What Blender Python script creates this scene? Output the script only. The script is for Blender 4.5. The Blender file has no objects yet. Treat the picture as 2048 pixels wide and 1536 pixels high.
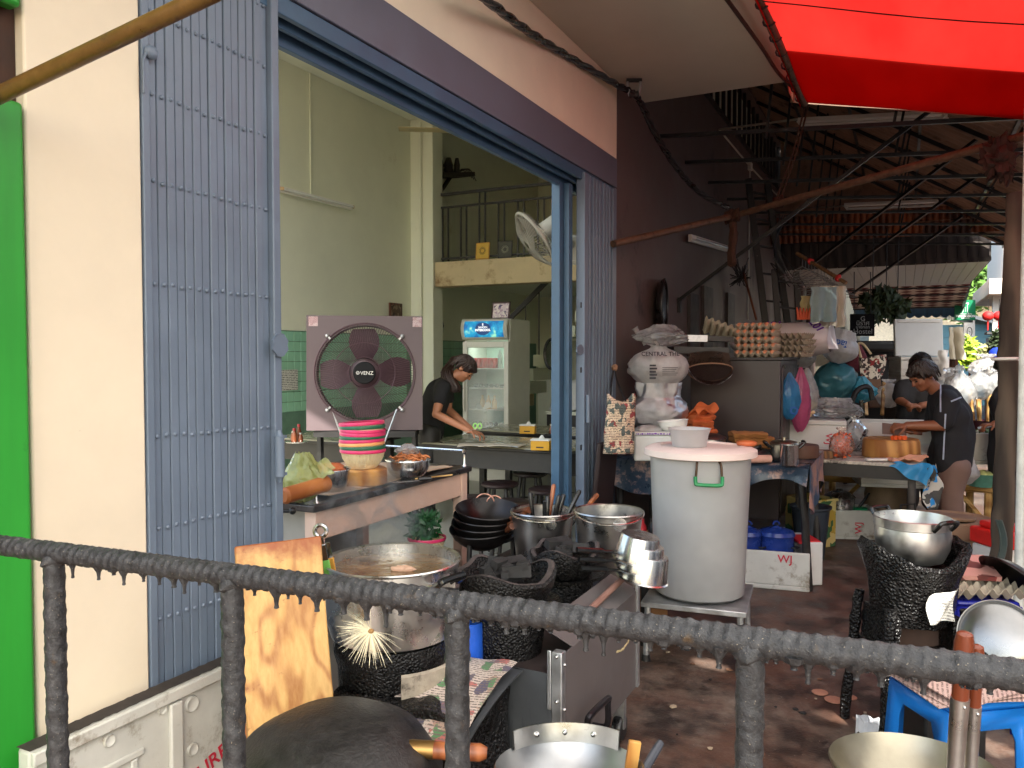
import bpy, bmesh, math, random
from mathutils import Vector, Matrix, noise, Quaternion
random.seed(7)
R = math.radians
sc = bpy.context.scene
COL = sc.collection
# ---------------------------------------------------------------- camera
PITCH, YAW, FPX, EYE = R(2.0), R(26.3), 1590.0, 1.5
cam_d = bpy.data.cameras.new('camera')
cam_d.sensor_width = 36.0
cam_d.lens = FPX / 2048.0 * 36.0
cam_d.clip_start = 0.05
cam_d.clip_end = 600.0
cam = bpy.data.objects.new('camera', cam_d)
COL.objects.link(cam)
cam.location = (0, 0, EYE)
cam.rotation_euler = (R(90) - PITCH, 0, YAW)
sc.camera = cam
# ---------------------------------------------------------------- sky, sun, exposure
SUNV = Vector((0.36, -0.6, 0.74)).normalized()
SUN_EL = math.asin(SUNV.z)
SUN_AZ = math.atan2(SUNV.x, SUNV.y)
world = bpy.data.worlds.new('World')
sc.world = world
world.use_nodes = True
wn = world.node_tree
sky = wn.nodes.new('ShaderNodeTexSky')
sky.sky_type = 'NISHITA'
sky.sun_disc = False
sky.sun_elevation = SUN_EL
sky.sun_rotation = SUN_AZ
sky.air_density = 1.6
sky.dust_density = 3.0
sky.ozone_density = 1.0
wn.links.new(sky.outputs[0], wn.nodes['Background'].inputs[0])
wn.nodes['Background'].inputs[1].default_value = 0.15
sun_d = bpy.data.lights.new('sun', 'SUN')
sun_d.energy = 3.0
sun_d.angle = R(0.53)
sun_d.color = (1.0, 0.95, 0.86)
sun = bpy.data.objects.new('sun', sun_d)
COL.objects.link(sun)
sun.location = (6, -6, 12)
sun.rotation_euler = (-SUNV).to_track_quat('-Z', 'Y').to_euler()
vs = sc.view_settings
vs.view_transform = 'Standard'
vs.look = 'None'
vs.gamma = 1.0
vs.use_curve_mapping = False
vs.exposure = 2.13
sc.cycles.use_denoising = True
sc.cycles.max_bounces = 10
sc.cycles.diffuse_bounces = 6
sc.cycles.glossy_bounces = 4
sc.cycles.transparent_max_bounces = 16
sc.cycles.transmission_bounces = 6
sc.cycles.sample_clamp_indirect = 6.0
sc.cycles.caustics_reflective = False
sc.cycles.caustics_refractive = False
sc.cycles.volume_step_rate = 2.0
# ---------------------------------------------------------------- measuring helpers (photo is 2048 x 1536)
FWD = Vector((-math.sin(YAW) * math.cos(PITCH), math.cos(YAW) * math.cos(PITCH), -math.sin(PITCH)))
RGT = Vector((math.cos(YAW), math.sin(YAW), 0))
UPV = RGT.cross(FWD)
EYEP = Vector((0, 0, EYE))
def ray(x, y):
 return FWD + RGT * ((x - 1024) / FPX) + UPV * ((768 - y) / FPX)
def at(x, y, Z):
 return EYEP + ray(x, y) * Z
def onx(x, y, X):
 d = ray(x, y); return EYEP + d * (X / d.x)
def ony(x, y, Y):
 d = ray(x, y); return EYEP + d * (Y / d.y)
def onz(x, y, z):
 d = ray(x, y); return EYEP + d * ((z - EYE) / d.z)
def gnd(x, y, Z, z=None):
 p = at(x, y, Z); return Vector((p.x, p.y, 0 if z is None else z))
def V(*a): return Vector(a)
def TR(loc, rz=0, rx=0, ry=0):
 return Matrix.Translation(Vector(loc)) @ Matrix.Rotation(rz, 4, 'Z') @ Matrix.Rotation(ry, 4, 'Y') @ Matrix.Rotation(rx, 4, 'X')
CAMZ = YAW                      # turn that makes local +X run along picture right
def lin(c):
 c = c / 255.0
 return c / 12.92 if c <= 0.04045 else ((c + 0.055) / 1.055) ** 2.4
def rgb(r, g, b): return (lin(r), lin(g), lin(b))
# ---------------------------------------------------------------- materials
MATS = {}
def nd(nt, typ, **kw):
 n = nt.nodes.new(typ)
 for k, v in kw.items():
  if k.startswith('i_'):
   n.inputs[k[2:].replace('_', ' ')].default_value = v
  else:
   setattr(n, k, v)
 return n
def base_mat(name):
 m = bpy.data.materials.new(name); m.use_nodes = True
 nt = m.node_tree
 b = nt.nodes['Principled BSDF']; o = nt.nodes['Material Output']
 tc = nd(nt, 'ShaderNodeTexCoord')
 return m, nt, b, o, tc.outputs['Object']
def noise_n(nt, co, scale, detail=4, rough=.6, stretch=None):
 if stretch:
  mp = nd(nt, 'ShaderNodeMapping'); mp.inputs['Scale'].default_value = stretch
  nt.links.new(co, mp.inputs[0]); co = mp.outputs[0]
 n = nd(nt, 'ShaderNodeTexNoise'); n.inputs['Scale'].default_value = scale
 n.inputs['Detail'].default_value = detail; n.inputs['Roughness'].default_value = rough
 nt.links.new(co, n.inputs['Vector'])
 return n.outputs[0]
def ramp(nt, fac, stops):
 r = nd(nt, 'ShaderNodeValToRGB')
 e = r.color_ramp.elements
 while len(e) < len(stops): e.new(0.5)
 for el, (p, c) in zip(e, stops):
  el.position = p
  el.color = (c[0], c[1], c[2], 1) if isinstance(c, tuple) else (c, c, c, 1)
 nt.links.new(fac, r.inputs[0])
 return r.outputs[0]
def mixc(nt, fac, a, b, mode='MIX'):
 m = nd(nt, 'ShaderNodeMix', data_type='RGBA', blend_type=mode)
 for s, v in ((0, fac), (6, a), (7, b)):
  if isinstance(v, (int, float)): m.inputs[s].default_value = v
  elif isinstance(v, tuple): m.inputs[s].default_value = (*v, 1)
  else: nt.links.new(v, m.inputs[s])
 return m.outputs[2]
def bump(nt, b, h, strength, dist=.01):
 n = nd(nt, 'ShaderNodeBump'); n.inputs['Strength'].default_value = strength
 n.inputs['Distance'].default_value = dist
 nt.links.new(h, n.inputs['Height']); nt.links.new(n.outputs[0], b.inputs['Normal'])
 return n
def mat(name, col=(.5, .5, .5), rough=.6, metal=0.0, var=.18, scale=9, bmp=.0, bscale=60, dirt=None, stretch=None, spec=.5, emit=0, bdist=.004, coat=0, rvar=.12):
 """plain surface: colour mottled by noise, optional dirt patches (colour, coverage 0..1, scale), fine relief"""
 if name in MATS: return MATS[name]
 m, nt, b, o, co = base_mat(name)
 n = noise_n(nt, co, scale, 5, .62, stretch)
 lo = tuple(max(0, c * (1 - var)) for c in col); hi = tuple(min(1, c * (1 + var)) for c in col)
 c = ramp(nt, n, [(.3, lo), (.7, hi)])
 if dirt:
  dn = noise_n(nt, co, dirt[2], 6, .7, dirt[3] if len(dirt) > 3 else None)
  k = 1 - dirt[1]
  f = ramp(nt, dn, [(max(0, k * .62 + .12), 0.0), (min(1, k * .62 + .26), 1.0)])
  c = mixc(nt, f, c, dirt[0])
 nt.links.new(c, b.inputs['Base Color'])
 rr = ramp(nt, n, [(.25, max(.03, rough - rvar)), (.75, min(1, rough + rvar))])
 nt.links.new(rr, b.inputs['Roughness'])
 b.inputs['Metallic'].default_value = metal
 b.inputs['Specular IOR Level'].default_value = spec
 if coat: b.inputs['Coat Weight'].default_value = coat; b.inputs['Coat Roughness'].default_value = .15
 if bmp:
  bump(nt, b, noise_n(nt, co, bscale, 4, .6, stretch), bmp, bdist)
 if emit:
  nt.links.new(c, b.inputs['Emission Color']); b.inputs['Emission Strength'].default_value = emit
 MATS[name] = m
 return m
def wood(name, a, b2, scale=3.0, axis='Z', rough=.55, stain=None, dist=3.0, bmp=.15):
 if name in MATS: return MATS[name]
 m, nt, b, o, co = base_mat(name)
 st = {'X': (.12, 1, 1), 'Y': (1, .12, 1), 'Z': (1, 1, .12)}[axis]
 n1 = noise_n(nt, co, scale * 2.2, 6, .65, st)
 w = nd(nt, 'ShaderNodeTexWave', wave_type='BANDS', bands_direction='DIAGONAL')
 w.inputs['Scale'].default_value = scale; w.inputs['Distortion'].default_value = dist
 w.inputs['Detail'].default_value = 4; w.inputs['Detail Scale'].default_value = 1.6
 mp = nd(nt, 'ShaderNodeMapping'); mp.inputs['Scale'].default_value = st
 nt.links.new(co, mp.inputs[0]); nt.links.new(mp.outputs[0], w.inputs['Vector'])
 f = mixc(nt, .5, w.outputs['Color'], n1)
 c = ramp(nt, f, [(.25, a), (.75, b2)])
 if stain:
  dn = noise_n(nt, co, stain[2], 5, .7)
  c = mixc(nt, ramp(nt, dn, [(1 - stain[1] - .08, 0.0), (1 - stain[1] + .1, 1.0)]), c, stain[0])
 nt.links.new(c, b.inputs['Base Color'])
 b.inputs['Roughness'].default_value = rough
 bump(nt, b, f, bmp, .003)
 MATS[name] = m
 return m
def soot(name, bs=55, strength=1.0, col=(.007, .0065, .0065), rough=.32, dist=.012):
 """tar and soot grown into shiny beads"""
 if name in MATS: return MATS[name]
 m, nt, b, o, co = base_mat(name)
 v = nd(nt, 'ShaderNodeTexVoronoi', feature='SMOOTH_F1'); v.inputs['Scale'].default_value = bs
 v.inputs['Smoothness'].default_value = .5
 nt.links.new(co, v.inputs['Vector'])
 n = noise_n(nt, co, bs * .3, 5, .7)
 h = mixc(nt, .5, ramp(nt, v.outputs['Distance'], [(0, 1.0), (.8, 0.0)]), n)
 c = ramp(nt, n, [(.35, col), (.75, tuple(c * 2.2 for c in col))])
 nt.links.new(c, b.inputs['Base Color'])
 b.inputs['Specular IOR Level'].default_value = .3
 nt.links.new(ramp(nt, n, [(.3, rough), (.7, min(.95, rough + .2))]), b.inputs['Roughness'])
 bump(nt, b, h, strength, dist)
 MATS[name] = m
 return m
def filmmat(name, col=(.9, .9, .9), clear=.5, rough=.18, bmp=.5, bscale=14, trans=.5, spec=.5):
 """thin plastic film: partly see-through, partly milky, with shiny creases"""
 if name in MATS: return MATS[name]
 m, nt, b, o, co = base_mat(name)
 nt.nodes.remove(b)
 df = nd(nt, 'ShaderNodeBsdfDiffuse'); df.inputs[0].default_value = (*col, 1)
 tl = nd(nt, 'ShaderNodeBsdfTranslucent'); tl.inputs[0].default_value = (*col, 1)
 tp = nd(nt, 'ShaderNodeBsdfTransparent'); tp.inputs[0].default_value = (*[min(1, .35 + .65 * c) for c in col], 1)
 gl = nd(nt, 'ShaderNodeBsdfGlossy'); gl.inputs['Roughness'].default_value = rough
 m1 = nd(nt, 'ShaderNodeMixShader'); m1.inputs[0].default_value = trans
 nt.links.new(df.outputs[0], m1.inputs[1]); nt.links.new(tl.outputs[0], m1.inputs[2])
 m2 = nd(nt, 'ShaderNodeMixShader')
 n = noise_n(nt, co, bscale * .5, 4, .6)
 nt.links.new(ramp(nt, n, [(.3, max(0, clear - .2)), (.7, min(1, clear + .15))]), m2.inputs[0])
 nt.links.new(m1.outputs[0], m2.inputs[1]); nt.links.new(tp.outputs[0], m2.inputs[2])
 m3 = nd(nt, 'ShaderNodeMixShader');
 fr = nd(nt, 'ShaderNodeFresnel'); fr.inputs[0].default_value = 1.45
 nt.links.new(fr.outputs[0], m3.inputs[0])
 nt.links.new(m2.outputs[0], m3.inputs[1]); nt.links.new(gl.outputs[0], m3.inputs[2])
 if bmp:
  bp = nd(nt, 'ShaderNodeBump'); bp.inputs['Strength'].default_value = bmp; bp.inputs['Distance'].default_value = .02
  rn = noise_n(nt, co, bscale * .7, 4, .55, (1, 1, .5)); rn.node.noise_type = 'RIDGED_MULTIFRACTAL'; nt.links.new(rn, bp.inputs['Height'])
  for s in (df, gl, fr, tl): nt.links.new(bp.outputs[0], s.inputs['Normal'])
 nt.links.new(m3.outputs[0], o.inputs[0])
 MATS[name] = m
 return m
def printmat(name, paper, inks, scale=30, cover=.5, rough=.7, lines=None, metal=0):
 """printed sheet: blocks of ink in several colours on paper, optional rows of small type (rows per metre)"""
 if name in MATS: return MATS[name]
 m, nt, b, o, co = base_mat(name)
 c = paper
 for i, ink in enumerate(inks):
  v = nd(nt, 'ShaderNodeTexVoronoi', distance='CHEBYCHEV'); v.inputs['Scale'].default_value = scale * (1 + .37 * i)
  mp = nd(nt, 'ShaderNodeMapping'); mp.inputs['Location'].default_value = (1.3 * i, 2.1 * i, .7 * i)
  nt.links.new(co, mp.inputs[0]); nt.links.new(mp.outputs[0], v.inputs['Vector'])
  s = nd(nt, 'ShaderNodeSeparateColor'); nt.links.new(v.outputs['Color'], s.inputs[0])
  c = mixc(nt, ramp(nt, s.outputs[i % 3], [(1 - cover - .02, 0.0), (1 - cover + .02, 1.0)]), c, ink)
 if lines:
  w = nd(nt, 'ShaderNodeTexWave', bands_direction=lines[1]); w.inputs['Scale'].default_value = lines[0]
  w.inputs['Distortion'].default_value = 0.0
  nt.links.new(co, w.inputs['Vector'])
  n = noise_n(nt, co, lines[0] * 5, 2)
  k = nd(nt, 'ShaderNodeMath', operation='MULTIPLY')
  nt.links.new(ramp(nt, w.outputs['Fac'], [(.5, 0.0), (.62, 1.0)]), k.inputs[0])
  nt.links.new(ramp(nt, n, [(.42, 0.0), (.5, 1.0)]), k.inputs[1])
  c = mixc(nt, k.outputs[0], c, lines[2])
 if isinstance(c, tuple): b.inputs['Base Color'].default_value = (*c, 1)
 else: nt.links.new(c, b.inputs['Base Color'])
 b.inputs['Roughness'].default_value = rough; b.inputs['Metallic'].default_value = metal
 MATS[name] = m
 return m
# ---------------------------------------------------------------- mesh helpers
class MB:
 def __init__(s, M=None):
  s.v = []; s.f = []; s.M = M
 def add(s, vs_, fs, M=None):
  k = len(s.v)
  for p in vs_:
   p = Vector(p)
   if M is not None: p = M @ p
   if s.M is not None: p = s.M @ p
   s.v.append(p)
  s.f += [tuple(i + k for i in f) for f in fs]
  return s
 def box(s, x0, x1, y0, y1, z0, z1, M=None):
  return s.add([(x0, y0, z0), (x1, y0, z0), (x1, y1, z0), (x0, y1, z0), (x0, y0, z1), (x1, y0, z1), (x1, y1, z1), (x0, y1, z1)],
                     [(3, 2, 1, 0), (4, 5, 6, 7), (0, 1, 5, 4), (1, 2, 6, 5), (2, 3, 7, 6), (3, 0, 4, 7)], M)
 def cbox(s, c, sx, sy, sz, M=None):
  return s.box(c[0] - sx / 2, c[0] + sx / 2, c[1] - sy / 2, c[1] + sy / 2, c[2] - sz / 2, c[2] + sz / 2, M)
 def beam(s, p, q, w, h, up=(0, 0, 1)):
  p, q = Vector(p), Vector(q); d = (q - p); L = d.length; d.normalize()
  u = Vector(up)
  if abs(d.dot(u)) > .98: u = Vector((1, 0, 0))
  a = d.cross(u).normalized(); b_ = a.cross(d)
  M = Matrix((a, d, b_)).transposed().to_4x4(); M.translation = p
  return s.box(-w / 2, w / 2, 0, L, -h / 2, h / 2, M)
 def tube(s, pts, r, n=8, caps=True, closed=False):
  pts = [Vector(p) for p in pts]; N = len(pts)
  rs = r if isinstance(r, (list, tuple)) else [r] * N
  vs_, fs = [], []
  ref = None
  for i, p in enumerate(pts):
   if closed: d = pts[(i + 1) % N] - pts[i - 1]
   else: d = pts[min(i + 1, N - 1)] - pts[max(i - 1, 0)]
   if d.length < 1e-9: d = Vector((0, 0, 1))
   d.normalize()
   if ref is None:
    ref = Vector((0, 0, 1)) if abs(d.z) < .9 else Vector((1, 0, 0))
   a = ref - d * ref.dot(d)
   if a.length < 1e-6: a = d.orthogonal()
   a.normalize(); b_ = d.cross(a); ref = a
   for k in range(n):
    t = 2 * math.pi * k / n
    vs_.append(p + (a * math.cos(t) + b_ * math.sin(t)) * rs[i])
  for i in range(N if closed else N - 1):
   j = (i + 1) % N
   for k in range(n):
    fs.append((i * n + k, i * n + (k + 1) % n, j * n + (k + 1) % n, j * n + k))
  if caps and not closed:
   fs.append(tuple(range(n - 1, -1, -1))); fs.append(tuple((N - 1) * n + k for k in range(n)))
  return s.add(vs_, fs)
 def lathe(s, prof, n=28, M=None, fn=None, a0=0, a1=None):
  """prof: (radius, z) from one end to the other; fn(angle, r, z) -> (r, z) bends it"""
  vs_, fs = [], []
  full = a1 is None
  cnt = n if full else n + 1
  idx = []
  for (r, z) in prof:
   if r < 1e-6:
    idx.append([len(vs_)] * cnt); vs_.append((0, 0, z)); continue
   row = []
   for k in range(cnt):
    t = a0 + (2 * math.pi if full else (a1 - a0)) * k / n
    rr, zz = fn(t, r, z) if fn else (r, z)
    row.append(len(vs_)); vs_.append((rr * math.cos(t), rr * math.sin(t), zz))
   idx.append(row)
  for i in range(len(prof) - 1):
   A, B = idx[i], idx[i + 1]
   for k in range(n):
    q = [A[k], A[(k + 1) % cnt], B[(k + 1) % cnt], B[k]]
    u = []
    for x in q:
     if x not in u: u.append(x)
    if len(u) > 2: fs.append(tuple(u))
  return s.add(vs_, fs, M)
 def disc(s, c, r, n=24, M=None, sy=1):
  return s.add([(c[0] + r * math.cos(2 * math.pi * k / n), c[1] + r * sy * math.sin(2 * math.pi * k / n), c[2]) for k in range(n)], [tuple(range(n))], M)
 def sheet(s, fn, nu, nv, thick=0.0, M=None):
  g = [[Vector(fn(i / nu, j / nv)) for j in range(nv + 1)] for i in range(nu + 1)]
  vs_ = [p for r_ in g for p in r_]
  w = nv + 1
  fs = [(i * w + j, (i + 1) * w + j, (i + 1) * w + j + 1, i * w + j + 1) for i in range(nu) for j in range(nv)]
  if thick:
   nn = [Vector((0, 0, 0)) for _ in vs_]
   for f in fs:
    q = (vs_[f[2]] - vs_[f[0]]).cross(vs_[f[3]] - vs_[f[1]])
    for x in f: nn[x] += q
   k = len(vs_)
   vs_ = vs_ + [p - n_.normalized() * thick if n_.length > 0 else p for p, n_ in zip(vs_, nn)]
   fs2 = fs + [tuple(x + k for x in reversed(f)) for f in fs]
   per = [i * w for i in range(nu + 1)] + [nu * w + j for j in range(1, nv + 1)] + [i * w + nv for i in range(nu - 1, -1, -1)] + [j for j in range(nv - 1, 0, -1)]
   for a, b_ in zip(per, per[1:] + per[:1]):
    fs2.append((b_, a, a + k, b_ + k))
   fs = fs2
  return s.add(vs_, fs, M)
 def ball(s, c, r, nu=14, nv=9, M=None, nz=0.0, ns=6.0, seed=0):
  rx, ry, rz = r if isinstance(r, (tuple, list)) else (r, r, r)
  c = Vector(c)
  vs_, fs = [c + Vector((0, 0, -rz))], []
  for j in range(1, nv):
   ph = -math.pi / 2 + math.pi * j / nv
   for i in range(nu):
    t = 2 * math.pi * i / nu
    d = Vector((math.cos(ph) * math.cos(t), math.cos(ph) * math.sin(t), math.sin(ph)))
    k = 1 + (nz * noise.noise(d * ns * .5 + Vector((seed * 3.1, seed, 0))) if nz else 0)
    vs_.append(c + Vector((d.x * rx, d.y * ry, d.z * rz)) * k)
  vs_.append(c + Vector((0, 0, rz)))
  L = len(vs_) - 1
  for i in range(nu):
   fs.append((0, 1 + (i + 1) % nu, 1 + i))
   fs.append((L, 1 + (nv - 2) * nu + i, 1 + (nv - 2) * nu + (i + 1) % nu))
   for j in range(nv - 2):
    a = 1 + j * nu + i; b_ = 1 + j * nu + (i + 1) % nu
    fs.append((a, b_, b_ + nu, a + nu))
  return s.add(vs_, fs, M)
 def prism(s, pts, z0, z1, M=None):
  n = len(pts)
  return s.add([(p[0], p[1], z0) for p in pts] + [(p[0], p[1], z1) for p in pts],
                     [tuple(range(n - 1, -1, -1)), tuple(range(n, 2 * n))] + [(i, (i + 1) % n, n + (i + 1) % n, n + i) for i in range(n)], M)
 def rough(s, amp, scale, seed=0):
  """push points about by noise"""
  for p in s.v:
   q = p * scale + Vector((seed * 5.3, seed * 1.7, 0))
   p += Vector((noise.noise(q), noise.noise(q + Vector((31, 0, 0))), noise.noise(q + Vector((0, 47, 0))))) * amp
  return s
 def build(s, name, material, parent=None, bevel=0, smooth=True, ang=38, solid=0, sub=0, label=None, kind=None):
  me = bpy.data.meshes.new(name)
  if parent is not None:
   root = parent
   while root.parent is not None: root = root.parent
   org = root.location
  else:
   n = len(s.v)
   org = Vector((sum(p.x for p in s.v) / n, sum(p.y for p in s.v) / n, min(p.z for p in s.v)))
  me.from_pydata([tuple(p - org) for p in s.v], [], s.f)
  me.update()
  bm_ = bmesh.new(); bm_.from_mesh(me); bmesh.ops.recalc_face_normals(bm_, faces=bm_.faces); bm_.to_mesh(me); bm_.free()
  if smooth:
   me.polygons.foreach_set('use_smooth', [True] * len(me.polygons))
   me.set_sharp_from_angle(angle=R(ang))
  me.materials.append(material)
  o = bpy.data.objects.new(name, me); COL.objects.link(o)
  if parent is not None: o.parent = parent
  else: o.location = org
  if solid:
   md = o.modifiers.new('solid', 'SOLIDIFY'); md.thickness = solid; md.offset = 0
  if bevel:
   md = o.modifiers.new('bevel', 'BEVEL'); md.width = bevel; md.segments = 2; md.limit_method = 'ANGLE'; md.angle_limit = R(40)
  if sub:
   md = o.modifiers.new('sub', 'SUBSURF'); md.levels = sub; md.render_levels = sub
  if label: o['label'] = label
  if kind: o['kind'] = kind
  return o
def tag(o, label, cat, group=None):
 o['label'] = label; o['category'] = cat
 if group: o['group'] = group
 return o
def struct(o): o['kind'] = 'structure'; return o
def thing(name, label, cat, loc, group=None):
 o = bpy.data.objects.new(name, None); COL.objects.link(o)
 o.location = Vector(loc); o.empty_display_size = .1
 return tag(o, label, cat, group)
def copy_tree(root, loc, rz=0, label=None, scale=None):
 def cp(o, par):
  c = o.copy(); COL.objects.link(c); c.parent = par
  for ch in [x for x in o.children]: cp(ch, c)
  return c
 r = cp(root, None)
 r.location = Vector(loc); r.rotation_euler = (0, 0, rz)
 if scale: r.scale = (scale,) * 3
 if label: r['label'] = label
 return r
def clone(o, parent=None, M=None):
 c = o.copy(); COL.objects.link(c)
 if parent is not None: c.parent = parent
 if M is not None: c.matrix_local = M
 return c
def arc(c, r, a0, a1, n, ax=(1, 0, 0), ay=(0, 0, 1)):
 ax, ay = Vector(ax), Vector(ay)
 return [Vector(c) + ax * (r * math.cos(a0 + (a1 - a0) * k / n)) + ay * (r * math.sin(a0 + (a1 - a0) * k / n)) for k in range(n + 1)]
def spline(pts, n=8):
 """smooth points through pts (Catmull-Rom)"""
 P = [Vector(p) for p in pts]; P = [P[0] * 2 - P[1]] + P + [P[-1] * 2 - P[-2]]
 out = []
 for i in range(1, len(P) - 2):
  for k in range(n):
   t = k / n
   out.append(.5 * ((2 * P[i]) + (P[i + 1] - P[i - 1]) * t + (2 * P[i - 1] - 5 * P[i] + 4 * P[i + 1] - P[i + 2]) * t * t + (3 * P[i] - P[i - 1] - 3 * P[i + 1] + P[i + 2]) * t ** 3))
 out.append(P[-2]); return out
FONTC = {}
def lettering(text, M, size, material, parent, name='lettering', depth=.0006, bold=.0, align='CENTER'):
 """flat raised print; M: world matrix whose XY plane is the written face"""
 cu = bpy.data.curves.new('type', 'FONT'); cu.body = text; cu.size = size
 cu.align_x = align; cu.align_y = 'CENTER'; cu.extrude = depth; cu.offset = bold; cu.resolution_u = 3
 to = bpy.data.objects.new('type', cu); COL.objects.link(to)
 dg = bpy.context.evaluated_depsgraph_get()
 me = bpy.data.meshes.new_from_object(to.evaluated_get(dg))
 bpy.data.objects.remove(to); bpy.data.curves.remove(cu)
 mb = MB(M)
 mb.add([v.co for v in me.vertices], [tuple(p.vertices) for p in me.polygons])
 bpy.data.meshes.remove(me)
 return mb.build(name, material, parent, smooth=False)
def face_M(p, right, up):
 """matrix at p with X along right, Y along up"""
 r = Vector(right).normalized(); u = Vector(up); u = (u - r * u.dot(r)).normalized(); n = r.cross(u)
 m = Matrix((r, u, n)).transposed().to_4x4(); m.translation = Vector(p); return m
# ---------------------------------------------------------------- shared materials
m_cream = mat('cream_plaster', rgb(234, 220, 196), .75, var=.05, scale=2.5, bmp=.25, bscale=22, dirt=(rgb(150, 145, 128), .1, 5.5), bdist=.003)
m_inwall = mat('cream_interior_paint', rgb(226, 228, 210), .7, var=.05, scale=1.4, bmp=.12, bscale=18, dirt=(rgb(190, 182, 156), .12, 1.3))
m_brown = mat('brown_wall_paint', rgb(96, 80, 76), .62, var=.10, scale=2.2, bmp=.2, bscale=26, dirt=(rgb(44, 36, 36), .22, 1.7))
m_soffit = mat('soffit_paint', rgb(205, 200, 185), .8, var=.05, scale=1.5, bmp=.1, bscale=30, dirt=(rgb(120, 108, 95), .1, 1.9))
m_blue = mat('blue_grey_enamel', rgb(108, 122, 140), .42, var=.10, scale=4, bmp=.12, bscale=40, dirt=(rgb(62, 68, 84), .1, 9))
m_blue2 = mat('deep_blue_enamel', rgb(62, 92, 118), .4, var=.12, scale=5, bmp=.1, bscale=40)
m_lintel = mat('grey_violet_enamel', rgb(100, 103, 118), .45, var=.1, scale=4, bmp=.12, bscale=30)
m_green = mat('green_paint', rgb(38, 140, 44), .48, var=.25, scale=5, stretch=(1, 1, .12), bmp=.3, bscale=9, dirt=(rgb(26, 118, 36), .2, 4))
m_black = mat('black_paint', (.016, .015, .015), .45, var=.3, bmp=.1)
m_blackmetal = mat('black_iron', (.022, .021, .021), .4, metal=.5, var=.4, scale=12, bmp=.2, bscale=50)
m_blackwood = mat('black_wood', (.02, .017, .015), .5, var=.4, scale=14, bmp=.15)
m_blackplastic = mat('black_plastic', (.014, .014, .015), .3, var=.2)
m_steel = mat('brushed_steel', (.62, .61, .6), .24, metal=1, var=.1, scale=30, stretch=(1, 1, .1), rvar=.1)
m_steel2 = mat('dull_aluminium', (.6, .59, .57), .36, metal=1, var=.16, scale=12, rvar=.14, dirt=(rgb(96, 84, 66), .14, 9))
m_galv = mat('galvanised_steel', (.5, .51, .52), .42, metal=.85, var=.22, scale=16, dirt=(rgb(84, 70, 58), .16, 12))
m_rust = mat('rusty_pipe', rgb(108, 84, 66), .65, metal=.3, var=.4, scale=22, bmp=.3, bscale=70, dirt=(rgb(44, 32, 28), .3, 14))
m_foam = mat('white_foam', rgb(208, 208, 204), .75, var=.04, scale=6, bmp=.25, bscale=160, dirt=(rgb(150, 138, 118), .1, 7), bdist=.002)
m_foamdirty = mat('dirty_foam', rgb(196, 195, 187), .8, var=.08, scale=8, bmp=.3, bscale=150, dirt=(rgb(120, 106, 84), .3, 6), bdist=.002)
m_white = mat('white_plastic', rgb(228, 226, 220), .4, var=.04)
m_red_ink = mat('red_ink', rgb(196, 40, 62), .7, var=.15)
m_purple_ink = mat('purple_ink', rgb(110, 44, 150), .7, var=.15)
m_blue_ink = mat('blue_ink', rgb(36, 92, 170), .7, var=.15)
m_dark_ink = mat('dark_ink', rgb(40, 38, 46), .7, var=.1)
m_bag = filmmat('milky_bag_film', (.86, .84, .83), .22, .38, .6, 18)
m_bagclear = filmmat('clear_bag_film', (.9, .92, .92), .62, .12, .9, 16)
m_bagyellow = filmmat('yellow_green_bag_film', (.62, .66, .24), .42, .2, .9, 22)
m_bagteal = filmmat('teal_bag_film', (.10, .34, .42), .15, .2, .9, 13)
m_bagblue = filmmat('blue_bag_film', (.06, .30, .62), .1, .2, .8, 15)
m_bagpink = filmmat('pink_bag_film', (.72, .14, .32), .2, .2, .8, 15)
m_glass = filmmat('thin_glass', (.95, 1, .98), .93, .02, 0, 3, .0)
m_floorin = mat('interior_floor_tile', rgb(150, 148, 140), .35, var=.12, scale=3)
m_skin = mat('tan_skin', rgb(176, 118, 88), .5, var=.06, scale=9, bmp=.1, bscale=60)
m_skin2 = mat('brown_skin', rgb(140, 88, 62), .48, var=.08, scale=9, bmp=.12, bscale=60)
m_hair = mat('black_hair', (.012, .009, .008), .38, var=.5, scale=40, stretch=(1, 1, .12), bmp=.6, bscale=90)
m_shirt = mat('black_cotton', (.013, .013, .016), .85, var=.2, bmp=.25, bscale=220)
m_plaster = mat('grey_cement', rgb(150, 146, 138), .85, var=.1, scale=5, bmp=.3, bscale=40)
m_conduit = mat('white_conduit', rgb(198, 194, 184), .5, var=.08)
m_egg = mat('brown_egg', rgb(206, 134, 98), .5, var=.1, scale=30)
m_pulp = mat('grey_paper_pulp', rgb(172, 160, 142), .9, var=.08, scale=20, bmp=.4, bscale=160)
m_tan = mat('tan_towel', rgb(150, 98, 48), .95, var=.14, bmp=.6, bscale=180)
m_orange = mat('orange_towel', rgb(192, 96, 48), .95, var=.14, bmp=.6, bscale=180)
m_chop = wood('chopping_block_wood', rgb(150, 96, 44), rgb(206, 152, 84), 5, 'Z', .6, (rgb(80, 48, 24), .3, 7))
m_bamboo = wood('bamboo', rgb(150, 112, 62), rgb(196, 160, 100), 5, 'X', .5)
m_darkwood = wood('dark_handle_wood', rgb(62, 34, 22), rgb(110, 62, 36), 9, 'Z', .45)
m_handle = wood('worn_handle_wood', rgb(120, 62, 32), rgb(168, 100, 58), 12, 'Z', .4)
m_tar = soot('tar_crust', 130, 1.0, rough=.2, dist=.01)
m_tar2 = soot('tar_crust_coarse', 95, 1.0, rough=.12, dist=.014)
m_char = soot('charcoal', 24, .7, (.02, .019, .019), .6)
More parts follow.
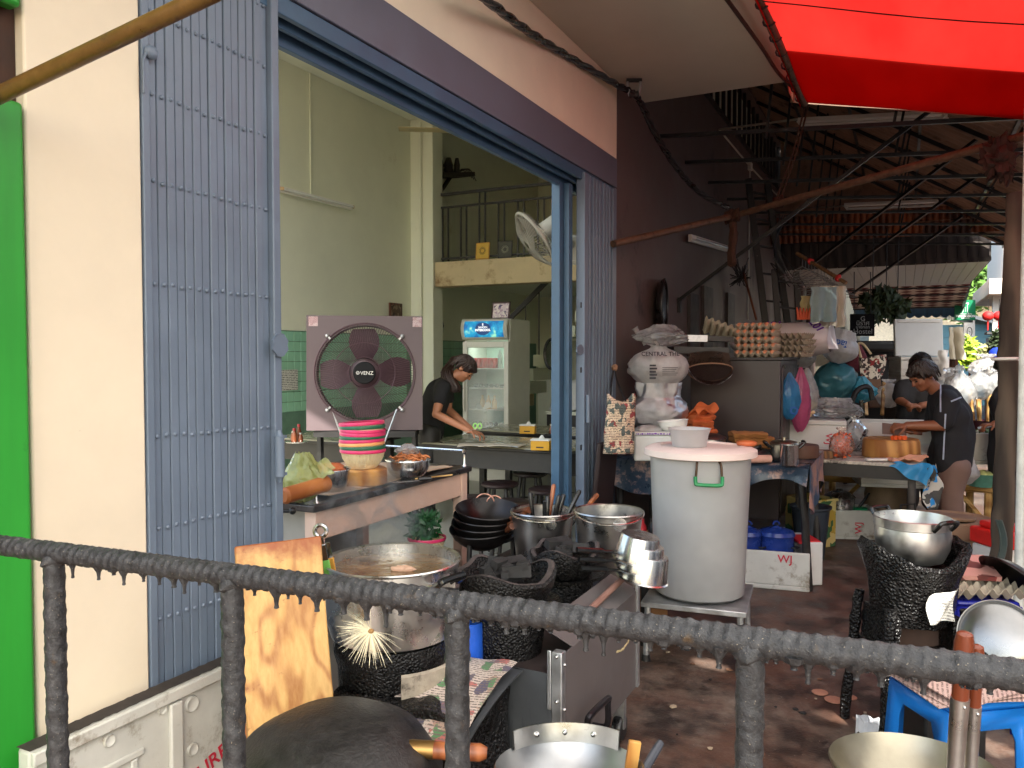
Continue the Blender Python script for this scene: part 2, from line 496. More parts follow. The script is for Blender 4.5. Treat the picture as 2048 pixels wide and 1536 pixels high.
# ================================================================ SETTING
def ground_mat():
 m, nt, b, o, co = base_mat('stained_concrete')
 n1 = noise_n(nt, co, 1.3, 8, .68); n2 = noise_n(nt, co, 4.2, 8, .72); n3 = noise_n(nt, co, 22, 6, .7); n4 = noise_n(nt, co, 70, 3, .6)
 c = ramp(nt, n3, [(.3, rgb(96, 84, 76)), (.7, rgb(132, 120, 108))])
 c = mixc(nt, ramp(nt, n1, [(.36, 0.0), (.56, .9)]), c, rgb(88, 58, 44))
 c = mixc(nt, ramp(nt, n2, [(.44, 0.0), (.60, .9)]), c, rgb(40, 31, 29))
 c = mixc(nt, ramp(nt, n4, [(.69, 0.0), (.73, .8)]), c, rgb(170, 162, 148))
 c = mixc(nt, ramp(nt, n4, [(.26, 1.0), (.31, 0.0)]), c, rgb(22, 18, 18))
 nt.links.new(c, b.inputs['Base Color'])
 nt.links.new(ramp(nt, n2, [(.35, .75), (.62, .38)]), b.inputs['Roughness'])
 bump(nt, b, mixc(nt, .5, n3, n4), .45, .012)
 return m
m_ground = ground_mat()
g = MB(); g.sheet(lambda u, v: (-150 + 300 * u, -150 + 300 * v, 0), 2, 2)
struct(g.build('ground', m_ground, smooth=False))
fl = MB(); fl.box(-5.88, -2.06, .55, 12.95, .002, .03)
struct(fl.build('floor', m_floorin, smooth=False))
# ---- shophouse
FX = -1.9
sh = thing('shophouse', 'cream shophouse with a wide open front and a brown side wall', 'building', (FX - 2, 5, 0))
b = MB(); b.box(FX - .15, FX, 1.21, 1.533, 0, 3.478); b.build('pilaster', m_cream, sh, bevel=.006)
b = MB(); b.box(FX - .15, FX - .03, -1.5, 1.208, 0, 3.478); b.build('side_wall', mat('dark_brown_timber', rgb(58, 36, 26), .8, var=.4, scale=12, bmp=.5, bscale=30), sh)
b = MB(); b.box(FX - .16, FX, 1.535, 5.56, 2.93, 3.478); b.build('header', m_cream, sh, bevel=.004)
b = MB(); b.box(FX - .14, FX + .006, 1.535, 5.555, 2.72, 2.928); b.build('lintel', m_lintel, sh, bevel=.004)
b = MB()
for (x0, x1, z0, z1) in ((-.03, -.006, 2.655, 2.718), (-.075, -.055, 2.635, 2.718), (-.135, -.105, 2.6, 2.718), (-.132, -.02, 2.7, 2.7165)):
 b.box(FX + x0, FX + x1, 1.56, 5.53, z0, z1)
b.build('gate_track', m_blue2, sh, bevel=.003)
b = MB(); b.box(FX - .15, FX, 5.562, 20, 0, 4.2); b.build('brown_wall', m_brown, sh)
b = MB(); b.box(FX - .15, FX, 5.562, 20, 5.0, 5.6); b.build('upper_wall', m_brown, sh)
b = MB(); b.box(FX - .155, FX + .02, 5.57, 20, 4.19, 4.25); b.build('vent_sill', m_black, sh)
for k in range(24):
 y = 6.2 + k * .34
 b = MB(); b.box(FX - .09, FX - .05, y, y + .045, 4.25, 5.0); b.build('vent_bar', m_black, sh)
b = MB(); b.box(FX - 1.6, FX - 1.55, 5.6, 20, 4.0, 5.4); b.build('vent_back_wall', mat('dim_plaster', rgb(80, 62, 54), .8), sh)
b = MB(); b.box(FX - 1.6, FX - .149, 5.6, 20, 5.3, 5.4); b.box(FX - 1.6, FX - .149, 19.9, 20, 3.9, 5.3); b.box(FX - 1.6, FX - .149, 5.6, 20, 3.95, 4.0); b.build('vent_box', MATS['dim_plaster'], sh)
b = MB(); b.box(FX - .15, -.76, -1.5, 6.1, 3.48, 3.6); b.build('soffit', m_soffit, sh, bevel=.01)
# inside
b = MB(); b.box(-6.05, -5.9, 3.4, 13, 0, 5.2); iw = b.build('interior_wall', m_inwall, sh)
b = MB(); b.box(-5.9, FX - .15, 13, 13.15, 0, 5.2); b.build('end_wall', m_inwall, sh)
b = MB(); b.box(-6.05, FX - .15, 1.9, 13.15, 5.0, 5.19); b.build('ceiling', m_inwall, sh)  # stops short out of view so that daylight falls into the room
b = MB(); b.box(-5.899, -5.72, 4.0, 8.88, 4.6, 4.998); b.build('wall_beam', m_inwall, sh, bevel=.01)
b = MB(); b.box(-5.9, FX - .16, 8.88, 9.2, 4.62, 4.998); b.build('cross_beam', m_inwall, sh, bevel=.01)
b = MB(); b.box(-5.899, -5.55, 8.9, 9.15, 0, 4.62); b.build('column', m_inwall, sh, bevel=.01)
b = MB(); b.box(FX - .3, FX - .152, 5.6, 12.99, 0, 4.99); b.build('party_wall', m_inwall, sh)
b = MB(); b.box(FX - .35, FX - .155, 4.9, 5.56, 2.93, 4.99); b.box(FX - .2, FX - .161, 1.5, 4.9, 3.2, 4.99); b.build('inner_upper_wall', m_inwall, sh)
m_beam = mat('stained_beam_paint', rgb(196, 178, 142), .75, var=.1, scale=3, dirt=(rgb(130, 100, 66), .3, 2.2))
b = MB(); b.box(-5.54, FX - .305, 8.93, 9.14, 2.41, 2.73); b.build('mezzanine_beam', m_beam, sh, bevel=.008)
b = MB(); b.box(-5.895, FX - .305, 9.142, 12.99, 2.55, 2.7); b.build('mezzanine_slab', m_inwall, sh)
b = MB(); b.tube([(-5.72, 8.86, .2), (-5.72, 8.86, 4.55)], .022, 8); b.build('drain_pipe', m_inwall, sh)
# green wall tiles: each its own piece
t0 = MB(); TS = .108
t0.box(-5.8995, -5.892, 0, TS - .006, 0, TS - .006)
m_tile = mat('green_glazed_tile', rgb(138, 190, 162), .22, var=.1, scale=1.7, coat=.3)
tile0 = None
tl = [(6.2 + k * TS, z) for k in range(24) for z in [1.77 - TS * (j + 1) for j in range(8)]] + [(9.28 + k * TS, z) for k in range(16) for z in [1.72 - TS * (j + 1) for j in range(6)]]
for (y, z) in tl:
 if tile0 is None:
  tile0 = t0.build('tile', m_tile, iw, bevel=.002); tile0.location = (0, y, z)
 else:
  clone(tile0, iw).location = (0, y, z)
b = MB(); b.box(-5.8998, -5.896, 6.2, 8.9, .0, 1.775); b.box(-5.8998, -5.896, 9.25, 12.9, 0, 1.725); b.build('tile_grout', mat('dark_grout', rgb(92, 126, 108), .8), iw)
# mezzanine railing
rl = thing('balcony_railing', 'black iron railing of thin upright bars along the mezzanine edge', 'railing', (-4, 9.03, 2.73))
for z, r_ in ((3.62, .022), (3.45, .016), (2.78, .016)):
 b = MB(); b.beam((-5.5, 9.03, z), (FX - .31, 9.03, z), r_ * 1.6, r_ * 1.6); b.build('rail', m_black, rl)
k = 0
x = -5.48
while x < -2.3:
 top = 3.62 if k % 8 in (4, 5) else 3.45
 b = MB(); b.box(x - .009, x + .009, 9.021, 9.039, 2.73, top); b.build('baluster', m_black, rl)
 x += .085 if k % 2 == 0 else .19
 k += 1
# stairs
st = thing('staircase', 'cream staircase climbing under the mezzanine', 'stairs', (-5, 10, 0))
for k in range(12):
 x0 = -5.88 + .2 * k
 b = MB(); b.box(x0, x0 + .205, 9.7, 10.6, .195 * k * (k > 3), .19 * (k + 1)); b.build('step', m_beam if k < 5 else m_inwall, st, bevel=.006)
for k in range(3, 12):
 x0 = -5.8 + .2 * k
 b = MB(); b.tube([(x0, 9.72, .19 * (k + 1)), (x0, 9.72, .19 * (k + 1) + .85)], .01, 6); b.build('baluster', m_black, st)
b = MB(); b.beam((-5.3, 9.72, 1.6), (-3.55, 9.72, 3.2 - .05), .05, .06); b.build('handrail', m_black, st)
# ---- painted boards left of the pilaster
for (z0, z1, lab) in ((0, 2.1, 'tall bright green board below the pole beside the cream pillar'), (2.32, 3.47, 'short bright green board above the pole beside the cream pillar')):
 b = MB(); b.box(FX - .025, FX + .02, .55, 1.195, z0, z1); tag(b.build('green_board', m_green, bevel=.01), lab, 'board', 'green boards beside the shop front')
# ---- folding gates
def slat_gate(name, label, y0, y1, n, z1, amp, rows, rivet=.007):
 t = thing(name, label, 'gate', (FX, (y0 + y1) / 2, 0), 'folding shop gates')
 w = (y1 - y0) / n
 for k in range(n):
  a = y0 + k * w
  j = random.uniform(-.003, .003)
  b = MB(); d = amp * (k % 2) + j
  b.prism([(FX - .05 + d, a + .0015), (FX - .009 + d, a + .0015), (FX - .006 + d, a + w * .1), (FX - .006 + d, a + w * .9), (FX - .009 + d, a + w - .0025), (FX - .05 + d, a + w - .0025)], .03, z1)
  b.build('slat', m_blue, t, ang=25)
 rv = MB()
 for zr in rows:
  for k in range(n):
   y = y0 + (k + .5) * w
   z = zr + (y - y0) * -.02 + random.uniform(-.004, .004)
   rv.ball((FX - .006 + amp * (k % 2), y, z), (.006, rivet, rivet), 8, 5)
 o = rv.build('rivet_rows', m_blue, t); o['kind'] = 'stuff'
 return t
rowsz = [onx(300, y, FX).z for y in (-120, 20, 185, 360, 565, 875, 1060, 1245, 1400)]
ga = slat_gate('folding_gate', 'blue grey folding steel gate with riveted slats beside the cream pillar', 1.56, 2.03, 15, 2.7, .0015, rowsz)
b = MB(); b.box(FX - .055, FX + .004, 1.537, 1.562, .02, 2.715); b.build('frame', m_blue, ga, bevel=.003)
b = MB(); b.box(FX - .06, FX + .012, 2.031, 2.066, .03, 2.7); b.build('lock_stile', m_blue, ga, bevel=.004)
p = onx(560, 690, FX + .02)
b = MB(); b.prism([(math.cos(a) * .032 * (1.25 if k % 2 else 1), math.sin(a) * .04) for k, a in enumerate([2 * math.pi * i / 16 for i in range(16)])], -.004, .004, face_M(p, (0, 1, 0), (0, 0, 1))); b.build('lock_plate', m_blue, ga)
b = MB(); q0 = onx(558, 860, FX + .035); q1 = onx(560, 965, FX + .035); b.tube([q0, q0.lerp(q1, .1), q0.lerp(q1, .12), q0.lerp(q1, .88), q0.lerp(q1, .9), q1], [.008, .013, .017, .017, .013, .008], 10)
b.box(FX + .01, FX + .035, 2.04, 2.06, q0.z - .03, q0.z - .02); b.box(FX + .01, FX + .035, 2.04, 2.06, q1.z + .02, q1.z + .03); b.build('drop_bolt', m_blue, ga)
b = MB(); p = onx(303, 105, FX + .01); b.ball(p, (.012, .022, .02), 8, 6); b.tube([p + V(0, -.015, 0), p + V(0.004, -.03, -.03), p + V(.004, -.03, -.12)], .004, 6); b.build('latch', m_blue, ga)
gb = slat_gate('folding_gate', 'blue grey folding steel gate packed tight against the brown wall', 4.97, 5.5, 16, 2.7, .012, [onx(1200, y, FX).z for y in (390, 470, 560, 660, 745, 830, 910, 985)], .005)
b = MB(); b.box(FX - .055, FX + .004, 5.502, 5.554, .02, 2.715); b.build('frame', m_blue, gb, bevel=.003)
b = MB(); b.box(FX - .05, FX + .012, 4.895, 4.965, .03, 2.7); b.build('lock_stile', m_blue, gb, bevel=.004)
b = MB(); b.box(FX - .16, FX - .1, 4.74, 4.9, .03, 2.62); b.box(FX - .1, FX - .06, 4.8, 4.86, .03, 2.62); b.build('inner_stile', m_blue2, gb, bevel=.004)
p = onx(1160, 700, FX + .018)
b = MB(); b.prism([(math.cos(a) * .055 * (1.2 if k % 2 else 1), math.sin(a) * .035) for k, a in enumerate([2 * math.pi * i / 16 for i in range(16)])], -.004, .004, face_M(p, (0, 1, 0), (0, 0, 1))); b.build('lock_plate', m_blue, gb)
b = MB(); q0 = onx(1176, 790, FX + .03); q1 = onx(1176, 845, FX + .03); b.tube([q0, q1], .014, 8); b.build('drop_bolt', m_blue, gb)
b = MB()
for yy in (610, 740, 895): p = onx(1162, yy, FX + .013); b.cbox(p, .004, .02, .035)
b.build('lock_slot', m_black, gb)
# ---- red tarpaulin awning and its edge pipe
def tarp_z(x, y, sag=1.0):
 e = (x + .72) / 3.32
 s_ = -.10 * math.sin(math.pi * max(0, min(1, (y + 1) / 7.3))) * sag * math.sin(math.pi * min(1, max(0, e)))
 return 3.39 - .235 * (x + .72) + s_ + .012 * math.sin(y * 3.1 + x * 2)
def tarp_mat(name, lo, hi, tr):
 m, nt, b, o, co = base_mat(name)
 nt.nodes.remove(b)
 n = noise_n(nt, co, 2.2, 5, .6, (1, .25, 1))
 c = ramp(nt, n, [(.3, lo), (.7, hi)])
 df = nd(nt, 'ShaderNodeBsdfDiffuse'); tl = nd(nt, 'ShaderNodeBsdfTranslucent')
 nt.links.new(c, df.inputs[0]); nt.links.new(c, tl.inputs[0])
 mx = nd(nt, 'ShaderNodeMixShader'); mx.inputs[0].default_value = tr
 nt.links.new(df.outputs[0], mx.inputs[1]); nt.links.new(tl.outputs[0], mx.inputs[2]); nt.links.new(mx.outputs[0], o.inputs[0])
 bp = nd(nt, 'ShaderNodeBump'); bp.inputs['Strength'].default_value = .35; bp.inputs['Distance'].default_value = .03
 nt.links.new(n, bp.inputs['Height']); nt.links.new(bp.outputs[0], df.inputs['Normal'])
 return m
m_tarp = tarp_mat('red_tarpaulin', (.30, .010, .008), (.38, .018, .013), .5)
m_canvas = tarp_mat('white_canvas', (.74, .73, .70), (.8, .79, .76), .55)
TX0, TX1, TY0, TY1 = -.72, 2.6, 3.6, 6.3
# unseen holes (x, y, radii) cut in the sheets to throw sun spots
HOLES = []
def sun_hole(p, rx, ry):
 d = SUNV; q = Vector(p)
 for _ in range(30):
  z = tarp_z(q.x, q.y); q = Vector(p) + d * ((z - p[2]) / d.z)
 HOLES.append((q.x, q.y, rx, ry))
tarp = thing('awning', 'translucent bright red tarpaulin awning stretched outward from the soffit', 'awning', (1, 2.6, 3.1))
# sunlit spots seen on the ground and the stove
for (px, py, rx, ry) in ((1425, 1335, .09, .05), (1690, 1442, .085, .05), (1790, 1470, .08, .05), (1985, 1500, .09, .06)):
 sun_hole(onz(px, py, 0), rx, ry)
sun_hole(V(*at(1850, 1180, 2.95)), .09, .07)
sun_hole(V(*at(1830, 1245, 2.95)), .08, .06)
sun_hole(V(*at(1880, 1195, 2.9)), .05, .04)
sun_hole(V(*at(1790, 1085, 3.0)), .06, .07)
def tarp_sheet(x0, x1, y0, y1, nx, ny, dz, holes):
 b = MB(); keep = {}
 vs_ = []; fs = []
 for i in range(nx + 1):
  for j in range(ny + 1):
   x = x0 + (x1 - x0) * i / nx; y = y0 + (y1 - y0) * j / ny
   vs_.append((x, y, tarp_z(x, y) + dz))
 for i in range(nx):
  for j in range(ny):
   cx = x0 + (x1 - x0) * (i + .5) / nx; cy = y0 + (y1 - y0) * (j + .5) / ny
   if any(((cx - h[0]) / h[2]) ** 2 + ((cy - h[1]) / h[3]) ** 2 < 1 + .7 * noise.noise(V(cx * 14, cy * 14, 0)) for h in holes): continue
   a = i * (ny + 1) + j
   fs.append((a, a + ny + 1, a + ny + 2, a + 1))
 return b.add(vs_, fs)
b = tarp_sheet(TX0, TX1, TY0, TY1, 150, 330, 0, HOLES); b.build('sheet', m_tarp, tarp)
def second(u, v):
 x = TX0 + .02 + (TX1 - TX0) * u
 y = 4.95 + .25 * (1 - u) + (TY1 - 4.97 - .25 * (1 - u)) * v
 return (x, y, tarp_z(x, y) + .035)
b = MB(); b.sheet(second, 30, 16); b.build('shade_layer', m_tarp, tarp)  # second sheet added to darken the far part like shade
b = MB(); b.sheet(lambda u, v: (TX0 - .03 * v, TY0 + (TY1 - TY0) * u, tarp_z(TX0, TY0 + (TY1 - TY0) * u) - .05 + .31 * v), 30, 2); b.build('sun_stop_flap', m_tarp, tarp)  # hidden flap added to stop a sun stripe under the soffit edge
b = MB(); b.tube(spline([(-.72, -1.4, 3.40), (-.72, 2, 3.40), (-.72, 4.6, 3.40), (-.7, 6.34, 3.385)], 6), .028, 10); b.build('edge_pipe', m_rust, tarp)
b = MB(); b.tube(spline([(-.72, 6.3, 3.40), (.8, 6.31, 3.08), (2.6, 6.3, 2.69)], 6), .012, 8); b.build('far_hem', m_blackmetal, tarp)
b = MB()
for k in range(22):
 y = 1.0 + k * .25
 b.tube(arc((-.72, y, 3.40), .034, 0, 2 * math.pi, 10, (1, 0, 0), (0, .2, 1))[:-1], .006, 5, closed=True)
o = b.build('ties', m_black, tarp); o['kind'] = 'stuff'
for y in (2.3, 4.4):
 b = MB(); b.tube(spline([(-.7, y, tarp_z(-.7, y) - .012), (.5, y + .02, tarp_z(.5, y) - .012), (2.58, y, tarp_z(2.58, y) - .012)], 6), .0035, 6); b.build('seam_cord', m_blackmetal, tarp)
b = MB(); b.tube(spline([at(1440, -20, 4.2), at(1520, 90, 5.0), at(1560, 150, 5.5), at(1610, 196, 5.8)], 8), .012, 6); tag(b.build('frayed_rope', mat('old_rope', rgb(60, 48, 42), .95, var=.4, scale=50, bmp=.6, bscale=90)), 'frayed dark rope running under the soffit edge', 'rope')
# ---- yellow brown pole across the upper left
p0 = onx(-60, 218, FX + .03); p1 = at(455, -28, 1.55)
b = MB(); b.tube([p0, p1], .0185, 14); tag(b.build('bamboo_pole', mat('yellow_varnished_pole', rgb(120, 88, 44), .35, var=.3, scale=18, bmp=.2, bscale=60, dirt=(rgb(58, 50, 42), .35, 9))), 'yellow brown pole slanting out between the two green boards', 'pole')
# ---- unseen white canopy added over the near stall: blocks sun, spreads soft light
cn = thing('added_canopy', 'unseen white canopy added to block the sun and spread soft light', 'canopy', (1, .5, 3.1))
b = tarp_sheet(TX0, 2.6, -1.6, TY0 + .05, 130, 200, .03, HOLES); b.build('sheet', m_canvas, cn)
b = MB(); b.sheet(lambda u, v: (TX0 - .03 * v, -1.6 + (TY0 + 1.6) * u, tarp_z(TX0, 1) - .05 + .31 * v), 8, 2); b.build('sun_stop_flap', m_canvas, cn)  # flap added here too, against sun leaking past the soffit
# ---- alley roofs beyond the soffit
rf = thing('corrugated_roof', 'dark brown corrugated roof on thin steel trusses over the alley', 'roof', (0, 9, 3.2))
m_sheet = mat('brown_roof_sheet', rgb(150, 122, 104), .6, var=.25, scale=5, dirt=(rgb(50, 36, 30), .3, 3), bmp=.1)
RY0, RY1 = 5.95, 13.9
def roof_z(x): return 5.05 - .6 * (x + 1.9)
b = MB(); b.add([(-1.9, 6.11, 3.5), (-.7, 6.11, 3.5), (-.7, 6.11, 4.36), (-1.9, 6.11, 5.08), (-.8, 6.33, 3.40), (1.3, 6.33, 2.95), (1.3, 6.33, 3.2), (-.8, 6.33, 4.42), (-.78, 6.05, 3.4), (-.78, 6.34, 3.4), (-.78, 6.34, 4.41), (-.78, 6.05, 4.41)], [(0, 1, 2, 3), (4, 5, 6, 7), (8, 9, 10, 11)]); b.build('sun_stop_sheet', m_sheet, rf)  # hidden sheets added to stop sun stripes between awning and roof
b = MB()
n = 200
b.sheet(lambda u, v: (-2.0 + 3.3 * v, RY0 + (RY1 - RY0) * u, roof_z(-2.0 + 3.3 * v) + .014 * math.sin(u * n * math.pi / 2.0)), n * 2, 6); b.build('roof_sheet', m_sheet, rf)
b = MB(); b.add([(-1.9, RY1 - .03, 3.38), (1.3, RY1 - .03, 3.38), (1.3, RY1 - .03, roof_z(1.3) + .1), (-1.9, RY1 - .03, roof_z(-1.9) + .1)], [(0, 1, 2, 3)]); b.build('sky_stop_sheet', m_sheet, rf)  # sheet added to shut out bright sky at the roof end
for k in range(8):
 y = 6.5 + k * .98
 b = MB(); b.beam((-1.88, y, 3.32), (1.25, y, 3.1), .03, .03); b.build('tie_bar', m_blackmetal, rf)
 b = MB(); b.beam((-1.88, y, roof_z(-1.88) - .05), (1.25, y, roof_z(1.25) - .05), .03, .04); b.build('rafter', m_blackmetal, rf)
 for x in (-1.0, -.1, .75):
  b = MB(); b.beam((x, y, 3.2), (x + .12, y, roof_z(x) - .05), .02, .02); b.build('truss_web', m_blackmetal, rf)
for x in (-1.3, -.6, .1, .8, 1.28):
 b = MB(); b.beam((x, RY0, roof_z(x) - .02), (x, RY1, roof_z(x) - .02), .03, .03); b.build('purlin', m_blackmetal, rf)
for (x0, y0, z0, x1, y1, z1) in ((1356, 602, 7.0, 1895, 195, 6.2), (1625, 528, 9.6, 1985, 255, 7.4), (1668, 558, 10.6, 1965, 345, 8.6), (1701, 590, 11.6, 1925, 432, 10)):
 b = MB(); a, c = (onx(x0, y0, FX + .02) if x0 < 1400 else at(x0, y0, z0)), at(x1, y1, z1)
 b.beam(a, c, .03, .03); b.build('strut', m_blackmetal, rf)
b = MB(); p = onx(1356, 604, FX); b.box(FX, FX + .03, p.y - .03, p.y + .03, p.z - .1, p.z + .04); b.build('wall_bracket', m_black, rf)
# second roof: orange corrugated strip, plank fascia, boarded ceiling
r2 = thing('neighbour_roof', 'low neighbouring roof with plank fascia and pale boarded ceiling', 'roof', (0, 15, 2.9))
m_or = mat('orange_lit_sheet', rgb(150, 86, 48), .55, var=.4, scale=3, dirt=(rgb(70, 44, 32), .45, 2.5))  # orange light falling on the strip is put into its colour
for row in range(2):
 for k in range(36):
  x0 = -1.85 + k * .085
  b = MB(); z0 = 3.42 - .19 * row
  b.lathe([(.042, 0), (.045, .19)], 8, TR((x0, 12.75 + .1 * row, z0), 0, R(14)), a0=-math.pi, a1=0); b.build('roof_tile', m_or, r2)
m_fascia = wood('weathered_dark_boards', rgb(52, 46, 44), rgb(84, 76, 70), 4, 'Z', .8)
for k in range(21):
 x0 = -1.86 + k * .142
 b = MB(); b.box(x0, x0 + .132, 13.98, 14.0 + random.uniform(0, .01), 2.93, 3.42); b.build('fascia_board', m_fascia, r2)
m_board = mat('pale_ceiling_board', rgb(176, 176, 172), .5, var=.08, scale=4, dirt=(rgb(120, 118, 112), .2, 2))
for k in range(21):
 x0 = -1.86 + k * .142
 b = MB(); b.box(x0, x0 + .136, 14.01, 18.2, 2.93, 2.945); b.build('ceiling_board', m_board, r2)
b = MB(); b.box(-1.87, 1.14, 13.97, 18.2, 2.947, 3.0); b.box(-1.95, 1.14, 14.03, 14.1, 3.0, 5.4); b.build('deck_and_gap_panel', m_fascia, r2)  # deck, plus an upright panel added to close a bright gap
# checked awnings further down
m_chk = None
def check_mat(name, a, b_, sx):
 m, nt, b, o, co = base_mat(name)
 w1 = nd(nt, 'ShaderNodeTexWave', bands_direction='X'); w1.inputs['Scale'].default_value = sx; nt.links.new(co, w1.inputs['Vector'])
 w2 = nd(nt, 'ShaderNodeTexWave', bands_direction='Y'); w2.inputs['Scale'].default_value = sx; nt.links.new(co, w2.inputs['Vector'])
 f = mixc(nt, .5, w1.outputs['Color'], w2.outputs['Color'])
 nt.links.new(ramp(nt, f, [(.42, a), (.5, b_)]), b.inputs['Base Color']); b.inputs['Roughness'].default_value = .8
 b.inputs['Transmission Weight'].default_value = 0
 return m
a1 = thing('checked_awning', 'dark red and cream checked awning hung below the boarded ceiling', 'awning', (0, 19.4, 2.8))
b = MB(); b.sheet(lambda u, v: (-1.2 + 2.4 * u, 18.6 + 3.4 * v, 3.12 - .42 * v), 24, 10, .01); b.build('canvas', check_mat('red_check_canvas', rgb(96, 36, 34), rgb(206, 194, 180), 1.1), a1)
b = MB(); b.beam((1.22, 18.4, 3.3), (1.22, 22.2, 2.62), .06, .06); b.build('side_bar', m_blackmetal, a1)
for k in range(5):
 b = MB(); b.beam((-1.2, 18.7 + k * .8, 3.08 - .1 * k), (1.2, 18.7 + k * .8, 3.08 - .1 * k), .03, .03); b.build('rib', m_blackmetal, a1)
a2 = thing('striped_awning', 'blue striped awning with a scalloped edge beyond the checked one', 'awning', (0, 22.8, 2.6))
m_bst = mat('blue_canvas', rgb(52, 96, 132), .8, var=.5, scale=2.2, stretch=(6, .2, .2))
b = MB(); b.sheet(lambda u, v: (-1.2 + 2.4 * u, 22.2 + 1.0 * v, 2.72 - .16 * v + (-.06 * abs(math.sin(u * 12 * math.pi)) if v > .99 else 0)), 96, 6, .01); b.build('canvas', m_bst, a2)
# ================================================================ CABLES, LIGHTS, POLES ABOVE THE ALLEY
def fluoro(name, label, p, q, tubes=1, w=.09, drop=.05, group='fluorescent lights', up=(0, 0, 1)):
 p, q = Vector(p), Vector(q)
 t = thing(name, label, 'light', (p + q) / 2, group)
 b = MB(); b.beam(p, q, w, .035, up); b.build('housing', m_white, t, bevel=.004)
 d = (q - p).normalized(); u = Vector(up); a = d.cross(u).normalized()
 for k in range(tubes):
  o_ = a * ((k - (tubes - 1) / 2) * w * .8) - u * drop
  b = MB(); b.tube([p + o_ + d * .03, q + o_ - d * .03], .014, 10); b.build('tube', mat('unlit_tube_glass', rgb(226, 228, 226), .2, var=.03), t)
  for e, s_ in ((p, 1), (q, -1)):
   b = MB(); b.beam(e + d * .0 * s_ - u * .01 + a * ((k - (tubes - 1) / 2) * w * .8), e + d * .035 * s_ - u * drop * 1.1 + a * ((k - (tubes - 1) / 2) * w * .8), .03, .03, d); b.build('tube_holder', m_white, t)
 return t
fluoro('fluorescent_light', 'double white fluorescent light hung just past the red awning', at(1600, 243, 7.6), at(1893, 228, 6.9), 2, .17)
fluoro('fluorescent_light', 'single white fluorescent light hung deeper under the brown roof', at(1690, 410, 9.9), at(1876, 402, 9.3), 1, .1)
a_, c_ = onx(1380, 476, FX + .06), onx(1452, 497, FX + .06)
fluoro('fluorescent_light', 'small white fluorescent light fixed on the brown wall', a_, c_, 1, .07, .04, up=(-1, 0, 0))
a_, c_ = onx(557, 377, -5.84), onx(704, 415, -5.84)
tl_ = fluoro('fluorescent_light', 'long fluorescent light on the cream interior wall', a_, c_, 1, .06, .04, up=(-1, 0, 0))
for o in tl_.children:
 if o.name.startswith('tube_holder'): o.data.materials[0] = mat('yellowed_plastic', rgb(190, 160, 120), .5)
b = MB(); p = onx(622, 395, -5.885); b.beam(p, onx(620, 90, -5.885), .02, .012); tag(b.build('cable_duct', m_inwall), 'thin cream cable duct rising from the interior wall light', 'duct')
# conduit on the brown wall
cd = thing('conduit', 'white plastic conduit with junction box along the top of the brown wall', 'conduit', onx(1500, 335, FX))
P = [at(1598, 238, 7.6), onx(1438, 259, FX + .02), onx(1500, 333, FX + .02), onx(1580, 418, FX + .02), at(1690, 412, 9.9)]
for i in range(4):
 b = MB(); b.tube([P[i], P[i + 1]], .011, 7); b.build('pipe', m_conduit, cd)
b = MB(); b.tube([P[2], onx(1496, 640, FX + .02)], .010, 7); b.build('pipe', m_conduit, cd)
b = MB(); b.cbox(P[2], .05, .12, .1); b.build('junction_box', m_white, cd, bevel=.005)
# thick black cable bundle
cb = thing('power_cable', 'thick twisted black power cable sagging from the soffit to the pole', 'cable', onx(1270, 180, FX + .1))
path = spline([at(955, -15, 3.5), at(1050, 58, 4.2), at(1140, 115, 4.9), at(1232, 168, 5.5), at(1275, 195, 5.7), at(1308, 262, 5.9), at(1350, 330, 6.2), at(1400, 385, 6.6), at(1462, 418, 7.0)], 10)
for s_ in range(3):
 b = MB(); pts = []
 for i, p in enumerate(path):
  a = i * .75 + s_ * 2.09
  pts.append(p + RGT * (.013 * math.cos(a)) + UPV * (.013 * math.sin(a)))
 b.tube(pts, .013, 7); b.build('strand', m_blackplastic, cb)
br = thing('cable_bracket', 'black insulator bracket holding the cable at the soffit corner', 'bracket', at(1268, 175, 5.6))
b = MB(); c0 = at(1268, 172, 5.62); b.beam(c0 - RGT * .055 + UPV * .04, c0 + RGT * .055 + UPV * .04, .03, .02); b.build('plate', m_blackmetal, br)
for s_ in (-1, 1):
 b = MB(); b.tube([c0 + RGT * .045 * s_ + UPV * .04, c0 + RGT * .045 * s_ - UPV * .01, c0 + RGT * .03 * s_ - UPV * .07], [.008, .014, .01], 8); b.build('prong', m_galv, br)
b = MB(); b.lathe([(0, -.04), (.03, -.03), (.018, 0), (.03, .03), (0, .04)], 12, face_M(c0 - UPV * .06, UPV, FWD)); b.build('insulator', m_black, br)
# rust brown pole across, with knots and rag
pl = thing('roof_pole', 'long rust brown pole lashed across the alley below the roof', 'pole', at(1640, 385, 6.0))
a_, m1, e_ = onx(1226, 488, FX + .03), at(1465, 432, 6.6), at(2100, 258, 4.6)
b = MB(); b.tube([a_, m1], .026, 10); b.build('wall_end', m_rust, pl)
b = MB(); b.tube([m1, m1.lerp(e_, .5), e_], [.026, .027, .028], 10); b.build('long_pole', m_rust, pl)
b = MB()
for k in range(7):
 c = m1 + (e_ - m1).normalized() * (k * .022 - .07)
 b.tube(arc(c, .045 + random.uniform(0, .012), 0, 2 * math.pi, 12, RGT * .3 + FWD, UPV)[:-1], .011, 5, closed=True)
b.rough(.012, 20); b.build('rope_knot', mat('dark_rope', rgb(70, 46, 34), .95, var=.4, scale=50, bmp=.7, bscale=70), pl)
b = MB(); b.tube(spline([m1, m1 - UPV * .14 + RGT * .01, m1 - UPV * .3 - RGT * .005, m1 - UPV * .42], 5), [.03] * 5 + [.036] * 5 + [.04] * 5 + [.02], 9); b.rough(.014, 16, 3); b.build('hanging_wrap', MATS['dark_rope'], pl)
